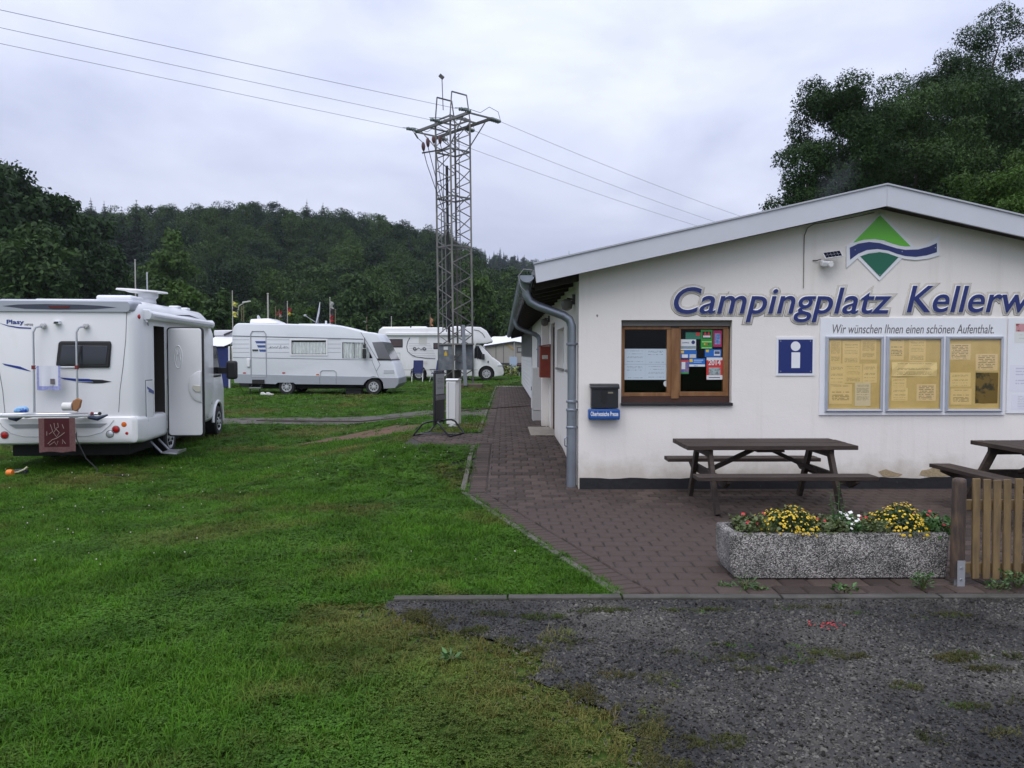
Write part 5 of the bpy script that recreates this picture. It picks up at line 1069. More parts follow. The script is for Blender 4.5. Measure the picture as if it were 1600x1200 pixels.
x0, z0 = rp_(102, 641); t = on_van('paper_roll', 'white kitchen paper roll lying on the cycle rack', 'paper roll', (x0+.2, -.35, z0)); MB().lathe([(.02, -.065), (.06, -.065), (.06, .065), (.02, .065)], 16, (0, 0, .075), 'x').build('roll', M('tissue', (.7,.69,.66), .95), t, smooth=True); MB().lathe([(.018, -.075), (.018, .067)], 10, (0, 0, .075), 'x').build('core', M('cardboard', (.12,.08,.05), .9), t)
x0, z0 = rp_(115, 641); t = on_van('brown_brush', 'brown cloth propped beside the paper roll on the rack', 'cloth', (x0+.2, -.35, z0)); MB().prism([(-.06,.02),(.0,.0),(.05,.06),(.075,.17),(.02,.2),(-.05,.16)], -.03, .03).build('cloth', M('brown_leather', (.30,.14,.06), .8, var=.2), t, bevel=.015, seg=3)
x0, z0 = rp_(36, 641.5); t = on_van('blue_bag', 'crumpled light blue bag lying on the cycle rack', 'bag', (x0+.2, -.35, z0)); MB().prism([(-.09,.0),(.09,.0),(.095,.05),(.06,.085),(-.04,.08),(-.09,.04)], -.05, .05).build('bag', M('pale_blue', (.22,.45,.72), .5, col2=(.02,.06,.4), c2s=9, c2lo=.55, c2hi=.6), t, bevel=.02, seg=2)
c = gr(28, 742, -.13); t = thing('garden_shoe', (c.x, c.y, float(gz(c.x, c.y))), 'black cable reel with orange plug lying in the grass behind the motorhome', 'cable reel')
MB().prism([(-.14,.0),(.13,.0),(.14,.05),(.10,.10),(-.02,.085),(-.13,.07)], -.05, .05).build('reel', M('reel_black', (.012,.014,.02), .5), t, bevel=.02); MB().lathe([(.045, -.04), (.05, 0), (.045, .04)], 12, (-.05, -.10, .05), 'x').build('plug', M('plug_orange', (.75,.19,.02), .5), t, smooth=True); MB().tube([(.0,-.07,.05), (.06,-.09,.06), (.13,-.07,.09), (.14,-.02,.12), (.11,.02,.07)], .012, 6).build('strap', M('strap_pale', (.42,.42,.25), .7), t)
t.name = 'cable_reel'
pw = MB().tube([VM @ Vector(p) for p in ((.20,-.03,.62), (.24,-.12,.50), (.42,-.25,.22), (.62,-.35,.06))] + [(-5.9, 11.62, -.13), (-5.4, 11.5, -.13)], .008, 6).build('power_cable', MT_RUB); rebase(pw); tag(pw, 'black mains cable trailing from the motorhome bumper to the grass', 'cable')

# ---- integrated motorhome broadside (local: x forward, near flank at y = 0)
q = at(362, 598, 28.4); hy = thing('motorhome', (q.x, 28.4, float(gz(-7, 28.4))), 'older boxy white integrated motorhome with raised satellite dish on its roof', 'motorhome')
K2 = 28.4/1250
def hp(x, y): return ((320+x/5)-362)*K2, 1.40-((440+y/5)-555)*K2
prof = [(228,790),(215,700),(216,400),(228,352),(258,326),(600,329),(1050,343),(1150,368),(1235,392),(1310,398),(1345,408),(1368,440),(1384,470),(1450,612),(1476,650),(1500,735),(1509,752),(1506,800),(1480,832),(1390,836),(1240,806)]
MB().prism([hp(*p) for p in prof], 0, 2.25).build('body', [MT_VAN2, MT_CHAS], hy, bevel=.05, seg=3)
hb_ = [o for o in hy.children if o.name.startswith('body')][0]
bpy.context.view_layer.update(); me2 = bpy.data.meshes.new_from_object(hb_.evaluated_get(bpy.context.evaluated_depsgraph_get())); hb_.modifiers.clear(); hb_.data = me2
wxr, wxf = hp(635, 0)[0], hp(1312, 0)[0]; cur_m = M('lace_curtain', (.80,.79,.77), .95, var=.35, vs=9, stretch=(3, 1, .6))
for wx in (wxr, wxf): cut(hb_, MB().lathe([(.36, -.2), (.36, .35)], 24, (wx, 0, .29), 'y'), MT_CHAS)
(a0, b0), (a1, b1) = hp(678, 568), hp(945, 460); cut(hb_, MB().box(a0, a1, -.1, .14, b0, b1), MT_CHAS)
cabw = [hp(*p) for p in ((1072,600),(1072,474),(1250,478),(1308,600))]; cut(hb_, MB().prism(cabw, -.1, .14), MT_CHAS)
def curtain(x0, x1, z0, z1, y, n=46, amp=.018):
    m = MB()
    for i in range(n+1): x = x0+(x1-x0)*i/n; yy = y+amp*math.sin(i*1.35)+amp*.4*math.sin(i*2.9); m.v += [(x, yy, z0), (x, yy, z1)]
    for i in range(n): m.f.append((2*i, 2*i+2, 2*i+3, 2*i+1))
    return m
wn = MB().box(a0-.06, a1+.06, -.02, .0, b0-.05, b0).box(a0-.06, a1+.06, -.02, .0, b1, b1+.05).box(a0-.06, a0, -.02, .0, b0, b1).box(a1, a1+.06, -.02, .0, b0, b1).build('side_window', MT_VAN, hy, bevel=.006)
curtain(a0+.01, a1-.01, b0+.02, b1-.06, .035).build('curtain', cur_m, wn, smooth=True); MB().box(a0, a1, .004, .010, b0, b1).build('pane', MT_GLASS, wn)
cw = curtain(cabw[0][0]+.02, cabw[0][0]+.95, cabw[0][1]+.01, cabw[1][1]-.01, .04, 40, .02).build('cab_window', cur_m, hy, smooth=True); MB().prism(cabw, .004, .010).build('pane', MT_GLASS, cw)
MB().box(hp(1163,0)[0]-.012, hp(1163,0)[0]+.012, -.004, .012, cabw[0][1], cabw[1][1]).build('divider', MT_SEAM, cw)
for wx in (wxr, wxf): wheel(hy, (wx, .13, .28), .285, .2, 'y', -1); wheel(hy, (wx, 2.1, .28), .285, .2, 'y', 1)
MB().box(.5, 5.7, .35, 1.9, .2, .5).build('chassis', MT_CHAS, hy)
for row, (x1_) in ((455, 1), (488, 1), (520, 1), (553, 1)):
    for u0, u1 in ((222, 350), (490, 660), (958, 1060)):
        (p, z_), (q_, _) = hp(u0, row), hp(u1, row); MB().box(p, q_, -.003, .004, z_-.007, z_+.007).build('side_rib', M('rib_grey', (.30,.31,.33), .5), hy)
(p, z_), (q_, z2) = hp(222, 425), hp(1235, 450); MB().beam((p, -.002, z_), (q_, -.002, z2), .012, .028).build('dark_trim', M('trim_dark', (.12,.13,.15), .5), hy)
(p, z_), (q_, z2) = hp(222, 592), hp(1310, 612); MB().beam((p, -.002, z_), (q_, -.002, z2), .01, .014).build('trim_line', MT_SEAM, hy)
sk = [(222,722),(1350,745),(1352,752),(1300,752),(1262,768),(1242,790),(1232,806),(705,800),(690,788),(568,788),(552,800),(232,790)]
MB().prism([hp(*p) for p in sk], -.012, .002).build('lower_skirt', MT_SILV, hy)
for u in (895, 1022): (p, z_) = hp(u, 0); MB().box(p-.006, p+.006, -.016, -.012, hp(0,800)[1], hp(0,748)[1]).build('skirt_seam', MT_SEAM, hy)
MB().prism([hp(*p) for p in ((1352,748),(1509,750),(1509,800),(1480,834),(1395,838),(1392,800),(1370,765))], -.018, 2.268).build('front_bumper', MT_GREYP, hy, bevel=.02)
MB().prism([hp(*p) for p in ((1303,474),(1384,470),(1452,612),(1356,612))], -.008, 2.258).build('windscreen', M('screen_curtained', (.15,.15,.16), .08, spec=.7), hy); MB().prism([hp(*p) for p in ((1340,600),(1450,606),(1455,616),(1345,616))], -.012, 2.262).build('wiper_strip', MT_RUB, hy)
MB().prism([hp(*p) for p in ((1393,690),(1472,690),(1476,716),(1393,718))], -.010, 2.26).build('headlight', MT_LCLR, hy)
seam = [(1215,395),(1255,460),(1350,620),(1365,650),(1335,700)]; MB().tube([(hp(*p)[0], -.002, hp(*p)[1]) for p in seam], .008, 5).build('cab_seam', MT_SEAM, hy)
MB().tube([(hp(*p)[0], -.002, hp(*p)[1]) for p in ((1300,615),(1335,700),(1352,745))], .006, 5).build('cab_seam', MT_SEAM, hy)
dd = MB().tube([(hp(*p)[0], -.012, hp(*p)[1]) for p in ((362,745),(362,410),(375,388),(465,388),(480,410),(480,745),(362,745))], .014, 6).build('entry_door', M('door_trim', (.34,.35,.37), .4), hy, smooth=True)
(p, z_), (q_, z2) = hp(375, 540), hp(418, 530); MB().box(p, q_, -.03, -.002, z_, z2).build('handle', MT_RUB, dd)
for i, (x0, x1, y0) in enumerate(((396, 476, 465), (410, 476, 497), (424, 476, 530))): MB().prism([hp(*p) for p in ((x0, y0), (x1, y0), (x1, y0+18), (x0+8, y0+18))], -.006, .002).build('blue_stripe', M('stripe_blue', (.05,.09,.28), .4), hy)
m = MB()
for pts in ([(505,520),(520,503),(512,520),(530,508),(540,518),(550,508),(560,518),(575,503)], [(583,525),(595,495),(600,525),(588,510)], [(610,518),(625,505),(620,520),(635,508),(650,515)]): m.tube([(hp(*p)[0], -.003, hp(*p)[1]) for p in pts], .006, 4)
m.build('script_lettering', MT_SEAM, hy)
for u, mt in ((310, MT_LRED), (615, MT_LRED), (878, MT_LORA)): (p, z_) = hp(u, 713 if u < 800 else 725); MB().box(p-.05, p+.05, -.012, .0, z_-.02, z_+.02).build('marker_lamp', mt, hy)
m = MB().tube([(hp(*p)[0], -.012, hp(*p)[1]) for p in ((897,758),(900,705),(915,693),(1005,693),(1022,705),(1022,758))], .010, 6).build('service_hatch', MATS['door_trim'], hy)
m = MB().box(hp(330,0)[0], hp(356,0)[0], -.05, .0, hp(0,668)[1], hp(0,600)[1]).build('entry_lamp', MT_VAN, hy, bevel=.03, seg=2)
st_ = MB().box(hp(372,0)[0], hp(465,0)[0], -.06, .1, hp(0,795)[1], hp(0,765)[1]).build('entry_step', MT_CHAS, hy); MB().box(hp(365,0)[0], hp(455,0)[0], -.30, -.05, .24, .27).build('tread', MT_STEEL, st_)
for u in (372, 445): MB().tube([(hp(u,0)[0], -.06, .35), (hp(u,0)[0], -.28, .25), (hp(u,0)[0], -.28, .0)], .02, 6).build('step_leg', MT_CHAS, st_)
ma = MB().tube([(hp(1248,0)[0], -.05, hp(0,440)[1]), (hp(1248,0)[0], -.10, hp(0,500)[1])], .015, 6).build('mirror_arm', MT_RUB, hy); MB().box(hp(1235,0)[0], hp(1260,0)[0], -.22, -.06, hp(0,602)[1], hp(0,525)[1]).build('mirror', MT_RUB, hy, bevel=.02); MB().box(hp(1238,0)[0], hp(1258,0)[0], -.2, -.06, hp(0,520)[1], hp(0,490)[1]).build('mirror', MT_RUB, hy, bevel=.02)
zr_ = hp(0, 328)[1]
rb_ = MB().add([(hp(325,0)[0],.4,zr_+.02),(hp(545,0)[0],.4,zr_+.02),(hp(545,0)[0],1.7,zr_+.02),(hp(325,0)[0],1.7,zr_+.02),(hp(330,0)[0],.45,zr_+.17),(hp(470,0)[0],.45,zr_+.20),(hp(470,0)[0],1.65,zr_+.20),(hp(330,0)[0],1.65,zr_+.17),(hp(535,0)[0],.5,zr_+.08),(hp(535,0)[0],1.6,zr_+.08)], [(0,1,2,3),(0,1,8,5,4),(2,3,7,6,9),(4,5,6,7),(5,8,9,6),(8,1,2,9),(0,3,7,4)]).build('roof_box', MT_VAN, hy, bevel=.03, seg=2)
MB().box(hp(715,0)[0], hp(970,0)[0], .3, 1.6, zr_-.06, zr_+.0).build('roof_platform', MT_VAN2, hy, bevel=.02)
dc = Vector((hp(840,0)[0], .9, hp(0,237)[1])); m = MB().lathe([(.02, -.05), (.2, -.035), (.40, .0), (.405, .012), (.2, -.02), (.02, -.035)], 24); m.xf(Matrix.Translation(dc) @ Matrix.Rotation(R(14), 4, 'Z') @ Matrix.Rotation(R(-79), 4, 'Y')); ds = m.build('satellite_dish', M('dish_grey', (.66,.68,.70), .4), hy, smooth=True)
MB().tube([(dc.x-.02, .9, zr_), (dc.x-.02, .9, dc.z-.15), (dc.x+.02, .9, dc.z-.1)], .03, 8).build('dish_post', MT_GREYP, ds); MB().tube([(dc.x-.05, .9, dc.z-.36), (hp(745,0)[0], .88, hp(0,262)[1])], .012, 6).build('dish_arm', MT_GREYP, ds); MB().lathe([(.03, -.05), (.035, .04)], 8, (hp(738,0)[0], .88, hp(0,256)[1]), 'x').build('receiver', MT_GREYP, ds)
MB().box(hp(910,0)[0], hp(922,0)[0], .6, .68, zr_-.04, zr_+.12).build('roof_fitting', MT_VAN2, hy)
MB().lathe([(.02, -.01), (.2, 0), (.21, .02)], 20).xf(Matrix.Translation((hp(303,0)[0], 1.9, zr_+.18)) @ Matrix.Rotation(R(75), 4, 'Y')).build('side_dish', MATS['dish_grey'], hy, smooth=True)
for k, (dx, nm) in enumerate(((490, 'left'), (533, 'right'))):
    t = thing('white_shoe', (q.x+hp(dx,0)[0], 28.0, float(gz(-8, 28.0))+.005), f'white shoe by the motorhome step, {nm} one of the pair', 'shoe', R(20*k-10)); MB().prism([(-.14,0),(.13,0),(.14,.04),(.02,.06),(-.04,.11),(-.13,.10)], -.045, .045).build('upper', M('shoe_white', (.6,.6,.58), .7), t, bevel=.02); MB().box(-.142, .135, -.047, .047, -.012, .002).build('sole', M('shoe_sole', (.3,.29,.27), .8), t)
t = thing('leveling_box', (q.x+hp(1150,0)[0], 28.6, float(gz(-6, 28.6))), 'black crate lying under the integrated motorhome', 'crate'); MB().box(-.28, .28, 0, .3, 0, .17).build('crate', MT_CHAS, t, bevel=.02); MB().box(-.3, .3, -.01, .31, .17, .19).build('lid', MT_RUB, t)
t.name = 'crate'

# ---- alcove motorhome behind the pylon
q = at(591, 586, 42); al = thing('motorhome', (q.x, 42, float(gz(-4, 42))), 'white alcove motorhome with brown tinted windows behind the lattice pylon', 'motorhome'); K3 = 42/1250
def ap(x, y): return ((560+x/5)-591)*K3, 1.34-((480+y/5)-555)*K3
liv = [(162,530),(155,205),(163,175),(190,163),(400,163),(880,153),(955,157),(1000,185),(1046,258),(1043,272),(1000,284),(920,286),(905,330),(900,540),(700,545),(300,545)]
MB().prism([ap(*p) for p in liv], 0, 2.3).build('body', MT_VAN, al, bevel=.06, seg=3)
MB().prism([ap(*p) for p in ((890,288),(945,292),(968,305),(1045,392),(1100,432),(1130,468),(1136,520),(1125,538),(1060,546),(890,546))], .14, 2.16).build('cab', MT_VAN, al, bevel=.05, seg=3)
hbc = al.children[-1] if al.children[-1].name.startswith('cab') else [o for o in al.children if o.name.startswith('cab')][0]
for o in [o for o in al.children if o.name.startswith(('body', 'cab'))]:
    bpy.context.view_layer.update(); me2 = bpy.data.meshes.new_from_object(o.evaluated_get(bpy.context.evaluated_depsgraph_get())); o.modifiers.clear(); o.data = me2
    for u in (470, 998): cut(o, MB().lathe([(.43, -.2), (.43, .5)], 20, (ap(u,0)[0], 0, .36), 'y'), MT_CHAS)
for u in (470, 998): wheel(al, (ap(u,0)[0], .28, .36), .36, .22, 'y', -1); wheel(al, (ap(u,0)[0], 2.05, .36), .36, .22, 'y', 1)
MB().box(.8, 6.6, .4, 1.9, .25, .6).build('chassis', MT_CHAS, al)
(p, z_), (q_, z2) = ap(217, 315), ap(347, 250); w = MB().box(p, q_, -.02, .01, z_, z2).build('side_window', MT_RUB, al, bevel=.03); MB().box(p+.05, q_-.05, -.026, -.018, z_+.05, z2-.05).build('pane', M('brown_pane', (.09,.065,.065), .08), w)
(p, z_), (q_, z2) = ap(585, 328), ap(650, 280); w = MB().box(p, q_, -.02, .01, z_, z2).build('side_window', MT_RUB, al, bevel=.03); MB().box(p+.05, q_-.05, -.026, -.018, z_+.05, z2-.05).build('pane', MATS['brown_pane'], w)
(p, z_), (q_, z2) = ap(472, 290), ap(535, 235); MB().box(p, q_, -.012, .01, z_, z2).build('fridge_vent', M('vent_cream', (.58,.57,.53), .6), al); (p, z_), (q_, z2) = ap(495, 445), ap(538, 422); MB().box(p, q_, -.012, .01, z_, z2).build('fridge_vent', MATS['vent_cream'], al)
cwp = [ap(*p) for p in ((903,400),(903,303),(938,305),(985,395),(985,408),(950,408),(925,398))]; w = MB().prism(cwp, .118, .15).build('cab_window', MT_TINT, al); (p, _) = ap(928, 0); MB().box(p-.02, p+.02, .112, .12, ap(0,405)[1], ap(0,303)[1]).build('divider', MT_RUB, w)
MB().prism([ap(*p) for p in ((945,293),(970,300),(1047,392),(1030,393),(1000,380))], .2, 2.1).build('windscreen', MT_TINT, al); MB().box(ap(960,0)[0], ap(985,0)[0], -.06, .12, ap(0,410)[1], ap(0,365)[1]).build('mirror', MT_RUB, al, bevel=.04)
MB().prism([ap(*p) for p in ((1085,445),(1118,445),(1128,468),(1085,468))], .128, .3).build('headlight', MT_LCLR, al, bevel=.02); MB().prism([ap(*p) for p in ((1118,450),(1134,470),(1134,482))], .13, 2.1).build('grille', MT_RUB, al)
(p, z_) = ap(1012, 428); MB().box(p-.03, p+.03, .11, .14, z_-.06, z_+.06).build('side_vent', MT_RUB, al)
(p, z_), (q_, z2) = ap(217, 218), ap(865, 206); MB().box(p, q_, -.12, .0, z_-.03, z2+.04).build('awning', MT_VAN, al, bevel=.02)
MB().tube([(ap(*p)[0], -.003, ap(*p)[1]) for p in ((403,238),(385,270),(377,310),(385,345),(410,370),(450,388),(520,398),(600,402))], .022, 5).build('decal_curve', MT_SEAM, al)
m = MB()
for i in range(9): zz = 285+i*13; (p, z_), (q_, _) = ap(395+max(0, (i-5)*9), zz), ap(560+i*6, zz); m.box(p, q_, -.003, .002, z_-.008, z_+.008)
m.build('decal_lines', M('decal_grey', (.32,.32,.34), .5), al); m = MB()
for cx in (440, 515):
    m.tube([(ap(cx+14*math.cos(t_)*(1-.06*t_), 0)[0], -.006, ap(0, 325+14*math.sin(t_)*(1-.06*t_))[1]) for t_ in np.linspace(0, 10, 24)], .02, 5)
m.tube([(ap(*p)[0], -.006, ap(*p)[1]) for p in ((450,335),(470,318),(490,335),(505,320))], .018, 5); m.build('swirl_motif', MT_SEAM, al)
MB().tube([(ap(*p)[0], -.003, ap(*p)[1]) for p in ((900,178),(940,185),(970,208),(988,238))], .02, 5).build('decal_curve', MT_SEAM, al)
(p, z_), (q_, z2) = ap(160, 490), ap(930, 495); MB().box(p, q_, -.004, .003, z_-.012, z_+.012).build('skirt_line', MATS['decal_grey'], al)
(p, z_), (q_, z2) = ap(215, 520), ap(325, 358); MB().tube([(p,-.003,z_),(p,-.003,z2),(q_,-.003,z2),(q_,-.003,z_)], .01, 4).build('garage_hatch', MATS['decal_grey'], al)
m = MB().tube([(ap(*p)[0], .3, ap(*p)[1]) for p in ((166,205),(166,175),(185,158),(400,157))], .03, 6).build('roof_rail', MT_STEEL, al); MB().box(ap(402,0)[0], ap(525,0)[0], .6, 1.6, ap(0,163)[1], ap(0,148)[1]).build('roof_vent', MT_VAN, al, bevel=.06); MB().box(ap(735,0)[0], ap(790,0)[0], .6, 1.4, ap(0,160)[1], ap(0,146)[1]).build('roof_vent', MT_VAN, al, bevel=.06)
for u in (325, 350): MB().tube([(ap(u,0)[0], .3, .5), (ap(u,0)[0], .3, .0)], .03, 6).build('corner_steady', MT_CHAS, al)
# ================================================================== lattice pylon and wires
MT_GALV = M('galvanised_steel', (.135, .135, .13), .55, metal=.25, var=.3, vs=1.2, col2=(.20, .19, .17), c2s=1.0)
MT_GALVD = M('shaded_dark_steel', (.075, .07, .065), .6, metal=.3, var=.3, vs=1.5)  # far-side pylon members take this darker tone as painted shade; fittings too
MT_PORC = M('brown_porcelain', (.075, .028, .024), .3); MT_INS = M('insulator_glass', (.10, .13, .12), .25)
PY = 35.0; PZ = float(gz(-2, PY)); pyx = at(709, 600, PY - .6).x
TH = R(40.7); PS = 1.06                                  # square plan, side along the right face
pyl = thing('lattice_pylon', (pyx + .1, PY, PZ), 'tall grey steel lattice pylon carrying three power lines', 'pylon')
ex, ey = Vector((math.cos(TH), math.sin(TH), 0)), Vector((-math.sin(TH), math.cos(TH), 0))
LEAN = Vector((-.0105, 0, 1)); HT = 11.62
O = Vector((pyx, PY - .62, PZ))
def pc(i, j, z): return O + ex*(PS*i) + ey*(PS*j) + LEAN*z   # corner (0,0) nearest the camera
def P(mb, name, mat, parent=None, **k): return mb.build(name, mat, parent or pyl, world=True, **k)
def angle_bar(a, b, w=.05): return MB().beam(a, b, w, .012).beam(Vector(a), Vector(b), .012, w)
corners = [(0,0), (1,0), (1,1), (0,1)]
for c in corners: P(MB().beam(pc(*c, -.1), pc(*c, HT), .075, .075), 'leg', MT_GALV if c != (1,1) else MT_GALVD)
step = 1.02; nz = int(HT/step)
for f in range(4):
    a, b = corners[f], corners[(f+1) % 4]
    for k in range(nz):
        z0, z1 = .25 + k*step, .25 + (k+1)*step
        if z1 > HT - .1: z1 = HT - .1
        if k % 2 == 0 or f in (0, 1, 2, 3):
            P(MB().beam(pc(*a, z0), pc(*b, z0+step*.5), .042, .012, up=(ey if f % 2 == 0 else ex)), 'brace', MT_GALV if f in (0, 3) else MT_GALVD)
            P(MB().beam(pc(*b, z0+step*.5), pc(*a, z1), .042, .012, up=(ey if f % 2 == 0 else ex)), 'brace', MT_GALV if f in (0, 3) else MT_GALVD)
for z in (6.1, 8.2, 10.2, HT-.05):
    for f in range(4): P(MB().beam(pc(*corners[f], z), pc(*corners[(f+1) % 4], z), .06, .06), 'ring_bar', MT_GALV)
# head frames (two trapezoid hoops) and the cross arm
for j in (0, 1):
    a, b = pc(0, j, HT), pc(1, j, HT); t0, t1 = a + ex*.10 + LEAN*.98, b - ex*.16 + LEAN*.98
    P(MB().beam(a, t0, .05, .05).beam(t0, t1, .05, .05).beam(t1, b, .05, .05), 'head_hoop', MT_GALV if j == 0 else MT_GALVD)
za = HT - .48
# cross arm: a flat frame whose long side runs from far left to near right
AX = Vector((.652, -.758, 0)); n_ = Vector((.758, .652, 0)); zA = PZ + 11.36
c0 = Vector(((pc(0,0,za).x+pc(1,1,za).x)/2, (pc(0,0,za).y+pc(1,1,za).y)/2, zA))
AW, AL = .62, 1.9
def armp(t, s, dz=0): return c0 + AX*t + n_*s + Vector((0, 0, dz))
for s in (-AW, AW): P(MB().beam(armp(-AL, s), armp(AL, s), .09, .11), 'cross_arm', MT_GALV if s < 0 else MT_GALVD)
for t in (-AL, -.95, .95, AL): P(MB().beam(armp(t, -AW), armp(t, AW), .06, .06), 'arm_strut', MT_GALV)
for t in (-1.5, 1.5):
    for s in (-AW, AW): P(MB().beam(armp(t, s*.98, -.05), armp(.33*t, s*.8, -1.0), .035, .035), 'arm_stay', MT_GALV)
# insulators (tension strings on both sides), wire ends
att = [(-1.6, 'a'), (0, 'b'), (1.6, 'c')]
def insulator(a, b, name='insulator'):
    a, b = Vector(a), Vector(b); d = b - a; m = MB(); n = 5; pts = []; rs_ = []
    for k in range(n):
        for q, r in ((0, .03), (.35, .075), (.55, .075), (.8, .03)): pts.append(a + d*((k+q)/n)); rs_.append(r)
    m.tube(pts, rs_, 10); return P(m, name, MT_INS, smooth=True)
wl_px = [(645,199), (668,186), (676,165)]; left_far = [(0,65), (0,40), (0,12)]
right_px = [(768,189), (738,201), (735,231)]; right_far = [(1135,342), (1170,332), (1110,347)]
def wire(name, a, b, sag, label):
    a, b = Vector(a), Vector(b); pts = [a.lerp(b, k/24) + Vector((0, 0, -sag*4*(k/24)*(1-k/24))) for k in range(25)]
    o = MB().tube(pts, .008, 5).build(name, M('line_wire', (.10,.10,.11), .5, metal=.5)); rebase(o); return tag(o, label, 'power line', 'overhead power lines')
lab_l = ('lowest overhead wire running left from the pylon', 'middle overhead wire running left from the pylon', 'highest overhead wire running left from the pylon')
lab_r = ('highest overhead wire running right behind the roof', 'middle overhead wire running right behind the roof', 'lowest overhead wire running right behind the roof')
for k, t in enumerate((-AL, -.1, AL)):
    a = armp(t, -AW, .06); far = at(0, (65, 40, 12)[k], (26.8, 25.0, 23.2)[k]); d = (far - a).normalized(); e = a + d*.5
    insulator(a + Vector((.0, .0, .05)), e); insulator(a + AX*.16 + Vector((0, 0, -.06)), e + AX*.1)
    wire('power_line', e, a + (far - a)*2.2, .06, lab_l[k])
for k, t in enumerate((AL, .1, -AL)):
    a = armp(t, AW, .0); far = at((1175, 1140, 1110)[k], (332, 342, 347)[k], 52); d = (far - a).normalized(); e = a + d*.55; insulator(a, e); insulator(a - AX*.16, e - AX*.1)
    wire('power_line', e, e + (far - e)*1.9, .5, lab_r[k])
    b_ = armp(t, -AW, .06); P(MB().tube([e, e + Vector((-.1, -.1, .38)), a + Vector((-.1, -.1, .45)), armp(t, 0, .12), b_ + Vector((-.1, -.1, .1)), b_ - n_*.7], .012, 5), 'jumper_wire', MT_GALVD)
# arresters and cable terminals hanging left below the arm
for k, (u, v, v2) in enumerate(((661, 222, 236), (668, 215, 230), (677, 212, 224), (687, 211, 225))):
    a = at(u, v, PY - .9 + .2*k); b = at(u+1, v2, PY - .9 + .2*k); m = MB(); m.tube([a, a.lerp(b, .2), a.lerp(b, .5), a.lerp(b, .8), b], [.03, .07, .085, .065, .03], 8); P(m, 'cable_terminal', MT_PORC, smooth=True)
    P(MB().tube([b, b + Vector((.12, .1, -.5)), Vector((pc(.3, .5, 0).x - .35, PY, b.z - 2.4)), Vector((pc(.3, .6, 0).x - .25, PY, PZ + 6.5))], .016, 5), 'riser_cable', MT_RUB)
P(MB().beam(at(660, 239, PY-.9), at(690, 234, PY-.2), .06, .06).beam(at(690, 234, PY-.2), at(702, 228, PY), .06, .06), 'terminal_bracket', MT_GALVD)
P(MB().tube([at(643, 201, PY-1.6), at(652, 215, PY-1.3), at(661, 223, PY-.9)], .014, 5), 'jumper_wire', MT_GALVD); P(MB().tube([at(648, 208, PY-1.4), at(653, 216, PY-1.2)], .035, 6), 'fuse', MT_GALV)
# cable bundle, ladder and top mast
P(MB().tube([Vector((pc(.25,.6,z).x, pc(.25,.6,z).y, pc(0,0,z).z)) for z in (1.2, 3.0, 5, 7, 9.6)], .06, 8), 'riser_cable', MT_RUB)
for sx in (.42, .72): P(MB().beam(pc(.75, sx, 2.2), pc(.75, sx, HT-.6), .035, .035), 'ladder_rail', MT_GALVD)
for k in range(30): P(MB().beam(pc(.75, .42, 2.4+k*.32), pc(.75, .72, 2.4+k*.32), .022, .022), 'ladder_rung', MT_GALVD)
for sx in (.50, .75): P(MB().beam(pc(.05, sx, 2.4), pc(.05, sx, 7.6), .04, .04), 'cable_tray_rail', MT_GALV)
for k in range(9): P(MB().beam(pc(.05, .5, 2.6+k*.6), pc(.05, .75, 2.6+k*.6), .025, .025), 'cable_tray_rung', MT_GALV)
ms = at(692.5, 172, PY); mt_ = at(690.5, 121, PY); P(MB().tube([ms, mt_], .02, 6), 'mast', MT_GALVD); P(MB().beam(mt_ + Vector((-.10, 0, .10)), mt_ + Vector((.06, 0, -.04)), .10, .14), 'weather_head', MT_GALVD)
# switch cabinets low on the mast, grey post, footing
def cabinet(u0, v0, u1, v1, y, th, mat, name='switch_cabinet'):
    a, b = at(u0, v1, y), at(u1, v0, y); return P(MB().box(a.x, b.x, y, y+th, a.z, b.z), name, mat, bevel=.02)
MT_SWC = M('cabinet_galv', (.13, .145, .165), .55, metal=.4, var=.3, vs=2.5, col2=(.20,.21,.22), c2s=4)
c1 = cabinet(685.5, 538, 709, 578.5, PY-.55, .4, MT_SWC); c2 = cabinet(711, 537, 738.5, 577.5, PY-.35, .45, MT_SWC)
a = at(693.2, 546.5, PY-.55); b = at(699.8, 541.5, PY-.55); P(MB().box(a.x, b.x, PY-.562, PY-.55, a.z, b.z), 'white_plate', M('plate_white2', (.62,.63,.62), .5), c1)
a = at(694.2, 556, PY-.55); b = at(698.8, 552, PY-.55); P(MB().box(a.x, b.x, PY-.562, PY-.55, a.z, b.z), 'warning_plate', M('warn_yellow', (.55,.36,.02), .5), c1); q = [at(694.5, 552, PY-.55), at(698.6, 552, PY-.55), at(696.5, 547.6, PY-.55)]; P(MB().prism([(p.x, p.z) for p in q], PY-.562, PY-.55), 'warning_triangle', MATS['warn_yellow'], c1)
a = at(684.5, 539, PY-.6); b = at(740, 536.5, PY-.6); P(MB().box(a.x, b.x, PY-.62, PY+.2, b.z-.06, b.z), 'cabinet_shelf', MT_GALV)
P(MB().prism([(at(721+q, v, PY).x, at(721, v, PY).z) for q, v in ((2,509),(7,509),(10.5,601),(5,601))], PY-1.0, PY-.88), 'cable_duct', M('duct_grey', (.22,.235,.26), .5, metal=.3, var=.15))
for u in (703, 714): a = at(u-4, 596, PY+.2); P(MB().lathe([(.17, PZ-.02), (.18, PZ+.75)], 14, (at(u, 590, PY).x, PY+.3, 0)), 'cable_boot', MT_GALVD)
P(MB().box(at(737,0,PY).x-.6, at(737,0,PY).x+.46, PY-.9, PY+.3, PZ-.1, PZ+.16), 'concrete_footing', M('footing', (.10,.075,.055), .95, var=.3, vs=5, bump=.5), bevel=.03)
P(MB().box(pyx-.75, at(737,0,PY).x-.62, PY-.8, PY+.9, PZ-.1, PZ+.06), 'concrete_footing', MATS['footing'], bevel=.03)

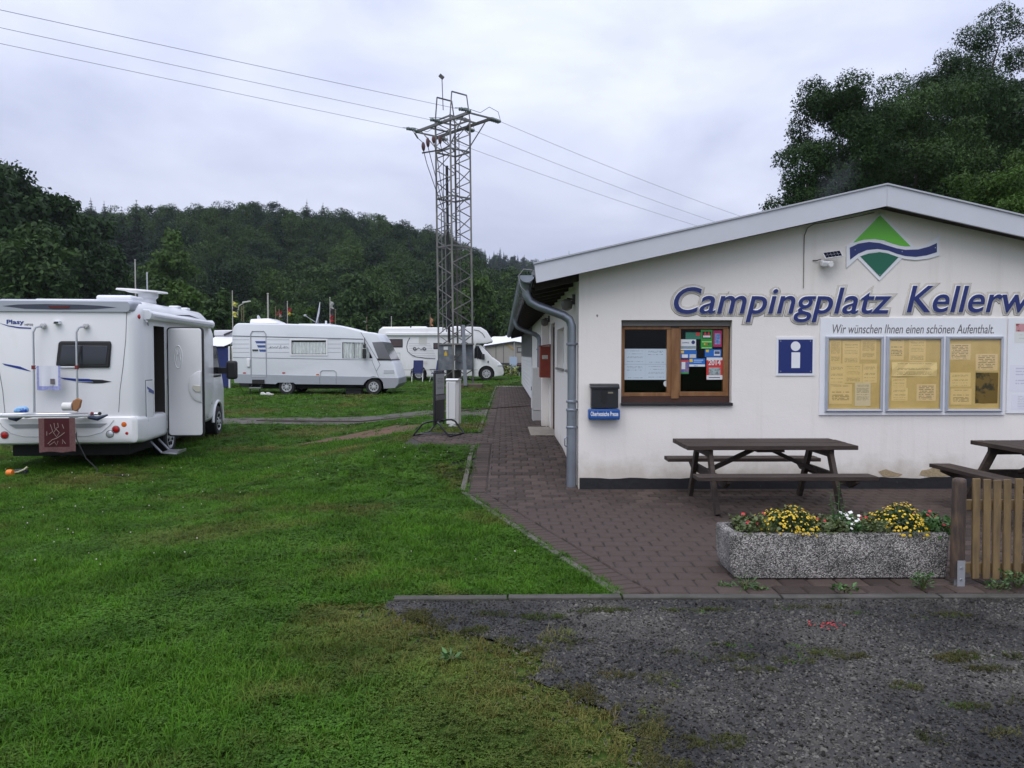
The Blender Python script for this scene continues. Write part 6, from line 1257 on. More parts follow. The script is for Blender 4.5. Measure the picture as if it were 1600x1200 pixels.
# ================================================================== sign stand and service pillar
c = gr(686, 684, .16); ss = thing('sign_stand', (c.x, c.y, float(gz(c.x, c.y))+.005), 'black movable sign stand on a tubular steel base', 'sign stand', R(73)); KS = c.y/1250
MT_BTUBE = M('black_tube', (.03,.031,.035), .35, metal=.3)
bd = MB().box(-.21, .21, -.02, .02, .22, 1.10).build('board', M('board_black', (.018,.018,.022), .5), ss, bevel=.006)
MB().tube([(-.23,0,.18), (-.23,0,1.06), (-.2,0,1.12), (.2,0,1.12), (.23,0,1.06), (.23,0,.18)], .016, 8).build('frame', MT_BTUBE, ss, smooth=True)
MB().box(-.19, .19, -.027, -.02, .72, 1.07).build('paper', print_mat('stand_print', (.36,.37,.38), (.1,.1,.1), 14, 8, 5.), bd); MB().prism([(-.20,.62),(.20,.62),(.20,.70),(-.20,.70)], -.045, -.02).build('paper_tray', M('tray_plastic', (.12,.12,.13), .4), bd)
def loop(zo, s, w, d):
    return [(-w, -d*s, .03), (-w+.05, -d*s, .0+.02), (w-.05, -d*s, .02), (w, -d*s, .03), (w+.02, -d*s*.9, .10), (w, -d*s*.5, .22), (.0, -.0, .24)]
m = MB()
for s in (-1, 1):
    m.tube([(-.02, 0, .26), (-.33, s*.10, .25), (-.37, s*.16, .22), (-.37, s*.30, .05), (-.34, s*.33, .02), (.34, s*.33, .02), (.37, s*.30, .05), (.37, s*.16, .22), (.33, s*.10, .25), (.02, 0, .26)], .016, 8)
m.build('tube_base', MT_BTUBE, ss, smooth=True); MB().tube([(-.1, -.33, .03), (.12, .33, .03)], .010, 6).tube([(.1, -.33, .03), (-.12, .33, .03)], .010, 6).build('base_cross', MT_BTUBE, ss)
c = gr(709, 669, .17); sp = thing('service_pillar', (c.x, c.y, float(gz(c.x, c.y))), 'slim white water and power pillar beside the sign stand', 'service pillar', R(-14))
w_ = 19*c.y/1250; d0 = .20; H_ = 1.6 - (594-555)*c.y/1250 - float(gz(c.x, c.y))
MB().prism([(-w_/2, -d0/2), (w_/2-.05, -d0/2), (w_/2, -d0/2+.05), (w_/2, d0/2), (-w_/2, d0/2)], .06, H_, 'xy').build('body', M('pillar_white', (.70,.70,.69), .4, var=.05), sp, bevel=.006)
MB().box(-w_/2+.0, w_/2-.05, -d0/2-.012, -d0/2, .16, H_-.04).build('door', M('pillar_door', (.64,.64,.64), .4), sp, bevel=.003); MB().box(-w_/2+.045, -w_/2+.051, -d0/2-.014, -d0/2-.012, .16, H_-.04).build('door_seam', MT_SEAM, sp)
MB().prism([(-d0/2-.02, H_), (d0/2+.01, H_), (d0/2+.01, H_+.02), (-d0/2+.02, H_+.035), (-d0/2-.02, H_+.012)], -w_/2-.008, w_/2+.008, 'yz').build('cap', MATS['pillar_white'], sp, bevel=.004); MB().lathe([(.11, 0), (.10, .10)], 14).build('foot', M('foot_grey', (.5,.5,.5), .6), sp)
# hose across the path
c = MB().tube([(-6.0, 19.5, float(gz(-6, 19.5))+.02), (-3.4, 19.2, float(gz(-3.4, 19.2))+.02), (-1.7, 18.9, float(gz(-1.7, 18.9))+.02), (-.9, 20.1, float(gz(-.9, 20.1))+.02), (.1, 21.2, .22), (.85, 21.9, .215)], .02, 6).build('water_hose', M('hose_dark', (.05,.03,.028), .6)); rebase(c); tag(c, 'dark hose running across track and path to the wall', 'hose')

# ================================================================== folding chairs, tents, caravans
def chair(loc, rz, label, mat, frame, h=1.0, group=None):
    t = thing('folding_chair', loc, label, 'chair', rz, group); 
    MB().box(-.24, .24, -.02, .42, .42, .47).build('seat', mat, t, bevel=.02)
    MB().prism([(.38,.45),(.43,.45),(.62,h+.08),(.57,h+.1)], -.25, .25, 'yz').build('backrest', mat, t, bevel=.02); MB().prism([(.54,h-.06),(.60,h-.08),(.615,h+.07),(.56,h+.09)], -.22, .22, 'yz').build('headrest', mat, t, bevel=.02)
    for s in (-1, 1):
        MB().tube([(s*.27, -.12, 0), (s*.27, .1, .44), (s*.27, .40, .64)], .014, 6).build('leg', frame, t); MB().tube([(s*.27, .55, 0), (s*.27, .25, .42), (s*.27, -.02, .62)], .014, 6).build('leg', frame, t)
        MB().box(s*.27-.03, s*.27+.03, -.06, .42, .62, .65).build('armrest', MT_RUB, t, bevel=.01)
    return t
MT_NAVY = M('navy_fabric', (.014, .022, .09), .85, var=.15); MT_CF = M('chair_tube', (.48,.49,.50), .35, metal=.5)
z = float(gz(-5, 40.5)); chair((at(652, 590, 40.4).x, 40.4, z), 0, 'navy folding chair facing us, left of the pair', MT_NAVY, MT_CF, group='navy camping chairs'); chair((at(680, 590, 40.2).x, 40.2, z), R(-28), 'navy folding chair turned sideways, partly behind the pylon', MT_NAVY, MT_CF, group='navy camping chairs')
# caravan with a grey awning tent, right of the alcove motorhome
AYC = 52.; KC = AYC/1250; zc = float(gz(0, AYC))
def cp(u, v): p = at(u, v, AYC); return p.x, p.z
MT_TENTG = M('awning_grey', (.33, .31, .28), .85, var=.08, vs=1.5); MT_TENTW = M('awning_white', (.66, .66, .68), .8, var=.04)
tn = thing('awning_tent', (cp(797, 580)[0], AYC, zc), 'grey caravan awning tent with white sloping roof behind the lawn', 'tent')
def T_(mb, name, mat, parent=tn, **k): return mb.build(name, mat, parent, world=True, **k)
T_(MB().prism([cp(*p) for p in ((756,572),(756,541),(803,534.5),(846,541),(846,572))], AYC, AYC+.05), 'front_wall', MT_TENTG)
zt_ = cp(0, 534)[1]
m = MB().add([(*cp(755, 541.3)[:1], AYC-.1, cp(755, 541.3)[1]), (cp(803,534)[0], AYC-.1, zt_), (cp(848,541)[0], AYC-.1, cp(848,541)[1]), (cp(760,528)[0], AYC+3, cp(760,527)[1]), (cp(803,526)[0], AYC+3, cp(803,524.5)[1]+.1), (cp(848,528)[0], AYC+3, cp(848,527)[1])], [(0,1,4,3),(1,2,5,4)]); T_(m, 'roof', MT_TENTW)
T_(MB().beam(Vector((*cp(755,541.5)[:1], AYC-.12, cp(755,541.5)[1])), Vector((cp(803,534)[0], AYC-.12, zt_)), .05, .09).beam(Vector((cp(803,534)[0], AYC-.12, zt_)), Vector((cp(848,541.3)[0], AYC-.12, cp(848,541.3)[1])), .05, .09), 'roof_edge', M('tent_trim', (.03,.03,.035), .7))
a, b = cp(807.5, 551), cp(821, 542); w = T_(MB().box(a[0], b[0], AYC-.02, AYC, a[1], b[1]), 'tent_window', M('tent_trim2', (.12,.12,.12), .7)); T_(MB().box(a[0]+.08, b[0]-.08, AYC-.03, AYC-.02, a[1]+.08, b[1]-.08), 'pane', M('tent_pane', (.30,.30,.29), .3), w)
for u in (774.5, 786.5): p = cp(u, 0)[0]; T_(MB().box(p-.02, p+.02, AYC-.02, AYC, cp(0,567)[1], cp(0,540)[1]), 'zip_seam', MATS['tent_trim2'])
T_(MB().prism([cp(*p) for p in ((789,537),(792,537),(803,545),(802,547.5))], AYC-.03, AYC-.005), 'rolled_strap', M('strap_ochre', (.38,.27,.09), .8)); T_(MB().tube([(cp(803.5,0)[0], AYC-.15, cp(0,575)[1]), (cp(803.5,0)[0], AYC-.15, cp(0,535)[1])], .03, 6), 'tent_pole', MT_CF); a, b = cp(756, 573), cp(846, 567); T_(MB().box(a[0], b[0], AYC-.03, AYC, a[1], b[1]), 'skirt', M('skirt_dark', (.05,.05,.055), .8))
cv = thing('caravan', (cp(800,0)[0]+.2, AYC+4, zc), 'white caravan standing behind the grey awning tent', 'caravan')
MB().box(cp(765,0)[0], cp(850,0)[0], AYC+3.05, AYC+5.2, zc+.45, at(0,525.5,AYC+3).z).build('body', MT_VAN, cv, world=True, bevel=.2, seg=3); MB().box(cp(790,0)[0], cp(806,0)[0], AYC+3.6, AYC+4.4, at(0,526,AYC+3).z-.1, at(0,523.5,AYC+3).z).build('roof_hatch', MT_VAN2, cv, world=True); MB().lathe([(.1,0),(.32,.01),(.32,.19),(.1,.2)], 16, (cp(800,0)[0], AYC+3.1, zc+.32), 'y').build('wheel', MT_TYRE, cv, world=True); MB().box(cp(775,0)[0], cp(840,0)[0], AYC+3.5, AYC+4.8, zc+.25, zc+.5).build('chassis', MT_CHAS, cv, world=True)
chair((cp(804,0)[0], AYC-1.4, zc), R(10), 'pale blue folding chair in front of the grey awning', M('pale_blue_fabric', (.26,.33,.42), .85), MT_CF, 1.1)
t = thing('camp_table', (cp(819,0)[0], AYC-1.2, zc), 'dark camping table with reddish top beside the pale chair', 'table'); MB().box(-.5, .5, -.3, .3, .70, .74).build('table_top', M('red_cloth', (.22,.07,.05), .8), t)
for sx in (-.45, .45):
    for sy in (-.25, .25): MB().tube([(sx, sy, 0), (sx, sy, .7)], .02, 6).build('leg', MT_CHAS, t)
MB().box(-.42, .42, -.2, .22, .25, .55).build('crate_shelf', MT_CHAS, t)
# blue and white tent with a caravan corner, left of the integrated motorhome
LY = 34.; zl = float(gz(-12, LY))
def lp(u, v, y=LY): p = at(u, v, y); return p.x, p.z
lt_ = thing('awning_tent', (lp(340,0)[0], LY, zl), 'white awning tent with dark blue side wall left of the motorhome', 'tent')
m = MB().add([(lp(315,541)[0], LY-.1, lp(315,541)[1]), (lp(351,541)[0], LY-.1, lp(351,541)[1]), (lp(366,528)[0], LY+1.6, lp(366,525)[1]), (lp(315,527)[0], LY+1.6, lp(315,524.5)[1])], [(0,1,2,3)]); T_(m, 'roof', MT_TENTW, lt_)
T_(MB().prism([lp(*p) for p in ((312,524),(372,524),(372,513.5),(312,514))], LY+1.62, LY+3.6), 'upper_roof', MT_TENTW, lt_, bevel=.05); T_(MB().beam(Vector((lp(330,522)[0], LY+1.55, lp(330,522)[1])), Vector((lp(349,514)[0], LY+1.58, lp(349,514)[1])), .05, .08), 'guy_strap', MATS['tent_trim'], lt_); T_(MB().box(lp(312,0)[0], lp(372,0)[0], LY+1.56, LY+1.60, lp(0,525)[1], lp(0,522.5)[1]), 'roof_seam', M('tent_seam', (.3,.3,.33), .8), lt_)
T_(MB().box(lp(312,0)[0], lp(349.5,0)[0], LY, LY+.05, zl+.05, lp(0,543)[1]), 'side_wall', M('tent_navy', (.016,.028,.12), .85, var=.12), lt_); T_(MB().box(lp(349.8,0)[0], lp(352,0)[0], LY-.02, LY+.06, zl, lp(0,541)[1]), 'corner_strip', MT_TENTW, lt_)
cv2 = thing('caravan', (lp(362,0)[0], LY+.4, zl), 'cream caravan corner showing between blue tent and motorhome', 'caravan'); MB().box(lp(352.5,0)[0], lp(400,0)[0], LY+.1, LY+1.5, zl+.4, lp(0,540)[1]).build('body', M('caravan_cream', (.62,.60,.52), .5), cv2, world=True, bevel=.06); MB().box(lp(359,0)[0], lp(366,0)[0], LY+.08, LY+.1, lp(0,563)[1], lp(0,548)[1]).build('window', MT_TINT, cv2, world=True); MB().prism([lp(*p) for p in ((355,538.5),(362,538.5),(362,530))], LY+.3, LY+.5).build('grey_flap', M('flap_grey', (.2,.2,.22), .8), cv2, world=True); MB().lathe([(.1,0),(.3,.01),(.3,.19),(.1,.2)], 16, (lp(375,0)[0], LY+.12, zl+.3), 'y').build('wheel', MT_TYRE, cv2, world=True)
# small garden plant on the back lawn
def leafy(name, loc, label, cat, n, h, w, mat, seed, lw=.03, ll=.10, dome=False, group=None):
    r_ = np.random.default_rng(seed); t = thing(name, loc, label, cat, 0, group); V = []; Fc = []; st = MB()
    for i in range(n):
        a = r_.uniform(0, 6.28); rr_ = w*math.sqrt(r_.random()); hh = h*r_.uniform(.25, 1)*(math.sqrt(max(0, 1-(rr_/w)**2*.8)) if dome else 1)
        c = np.array([rr_*math.cos(a), rr_*math.sin(a), hh]); d = np.array([math.cos(a+r_.normal(0,.8)), math.sin(a+r_.normal(0,.8)), r_.uniform(-.3,.8)]); d /= np.linalg.norm(d); s = np.cross(d, r_.normal(0,1,3)); s /= np.linalg.norm(s); l = ll*r_.uniform(.6,1.3); k = lw*r_.uniform(.7,1.2); n0 = len(V)
        V += [tuple(c), tuple(c+d*l*.5+s*k), tuple(c+d*l), tuple(c+d*l*.5-s*k)]; Fc.append((n0,n0+1,n0+2,n0+3))
    MB().add(V, Fc).build('foliage', mat, t)
    for i in range(6): a = i*1.05; st.tube([(0,0,-.02), (w*.35*math.cos(a), w*.35*math.sin(a), h*.5), (w*.6*math.cos(a), w*.6*math.sin(a), h*.8)], .006*(1 if h < 1 else 3), 5)
    st.build('stem', M('plant_stem', (.06,.07,.02), .8), t); return t
MT_PLY = M('plant_yellowgreen', (.18,.20,.045), .6, island=.4)
leafy('garden_plant', (at(799, 585, 46).x, 46, float(gz(0, 46))), 'small yellow green garden plant on the back lawn', 'plant', 160, .7, .35, MT_PLY, 5, .05, .16)
# flag poles, lamps and posts behind the campers
MT_POLE = M('pole_pale', (.42,.40,.37), .5); MT_POLEW = M('pole_wood', (.20,.15,.10), .8)
def flag_mesh(w, h, seed, nx=3, nz_=10):
    r_ = np.random.default_rng(seed); m = MB()
    for j in range(nz_+1):
        for i in range(nx+1): m.v.append((w*i/nx*(.75+.25*math.sin(j*.9+seed)), .05*math.sin(i*2+j*.7+seed), -h*j/nz_ - .1*i/nx))
    for j in range(nz_):
        for i in range(nx): k = j*(nx+1)+i; m.f.append((k, k+1, k+nx+2, k+nx+1))
    return m
def flagpole(u, vt, y, label, bands=None, fl=None, mat=MT_POLE, r=.03, w=.35, cat='flagpole', nm='flagpole'):
    a = at(u, vt, y); z0 = float(gz(a.x, y)); t = thing(nm, (a.x, y, z0), label, cat); MB().tube([(0,0,0), (0,0,a.z-z0)], [r*1.3, r], 8).build('pole', mat, t); MB().lathe([(.001,0),(r*1.6,.03),(r*1.6,.06),(.001,.09)], 8, (0,0,a.z-z0)).build('finial', mat, t)
    if fl:
        zt = at(u, fl[0], y).z - z0; zb = at(u, fl[1], y).z - z0; n = len(bands)
        for i, c in enumerate(bands): h = (zt-zb)/n; flag_mesh(w, h*1.02, i+int(u)).xf(Matrix.Translation((r*.8, -.02*i, zt-h*i))).build('flag_band', M('flag_%02d%02d%02d' % tuple(int(q*99) for q in c), c, .8), t)
    return t
BK, RD, GD, YL = (.015,.015,.02), (.32,.02,.03), (.50,.38,.05), (.55,.52,.12)
flagpole(363, 456, 55, 'flagpole with drooping yellow and black flag behind the tent', (YL, BK, YL), (470, 494)); flagpole(418.5, 460, 50, 'tall bare pale pole rising behind the roof box', r=.05); flagpole(449, 472, 60, 'flagpole with hanging black red gold flag beside the blue spruce', (RD, GD), (480, 492))
flagpole(515.5, 466, 62, 'flagpole with a red flag right of the satellite dish', ((.4,.4,.38), (.05,.04,.04), RD), (470, 503), w=.3); flagpole(430.5, 480, 70, 'thin wooden post with faded red pennant', ((.2,.06,.04),), (486, 493), MT_POLEW, w=.3); flagpole(436, 484, 72, 'short pole with small pink and red flag', (RD, (.4,.3,.28)), (485, 495), MT_POLEW, w=.3)
flagpole(611.5, 496, 64, 'short pale pole above the alcove motorhome roof'); flagpole(672, 493, 66, 'wooden pole with a pale orange pennant left of the pylon', ((.45,.22,.12),), (496, 508), MT_POLEW, w=.25); flagpole(211, 408, 40, 'thin bare mast behind the low profile motorhome', r=.03); flagpole(524, 485, 64, 'brown wooden post right of the red flag', mat=MT_POLEW, nm='wooden_post', cat='post'); flagpole(573, 497, 66, 'brown wooden post above the integrated motorhome cab', mat=MT_POLEW, nm='wooden_post', cat='post')
flagpole(377.5, 480, 70, 'slim brown post under the street lamp', mat=MT_POLEW, nm='wooden_post', cat='post'); flagpole(380.5, 478, 72, 'second slim post right under the street lamp arm', mat=MT_POLEW, nm='wooden_post', cat='post'); flagpole(860.5, 384.2, 11.4, 'x', r=.002) if False else None
y = 75; a = at(371.5, 490, y); z0 = float(gz(a.x, y)); t = thing('street_lamp', (a.x, y, z0), 'old grey street lamp with curved arm behind the motorhome', 'street lamp'); zt = at(371, 478, y).z-z0; b = at(391.5, 470.5, y); MB().tube([(0,0,0), (0,0,zt-.5), (.12,0,zt), (.5,0,at(0,474,y).z-z0), (b.x-a.x-.5,0,b.z-z0-.1)], .05, 8).build('pole', MT_POLE, t, smooth=True); MB().tube([(b.x-a.x-.75,0,b.z-z0-.15), (b.x-a.x,0,b.z-z0)], [.08,.06], 8).build('lamp_head', M('lamp_head', (.5,.5,.48), .4), t)
y = 64; a = at(564, 504, y); z0 = float(gz(a.x, y)); t = thing('yard_lamp', (a.x, y, z0), 'flat grey hooded lamp post above the motorhome cab roof', 'street lamp'); MB().tube([(0,0,0), (0,0,a.z-z0)], .06, 8).build('pole', MT_POLEW, t); MB().lathe([(.42,0),(.36,.10),(.08,.16)], 14, (0,0,a.z-z0)).build('hood', M('hood_grey', (.25,.26,.27), .5), t)
# ================================================================== picnic tables
MT_TIMB = M('weathered_timber', (.034, .021, .015), .72, var=.4, vs=4, stretch=(1, 8, 8), bump=.5, bs=18, col2=(.068, .049, .036), c2s=2.5, c2lo=.52, c2hi=.75)
def picnic_table(loc, rz, label):
    t = thing('picnic_table', loc, label, 'picnic table', rz, 'dark timber picnic tables')
    L_, TW, TZ = 1.74, .73, .67
    nb_ = 5; bw = TW/nb_
    for k in range(nb_): MB().box(-L_/2+rp.normal(0, .004), L_/2+rp.normal(0, .006), -TW/2+k*bw+.003, -TW/2+(k+1)*bw-.003, TZ-.045, TZ+rp.normal(0, .0015)).build('table_plank', MT_TIMB, t, bevel=.004)
    for s in (-1, 1):
        yb = s*.70
        for q in (0, 1): MB().box(-L_/2, L_/2, yb-.115+q*.117, yb-.002+q*.117, .38, .42+rp.normal(0, .002)).build('bench_plank', MT_TIMB, t, bevel=.004)
    for sx in (-.62, .62):
        MB().box(sx-.022, sx+.022, -.32, .32, TZ-.125, TZ-.047).build('top_bearer', MT_TIMB, t, bevel=.004)
        MB().prism([(-.80,.378),(.80,.378),(.80,.355),(.66,.29),(-.66,.29),(-.80,.355)], sx+.030, sx+.072, 'yz').build('bench_bearer', MT_TIMB, t, bevel=.004)
        for s in (-1, 1): MB().beam((sx, s*.25, TZ-.05), (sx, s*.575, 0), .045, .085, up=(0, 1, 0)).build('leg', MT_TIMB, t, bevel=.004)
        MB().beam((sx*.93, 0, .36), (sx*.12, 0, TZ-.07), .04, .07, up=(0, 1, 0)).build('brace', MT_TIMB, t, bevel=.003)
    MB().box(-.14, .14, -.30, .30, TZ-.075, TZ-.047).build('centre_batten', MT_TIMB, t)
    return t
picnic_table((2.74, 8.42, .012), 0, 'dark weathered picnic table parallel to the wall below the notice board'); picnic_table((5.45, 7.72, .012), R(92), 'dark picnic table standing end-on behind the picket fence')

# ================================================================== trough with flowers
def agg_mat():
    m = bpy.data.materials.new('exposed_aggregate'); m.use_nodes = True; nt = m.node_tree; b = nt.nodes['Principled BSDF']; N = nt.nodes.new; L = nt.links.new; b.inputs['Roughness'].default_value = .85
    tc = N('ShaderNodeTexCoord'); v = N('ShaderNodeTexVoronoi'); v.inputs['Scale'].default_value = 125; L(tc.outputs['Object'], v.inputs['Vector'])
    sp = N('ShaderNodeSeparateColor'); L(v.outputs['Color'], sp.inputs[0])
    r = N('ShaderNodeValToRGB'); L(sp.outputs[0], r.inputs[0]); e = r.color_ramp.elements; e[0].position = .15; e[0].color = (.12,.115,.108,1); e[1].position = .9; e[1].color = (.80,.76,.70,1); k = e.new(.5); k.color = (.42,.39,.36,1)
    n = N('ShaderNodeTexNoise'); n.inputs['Scale'].default_value = 5; n.inputs['Detail'].default_value = 5; L(tc.outputs['Object'], n.inputs['Vector']); mr = N('ShaderNodeMapRange'); mr.inputs[1].default_value = .3; mr.inputs[2].default_value = .7; mr.inputs[3].default_value = .4; mr.inputs[4].default_value = 1.15; L(n.outputs['Fac'], mr.inputs[0])
    d = N('ShaderNodeMapRange'); d.inputs[1].default_value = .0; d.inputs[2].default_value = .65; d.inputs[3].default_value = 1.1; d.inputs[4].default_value = .45; L(v.outputs['Distance'], d.inputs[0]); mm = N('ShaderNodeMath'); mm.operation = 'MULTIPLY'; L(mr.outputs[0], mm.inputs[0]); L(d.outputs[0], mm.inputs[1])
    x = N('ShaderNodeVectorMath'); x.operation = 'SCALE'; L(r.outputs[0], x.inputs[0]); L(mm.outputs[0], x.inputs['Scale']); L(x.outputs[0], b.inputs['Base Color'])
    bp = N('ShaderNodeBump'); bp.inputs['Strength'].default_value = 1; bp.inputs['Distance'].default_value = .006; bp.invert = True; L(v.outputs['Distance'], bp.inputs['Height']); L(bp.outputs[0], b.inputs['Normal']); return m
MT_AGG = agg_mat()
TX0, TX1, TY0, TY1, TZT = 1.615, at(1483, 850, 5.62).x, 5.60, 6.02, at(1300, 833, 5.62).z
tr = thing('flower_trough', ((TX0+TX1)/2, 5.8, 0), 'long exposed aggregate concrete trough planted with flowers', 'trough')
def ring(i, z): return [(TX0+i+.05, TY0+i), (TX1-i-.02, TY0+i), (TX1-i, TY0+i+.02), (TX1-i, TY1-i), (TX0+i, TY1-i), (TX0+i, TY0+i+.05)], z
def bot(i, z): return [(TX0+i+.07, TY0+.012), (TX1-i-.03, TY0+.012), (TX1-i-.01, TY0+.03), (TX1-i-.01, TY1-.02), (TX0+i+.035, TY1-.02), (TX0+i+.035, TY0+.05)], z
rings = [bot(.004, .012), ring(.006, .10), ring(.0, TZT-.02), ring(.01, TZT), ring(.055, TZT), ring(.06, TZT-.07)]
m = MB()
for P_, z in rings: m.v += [(p[0], p[1], z + rp.normal(0, .001)) for p in P_]
for i in range(len(rings)-1):
    for k in range(6): m.f.append((i*6+k, i*6+(k+1)%6, (i+1)*6+(k+1)%6, (i+1)*6+k))
m.f.append(tuple(range(6))); m.build('basin', MT_AGG, tr, world=True, bevel=.008)
MB().box(TX0+.061, TX1-.061, TY0+.061, TY1-.061, TZT-.12, TZT-.05).build('soil', M('potting_soil', (.02,.014,.01), .95, bump=1, bs=60), tr, world=True)
for x in (TX0+.3, TX1-.3): MB().box(x-.1, x+.1, TY0+.08, TY1-.05, -.01, .014).build('foot_block', M('footing2', (.06,.055,.05), .95), tr, world=True)
MT_LEAFD = M('flower_foliage', (.040, .075, .016), .6, island=.4); MT_LEAFR = M('reddish_foliage', (.070, .095, .026), .6, island=.45); MT_LEAFG = M('fresh_foliage', (.045, .11, .022), .55, island=.35)
MT_YEL = M('petal_yellow', (.58, .39, .012), .6, island=.3); MT_YELC = M('flower_eye', (.42, .20, .01), .8); MT_RED = M('petal_red', (.36, .012, .014), .55, island=.3); MT_WHP = M('petal_white', (.72, .71, .68), .6)
def bloom(m, c, r, n_, nn, rr_):                              # a small flower head: raised centre with a ring of petals
    n_ = Vector(n_).normalized(); a = n_.orthogonal().normalized(); b = n_.cross(a); c = Vector(c); i0 = len(m.v); m.v.append(tuple(c + n_*r*.25))
    for k in range(nn*2): q = 2*math.pi*k/(nn*2); R_ = r*(1 if k % 2 == 0 else .72)*rr_.uniform(.9, 1.1); m.v.append(tuple(c + a*(R_*math.cos(q)) + b*(R_*math.sin(q)) + n_*(r*.12 if k % 2 else 0)))
    for k in range(nn*2): m.f.append((i0, i0+1+k, i0+1+(k+1) % (nn*2)))
def mum(u, label, seed, w, h):
    x = at(u, 830, 5.8).x; t = thing('chrysanthemum', (x, 5.80, TZT-.06), label, 'flowers', 0, 'yellow chrysanthemums in the trough'); r_ = np.random.default_rng(seed); V = []; Fc = []
    def dome(k=1.): 
        while True:
            d = r_.normal(0, 1, 3); d[2] = abs(d[2]); d /= np.linalg.norm(d)
            if d[2] > .05: break
        lump = 1 + .10*math.sin(d[0]*5+seed)+.08*math.sin(d[1]*6+2*seed); return np.array([d[0]*w*lump*k, d[1]*w*.95*lump*k, d[2]*h*lump*k+.03]), d
    for i in range(1500):
        c, d = dome(r_.uniform(.55, 1.0)); e = d + r_.normal(0, .6, 3); e /= np.linalg.norm(e); s = np.cross(e, r_.normal(0, 1, 3)); s /= np.linalg.norm(s); l = r_.uniform(.018, .035); n0 = len(V); V += [tuple(c), tuple(c+e*l*.5+s*l*.3), tuple(c+e*l), tuple(c+e*-.0+e*l*.5-s*l*.3)]; Fc.append((n0,n0+1,n0+2,n0+3))
    MB().add(V, Fc).build('foliage', MT_LEAFD, t); m = MB(); e_ = MB()
    for i in range(340):
        c, d = dome(r_.uniform(.95, 1.1)); n_ = Vector(d) + Vector(r_.normal(0, .25, 3)) + Vector((0, -.2, .35)); rr_ = r_.uniform(.006, .0125)
        bloom(m, c, rr_, n_, 6, r_); n_.normalize(); e_.v += [tuple(Vector(c)+n_*rr_*.32+Vector(q)*rr_*.25) for q in ((1,0,0),(0,1,0),(-1,0,0),(0,-1,0))] if rr_ > .009 else []
        if rr_ > .009: k = len(e_.v); e_.f.append((k-4, k-3, k-2, k-1))
    m.build('blossoms', MT_YEL, t); e_.build('blossom_eyes', MT_YELC, t); MB().tube([(0,0,-.02),(0,0,.06)], .01, 6).build('stem', M('plant_stem', (.06,.07,.02), .8), t); return t
mum(1231, 'yellow chrysanthemum cushion in the left half of the trough', 31, .215, .17); mum(1403, 'yellow chrysanthemum cushion in the right half of the trough', 32, .215, .18)
def bedding(u0, u1, label, seed, leafm, h=.10, reds=18, n=700, fl=MT_RED, spill=.0, fr_=.014):
    x0, x1 = at(u0, 830, 5.8).x, at(u1, 830, 5.8).x; t = thing('bedding_plant', ((x0+x1)/2, 5.8, TZT-.06), label, 'flowers', 0); r_ = np.random.default_rng(seed); w = (x1-x0)/2; V = []; Fc = []
    for i in range(n):
        c = np.array([r_.uniform(-w, w), r_.uniform(-.20, .17), .03+h*r_.random()**.7*(1-.4*r_.random())]); c[2] -= max(0, -c[1]-.14)*spill; e = np.array([*r_.normal(0, 1, 2), r_.uniform(-.1, .9)]); e /= np.linalg.norm(e); s = np.cross(e, r_.normal(0, 1, 3)); s /= np.linalg.norm(s); l = r_.uniform(.018, .042); n0 = len(V); V += [tuple(c), tuple(c+e*l*.5+s*l*.35), tuple(c+e*l), tuple(c+e*l*.5-s*l*.35)]; Fc.append((n0,n0+1,n0+2,n0+3))
    MB().add(V, Fc).build('foliage', leafm, t); m = MB()
    for i in range(reds): bloom(m, (r_.uniform(-w, w), r_.uniform(-.20, .1), h*r_.uniform(.45, 1.1)+.03), fr_*r_.uniform(.7, 1.4), (r_.normal(0,.3), -.6, .8), 5, r_)
    m.build('blossoms', fl, t); return t
bedding(1147, 1200, 'low reddish bedding plant with red blooms at the left end', 41, MT_LEAFR, .11, 5); bedding(1268, 1312, 'low bedding plant with few red blooms left of the tall weed', 42, MT_LEAFR, .10, 3); bedding(1328, 1376, 'low bedding plant with red blooms between white flowers and right cushion', 43, MT_LEAFR, .11, 4); bedding(1428, 1476, 'green bedding plant with crimson blooms spilling at the right end', 44, MT_LEAFG, .13, 13, 800, spill=.5)
bedding(1314, 1334, 'clump of white flowers in the middle of the trough', 45, MT_LEAFG, .13, 24, 260, MT_WHP, fr_=.013); 
x = at(1311, 800, 5.78).x; t = thing('tall_weed', (x, 5.78, TZT-.06), 'tall thin green weed rising from the middle of the trough', 'weed'); m = MB(); lv = MB(); r_ = np.random.default_rng(9)
for k, (dx, hh) in enumerate(((0, .40), (.03, .27), (-.035, .25), (-.05, .33))):
    m.tube([(dx*.4, 0, 0), (dx, .01, hh*.6), (dx*1.3, .0, hh)], [.004, .003, .0015], 5)
    for j in range(14):
        z = hh*(.25+.055*j); a = j*2.4+k; d = Vector((math.cos(a), math.sin(a), .35)).normalized(); c = Vector((dx*(.4+.9*z/hh), 0, z)); l = .06*(1.15-z/hh*.7); s = d.cross(Vector((0,0,1))).normalized()*l*.2; n0 = len(lv.v); lv.v += [tuple(c), tuple(c+d*l*.5+s), tuple(c+d*l-Vector((0,0,l*.25))), tuple(c+d*l*.5-s)]; lv.f.append((n0,n0+1,n0+2,n0+3))
m.build('stem', MT_LEAFG, t); lv.build('leaves', MT_LEAFG, t)
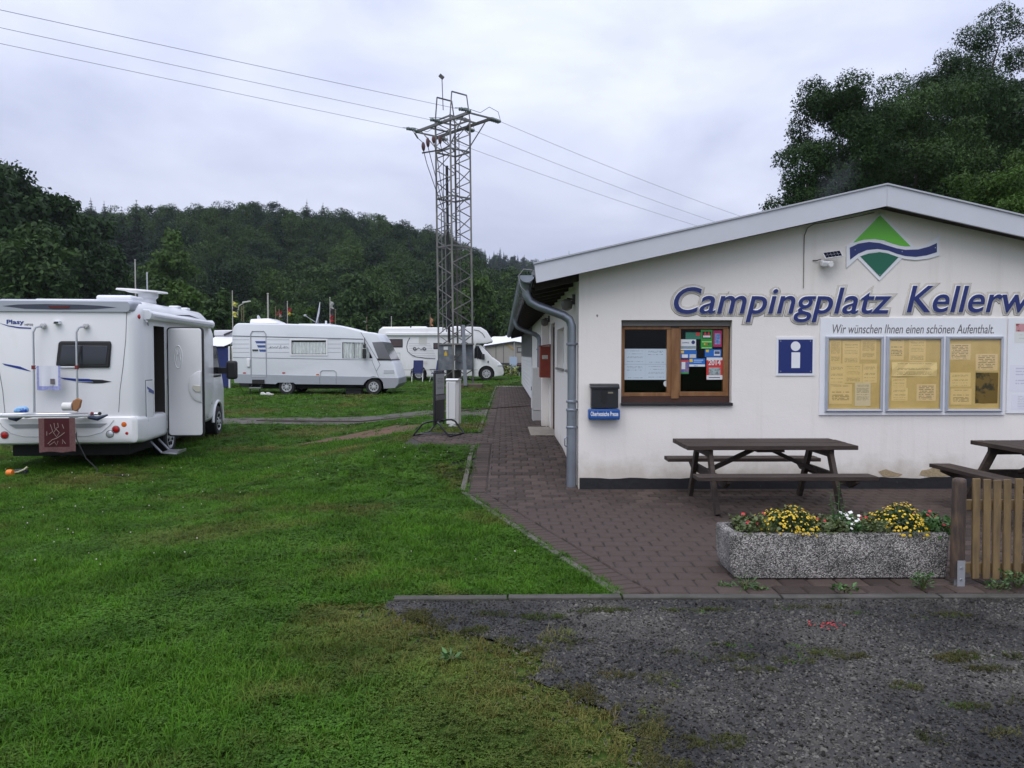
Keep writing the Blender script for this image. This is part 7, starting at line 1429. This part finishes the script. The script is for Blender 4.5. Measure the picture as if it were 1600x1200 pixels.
# weeds along the kerb
def foot_weed(u, v, label, n, h, w, seed, lw=.010, ll=.05, mat=MT_LEAFG):
    c = gr(u, v); return leafy('weed', (c.x, c.y, 0.0), label, 'weed', n, h*.75, w*.7, mat, seed, lw*.75, ll*.7)
foot_weed(1165, 921, 'thin grassy weed under the left front of the trough', 70, .09, .10, 51, .004, .08); foot_weed(1190, 923, 'two round leaved weed near the left front of the trough', 14, .05, .07, 52, .02, .045); foot_weed(1320, 926, 'leafy green weed under the middle of the trough', 34, .06, .11, 53, .018, .05); foot_weed(1442, 922, 'bushy feathery weed under the right end of the trough', 150, .16, .08, 54, .006, .05); foot_weed(1133, 917, 'small moss tuft at the left foot of the trough', 60, .03, .06, 55, .006, .03); foot_weed(1590, 920, 'green weed with red bloom at the foot of the fence', 160, .16, .14, 56, .008, .05); foot_weed(1558, 922, 'low green weed at the foot of the pickets', 80, .07, .10, 57, .008, .04)
foot_weed(705, 1033, 'broad leaved dandelion in the worn grass strip', 26, .035, .05, 58, .012, .08, MT_LEAFG)
c = gr(1290, 980); r_ = np.random.default_rng(12); m = MB()
for i in range(40): q = Vector((c.x+r_.normal(0, .05), c.y+r_.normal(0, .035), .016)); a = r_.uniform(0, 6.28); m.v += [tuple(q+Vector((.008*math.cos(a+k*1.57), .006*math.sin(a+k*1.57), .002*k))) for k in range(4)]; m.f.append(tuple(range(len(m.v)-4, len(m.v))))
o = m.build('fallen_petals', MT_RED); tag(o, 'scatter of fallen red petals on the gravel', 'petals', kind='stuff')

# ================================================================== picket fence
MT_PICK = M('picket_wood', (.175, .118, .050), .75, var=.35, vs=5, stretch=(5, 5, 1), bump=.3, bs=25, col2=(.13, .085, .042), c2s=3, island=.2); MT_POST = M('dark_post', (.050, .034, .027), .7, var=.4, vs=5, stretch=(5, 5, 1), bump=.5, bs=25, col2=(.12, .075, .04), c2s=2.5)
FYY = 5.46; fx = at(1496, 900, FYY).x; fe = thing('picket_fence', (fx+1, FYY, 0), 'low wooden picket fence right of the flower trough', 'fence')
zt = at(1496, 747, FYY).z
def post(x):
    p = MB().tube([(x-.004, FYY, .06), (x, FYY, zt-.03), (x, FYY, zt-.008), (x, FYY, zt)], [.046, .046, .043, .028], 14).build('post', MT_POST, fe, world=True, smooth=True, ang=60)
    MB().box(x-.03, x+.022, FYY-.053, FYY-.047, .0, .19).build('post_bracket', M('bracket_zinc', (.42,.43,.45), .45, metal=.6), p, world=True); MB().tube([(x-.004, FYY, .0), (x-.004, FYY, .07)], .02, 8).build('post_pin', MATS['bracket_zinc'], p, world=True)
    for z in (.06, .14): MB().lathe([(.008, 0), (.008, -.006)], 8, (x-.004, FYY-.053, z), 'y').build('bolt', MT_STEEL, p, world=True)
post(fx); post(fx+2.0)
for v in (788, 886): z = at(1560, v, FYY+.05).z; MB().box(fx+.03, fx+1.97, FYY+.022, FYY+.058, z-.035, z+.035).build('rail', MT_PICK, fe, world=True, bevel=.003)
xp = at(1527, 800, FYY).x; k = 0
while xp < fx + 1.9:
    dz = rp.normal(0, .006); mb = MB().box(-.026, .026, -.01, .01, .045+dz*.5, zt-.01+dz); mb.xf(Matrix.Translation((xp+rp.normal(0,.002), FYY+.008, 0)) @ Matrix.Rotation(rp.normal(0, .008), 4, 'Y')); mb.build('picket', MT_PICK, fe, world=True, bevel=.004); xp += .0725; k += 1
# ================================================================== trees
def leaf_mat(name, dark, light, trans=.22, rnd=True, isl=.35):
    m = bpy.data.materials.new(name); m.use_nodes = True; nt = m.node_tree; nt.nodes.clear(); N = nt.nodes.new; L = nt.links.new
    o = N('ShaderNodeOutputMaterial'); d = N('ShaderNodeBsdfPrincipled'); d.inputs['Roughness'].default_value = .65; d.inputs['Specular IOR Level'].default_value = .2
    t = N('ShaderNodeBsdfTranslucent'); s = N('ShaderNodeMixShader'); s.inputs[0].default_value = trans
    oi = N('ShaderNodeObjectInfo'); g = N('ShaderNodeNewGeometry')
    x = N('ShaderNodeMixRGB'); x.inputs[1].default_value = (*dark, 1); x.inputs[2].default_value = (*light, 1)
    if rnd:
        pw = N('ShaderNodeMath'); pw.operation = 'POWER'; pw.inputs[1].default_value = 1.15; L(oi.outputs['Random'], pw.inputs[0]); L(pw.outputs[0], x.inputs[0])
    else: x.inputs[0].default_value = .5
    n = N('ShaderNodeTexNoise'); n.inputs['Scale'].default_value = .6; tc = N('ShaderNodeTexCoord'); L(tc.outputs['Object'], n.inputs['Vector'])
    r1 = N('ShaderNodeMapRange'); r1.inputs[1].default_value = .3; r1.inputs[2].default_value = .7; r1.inputs[3].default_value = .7; r1.inputs[4].default_value = 1.3; L(n.outputs['Fac'], r1.inputs[0])
    r = N('ShaderNodeMapRange'); r.inputs[3].default_value = 1-isl; r.inputs[4].default_value = 1+isl; L(g.outputs['Random Per Island'], r.inputs[0])
    mm = N('ShaderNodeMath'); mm.operation = 'MULTIPLY'; L(r.outputs[0], mm.inputs[0]); L(r1.outputs[0], mm.inputs[1])
    v = N('ShaderNodeVectorMath'); v.operation = 'SCALE'; L(x.outputs[0], v.inputs[0]); L(mm.outputs[0], v.inputs['Scale'])
    L(v.outputs[0], d.inputs['Base Color']); L(v.outputs[0], t.inputs[0]); L(d.outputs[0], s.inputs[1]); L(t.outputs[0], s.inputs[2]); L(s.outputs[0], o.inputs[0]); return m
MT_BARK = M('bark', (.055, .045, .036), .9, var=.35, vs=3, bump=.8, bs=12)
ML_FOR = leaf_mat('forest_leaf', (.010, .026, .009), (.046, .090, .016)); ML_CON = leaf_mat('conifer_needle', (.010, .023, .014), (.018, .036, .019), .1)
ML_DARK = leaf_mat('dark_leaf', (.015, .036, .009), (.029, .063, .012), rnd=False); ML_MID = leaf_mat('mid_leaf', (.023, .052, .012), (.044, .084, .018), rnd=False); ML_LITE = leaf_mat('light_leaf', (.040, .088, .013), (.062, .114, .020), .3, rnd=False); ML_BLUE = leaf_mat('blue_needle', (.040, .065, .068), (.065, .095, .10), .1, rnd=False)
def quads(C, Nrm, size, r_, asp=.62):
    n = len(C); a = r_.normal(0, 1, (n, 3)); t = np.cross(Nrm, a); t /= np.linalg.norm(t, axis=1)[:, None]+1e-9; b = np.cross(Nrm, t); b /= np.linalg.norm(b, axis=1)[:, None]+1e-9
    s = size*r_.uniform(.55, 1.3, n)[:, None]; droop = np.array([0, 0, -.25])
    V = np.stack([C - t*s, C + b*s*asp*.8 + t*s*.1, C + t*s + droop*s, C - b*s*asp*.8 + t*s*.1], 1).reshape(-1, 3)
    return V, np.arange(4*n).reshape(n, 4)
def crown(r_, cz, rx, rz, nl, n, size, flat=1., lobe=(.26, .44), low=-.75, gap=0.):
    lob = []
    for i in range(nl):                                        # lobes spread evenly over the crown, then shaken
        zf = 1 - (1-low)*(i+.5)/nl; a = i*2.39996 + r_.normal(0, .35); q = math.sqrt(max(0, 1-zf*zf)); d = np.array([q*math.cos(a), q*math.sin(a), zf]) + r_.normal(0, .10, 3)
        k = r_.uniform(.50, .84) if (i % 4 or i < 10) else r_.uniform(.2, .5); lob.append((np.array([d[0]*rx*k, d[1]*rx*k, cz+d[2]*rz*k]), rx*r_.uniform(*lobe)))
    w = np.array([l[1]**2 for l in lob]); idx = r_.choice(nl, n, p=w/w.sum()); c = np.array([l[0] for l in lob])[idx]; rad = np.array([l[1] for l in lob])[idx]
    d = r_.normal(0, 1, (n, 3)); d[:, 2] += .25; d /= np.linalg.norm(d, axis=1)[:, None]
    ph = r_.uniform(0, 6.28, 3); nz = (np.sin(d[:,0]*6.5+idx*1.7+ph[0])+np.sin(d[:,1]*7.3+idx*2.3+ph[1])+np.sin(d[:,2]*6.1+idx*.9+ph[2]))/3; rr_ = rad*(.42+.62*np.sqrt(r_.random(n)))*(1+.42*nz) + rad*np.clip(r_.exponential(.07, n)-.08, 0, .3); C = c + d*rr_[:, None]*np.array([1, 1, .72*flat])
    C += r_.normal(0, size*.4, (n, 3)); Nr = d*.7 + r_.normal(0, .55, (n, 3)) + np.array([0, 0, .5]); Nr /= np.linalg.norm(Nr, axis=1)[:, None]
    return quads(C, Nr, size, r_), lob
def trunk_mb(r_, h, r0, lob, nlimb=8, th=.55):
    m = MB(); top = h*th; nlimb = nlimb if th < .8 else 18; lean = r_.normal(0, .03, 2)*h
    pts = [(0, 0, -.3), (0, 0, .3)] + [(lean[0]*k, lean[1]*k, top*k) for k in (.3, .6, .85, 1.)]; m.tube(pts, [r0*1.35, r0, r0*.85, r0*.65, r0*.45, r0*.3], 8)
    for c, rr_ in sorted(lob, key=lambda q: -q[1])[:nlimb]:
        z0 = min(top*.98, max(top*.35, c[2]*.6)); k = z0/top; a = Vector((lean[0]*k, lean[1]*k, z0)); b = Vector(c); a.z = min(a.z, b.z - .25*math.hypot(b.x, b.y)) if th >= .8 else a.z; md = a.lerp(b, .5) + Vector((0, 0, .08*(b-a).length)); m.tube([a, md, b], [r0*.38, r0*.24, r0*.06], 6)
    return m
def conifer(r_, h, r0, n, size, droop=.42):
    k = np.sqrt(r_.random(n)); k = .02 + .98*k; z = h*(1-.95*k); whorl = np.round(k*22); kk = whorl/22
    nb = 5 + (whorl*.35).astype(int); ang = np.floor(r_.random(n)*nb)/nb*6.283 + whorl*1.7 + r_.normal(0, .13, n)
    R_ = r0*k**.9*(.80+.25*np.sin(whorl*2.7+np.floor(ang*1.3))); t = r_.random(n)**.55; rr_ = R_*t
    zz = h*(1-.95*kk) - droop*rr_ + r_.normal(0, h*.008, n); C = np.stack([rr_*np.cos(ang), rr_*np.sin(ang), zz], 1)
    Nr = np.stack([np.cos(ang)*.45, np.sin(ang)*.45, np.ones(n)], 1) + r_.normal(0, .35, (n, 3)); Nr /= np.linalg.norm(Nr, axis=1)[:, None]
    V, Fq = quads(C, Nr, size, r_, .5); f = np.repeat(.30+.75*k, 4)[:, None]; Cq = np.repeat(C, 4, 0); return Cq + (V-Cq)*f, Fq
def joined(V, Fq, m):
    me0 = m.mesh('t'); v2 = mesh_np(me0) if len(me0.vertices) else np.zeros((0, 3)); faces = [tuple(int(i) for i in f) for f in Fq] + [tuple(i+len(V) for i in p.vertices) for p in me0.polygons]
    me = bpy.data.meshes.new('tree'); me.from_pydata(np.concatenate([V, v2]).tolist(), [], faces); mi = np.zeros(len(faces), 'i'); mi[len(Fq):] = 1; me.polygons.foreach_set('material_index', mi); bpy.data.meshes.remove(me0); return me
# ---- the wood on the hill: one mass
kinds = []
for i in range(6):
    r_ = np.random.default_rng(100+i); h = r_.uniform(13, 17); rx = r_.uniform(3.4, 4.6); (V, Fq), lob = crown(r_, h*.58, rx, h*.43, 34, 4200, .27, low=-.8); kinds.append(loose('tree', joined(V, Fq, trunk_mb(r_, h, .28, lob, 6)), [ML_FOR, MT_BARK]))
for i in range(3):
    r_ = np.random.default_rng(120+i); h = r_.uniform(16, 19); V, Fq = conifer(r_, h, 4.2, 3600, .55); kinds.append(loose('tree', joined(V, Fq, MB().tube([(0,0,-.3),(0,0,h*.97)], [.25, .03], 6)), [ML_CON, MT_BARK]))
for k, o in enumerate(kinds): o.name = f'tree_{k:02d}'
rt = np.random.default_rng(77); pts = []; 
def fill(y0, y1, step, b0, b1):
    y = y0
    while y < y1:
        x = b0*y
        while x < b1*y:
            pts.append((x+rt.normal(0, step*.28), y+rt.normal(0, step*.28))); x += step
        y += step*.9
fill(98, 130, 4.8, -.85, .22); fill(130, 285, 5.4, -.85, .22); fill(360, 600, 9.5, -.30, .42)
pts = np.array(pts); px, py = pts[:,0], pts[:,1]; n = len(px); bear = px/py
con = (rt.random(n) < np.where(py > 330, .5, np.where((bear < -.40) & (py > 170), .18, .03)))
pick = np.where(con, rt.integers(6, 9, n), rt.integers(0, 6, n)); sc = rt.uniform(.55, .92, n)*np.where(py > 330, 1, 1)*np.where(py < 112, .8, 1)
scatter('hillside_wood', np.stack([px, py, hz(px, py)-.6-.5*(py < 110)], 1), kinds, pick, sc, np.stack([rt.normal(0, .03, n), rt.normal(0, .03, n), rt.uniform(0, 6.28, n)], 1), 'dense mixed green wood covering the hillside', 'wood')
# ---- single trees
def tree(name, u, vtop, y, wpx, label, mat, n=6000, size=.26, seed=0, con=False, base=.12, nl=34, group=None, low=-.8, th=.6, lobe=(.24, .42), rzk=1., zbase=None):
    a = at(u, vtop, y); z0 = (float(gz(a.x, y)) if y < 90 else float(hz(a.x, y))-.3) if zbase is None else zbase; h = a.z - z0; rx = wpx/2*y/1250; r_ = np.random.default_rng(seed)
    t = thing(name, (a.x, y, z0), label, 'tree' if h > 3 else 'shrub', rt.uniform(0, 6.28), group)
    if con:
        V, Fq = conifer(r_, h, rx, n, size); MB().tube([(0,0,-.2),(0,0,h*.96)], [max(.05, h*.014), .02], 6).build('trunk', MT_BARK, t)
    else:
        rz = h*(1-base)/2; (V, Fq), lob = crown(r_, h*base+rz*.92, rx, rz*.95*rzk, nl, n, size, low=low, lobe=lobe); top = V[:,2].max(); V[:,2] *= (h/top if top > 0 else 1)
        trunk_mb(r_, h, max(.05, h*.017), lob, 10, th).build('trunk', MT_BARK, t, smooth=True, ang=60)
    me = np_mesh('crown', V, Fq); link('crown', me, mat, t); return t
G1 = 'dark trees closing the left side'
tree('broadleaf_tree', 12, 236, 68, 165, 'tall dark tree at the far left edge above the motorhome', ML_DARK, 12000, .27, 201, group=G1); tree('broadleaf_tree', 82, 282, 73, 135, 'dark tree right of the tallest left one', ML_DARK, 10000, .27, 202, group=G1); tree('broadleaf_tree', 132, 330, 80, 110, 'dark tree at the right shoulder of the left group', ML_DARK, 8000, .28, 203, group=G1); tree('broadleaf_tree', -75, 225, 62, 170, 'tall dark tree cut by the left picture edge', ML_DARK, 10000, .27, 204, group=G1)
tree('broadleaf_tree', 48, 340, 60, 150, 'lower dark leafy tree in front of the left group', ML_MID, 9000, .23, 205, group=G1, base=.06); tree('broadleaf_tree', 150, 395, 74, 110, 'low dark green tree above the motorhome roof', ML_DARK, 7000, .25, 206, group=G1, base=.05)
tree('broadleaf_tree', 266, 352, 92, 82, 'fresh green tree standing out from the dark wood', ML_LITE, 7000, .27, 207, base=.05); tree('broadleaf_tree', 250, 428, 66, 52, 'small rounded green tree above the motorhome satellite unit', ML_MID, 3500, .19, 208, base=.04); tree('broadleaf_tree', 290, 432, 64, 66, 'bushy green tree right of the satellite unit', ML_LITE, 4200, .19, 209, base=.04); tree('broadleaf_tree', 345, 448, 61, 62, 'green tree behind the yellow and black flag', ML_MID, 4200, .18, 210, base=.04)
tree('spruce_tree', 445, 462, 66, 34, 'small bluish spruce behind the integrated motorhome', ML_BLUE, 1600, .2, 211, con=True); tree('spruce_tree', 213, 308, 150, 60, 'pointed dark spruce on the skyline, taller of two', ML_CON, 4200, .42, 212, con=True, zbase=16); tree('spruce_tree', 190, 318, 152, 56, 'pointed dark spruce on the skyline, left of the taller one', ML_CON, 4200, .42, 213, con=True, zbase=16)
tree('shrub', 556, 488, 60, 40, 'round green shrub above the integrated motorhome roof', ML_MID, 1800, .16, 214, base=.02); tree('shrub', 400, 489, 58, 44, 'green hedge shrub behind the white roof box', ML_MID, 1800, .16, 215, base=.02); tree('shrub', 372, 490, 58, 26, 'small green shrub under the street lamp', ML_MID, 1200, .15, 216, base=.02); tree('shrub', 482, 474, 63, 20, 'narrow upright green shrub left of the satellite dish', ML_LITE, 1200, .16, 217, base=.02); tree('shrub', 462, 490, 60, 28, 'dark green shrub below the blue spruce', ML_MID, 1200, .15, 218, base=.02)
tree('broadleaf_tree', 565, 425, 94, 80, 'light green tree at the hill foot left of the pylon', ML_MID, 5500, .28, 219, base=.04); tree('broadleaf_tree', 655, 448, 95, 84, 'broad green tree at the hill foot beside the pylon', ML_MID, 5500, .28, 220, base=.04); tree('broadleaf_tree', 748, 430, 96, 70, 'fresh green tree right behind the pylon', ML_LITE, 5500, .28, 221, base=.04); tree('broadleaf_tree', 822, 470, 92, 74, 'green tree beside the far roof corner', ML_MID, 5000, .28, 222, base=.04)
# trees rising behind the office roof
G2 = 'trees behind the office roof'
tree('broadleaf_tree', 1308, 110, 31, 222, 'large dark broadleaf tree behind the roof ridge, leftmost', ML_DARK, 95000, .052, 231, group=G2, base=.22, nl=80, lobe=(.16, .27)); tree('broadleaf_tree', 1430, 116, 35, 270, 'dark broadleaf tree in the middle behind the ridge', ML_MID, 90000, .06, 232, group=G2, base=.2, nl=76, lobe=(.16, .27)); tree('broadleaf_tree', 1520, 95, 38, 280, 'tall dense dark tree right of the ridge', ML_DARK, 90000, .064, 233, group=G2, base=.2, nl=76, lobe=(.16, .27))
tree('broadleaf_tree', 1522, 6, 42, 245, 'tallest tree at the right with an open rounded top', ML_DARK, 85000, .066, 234, group=G2, base=.30, nl=84, lobe=(.15, .25), th=.80); tree('broadleaf_tree', 1565, 232, 24, 200, 'bright green leafy tree low behind the roof at right', ML_LITE, 42000, .052, 235, group=G2, base=.15, nl=60, lobe=(.16, .27)); tree('broadleaf_tree', 1700, 110, 34, 250, 'dark tree cut by the right picture edge', ML_DARK, 24000, .11, 236, group=G2, base=.15, nl=60)
# ---- a breath of stove smoke over the roof
c = at(1308, 285, 18); sm = MB().lathe([(.05, -.95), (.28, -.7), (.45, -.2), (.5, .3), (.36, .75), (.08, 1.0)], 16, (0, 0, 0)).build('smoke', None, smooth=True); sm.location = c; sm.rotation_euler = (0, R(18), 0); tag(sm, 'faint bluish stove smoke drifting above the roof', 'smoke', kind='stuff')
m = bpy.data.materials.new('stove_smoke'); m.use_nodes = True; nt = m.node_tree; nt.nodes.clear(); o = nt.nodes.new('ShaderNodeOutputMaterial'); pv = nt.nodes.new('ShaderNodeVolumePrincipled'); pv.inputs['Color'].default_value = (.75, .8, .9, 1); tc = nt.nodes.new('ShaderNodeTexCoord'); nz = nt.nodes.new('ShaderNodeTexNoise'); nz.inputs['Scale'].default_value = 2.2; nz.inputs['Detail'].default_value = 3; nt.links.new(tc.outputs['Object'], nz.inputs['Vector'])
ln = nt.nodes.new('ShaderNodeVectorMath'); ln.operation = 'LENGTH'; mp = nt.nodes.new('ShaderNodeMapping'); mp.inputs['Scale'].default_value = (2.0, 2.0, 1.05); nt.links.new(tc.outputs['Object'], mp.inputs[0]); nt.links.new(mp.outputs[0], ln.inputs[0]); fo = nt.nodes.new('ShaderNodeMapRange'); fo.inputs[1].default_value = 1; fo.inputs[2].default_value = .2; fo.inputs[3].default_value = 0; fo.inputs[4].default_value = 1; nt.links.new(ln.outputs['Value'], fo.inputs[0])
r_ = nt.nodes.new('ShaderNodeMapRange'); r_.inputs[1].default_value = .4; r_.inputs[2].default_value = .75; r_.inputs[3].default_value = 0; r_.inputs[4].default_value = .26; nt.links.new(nz.outputs['Fac'], r_.inputs[0]); mu = nt.nodes.new('ShaderNodeMath'); mu.operation = 'MULTIPLY'; nt.links.new(r_.outputs[0], mu.inputs[0]); nt.links.new(fo.outputs[0], mu.inputs[1]); nt.links.new(mu.outputs[0], pv.inputs['Density']); nt.links.new(pv.outputs[0], o.inputs['Volume']); sm.data.materials.append(m)
chm = thing('stove_flue', (c.x-.35, 18.0, 2.8), 'thin metal stove flue behind the roof ridge', 'chimney') if False else None

# ================================================================== air: faint moist haze over the valley
hzb = MB().box(-520, 640, -12, 960, -3.5, 118).build('haze', None); tag(hzb, 'thin moist haze softening the far hills', 'haze', kind='stuff')
hm = bpy.data.materials.new('valley_air'); hm.use_nodes = True; nt = hm.node_tree; nt.nodes.clear(); o = nt.nodes.new('ShaderNodeOutputMaterial'); pv = nt.nodes.new('ShaderNodeVolumePrincipled'); pv.inputs['Color'].default_value = (.80, .86, 1, 1); pv.inputs['Density'].default_value = .00016; pv.inputs['Anisotropy'].default_value = .2
nt.links.new(pv.outputs[0], o.inputs['Volume']); hzb.data.materials.append(hm)
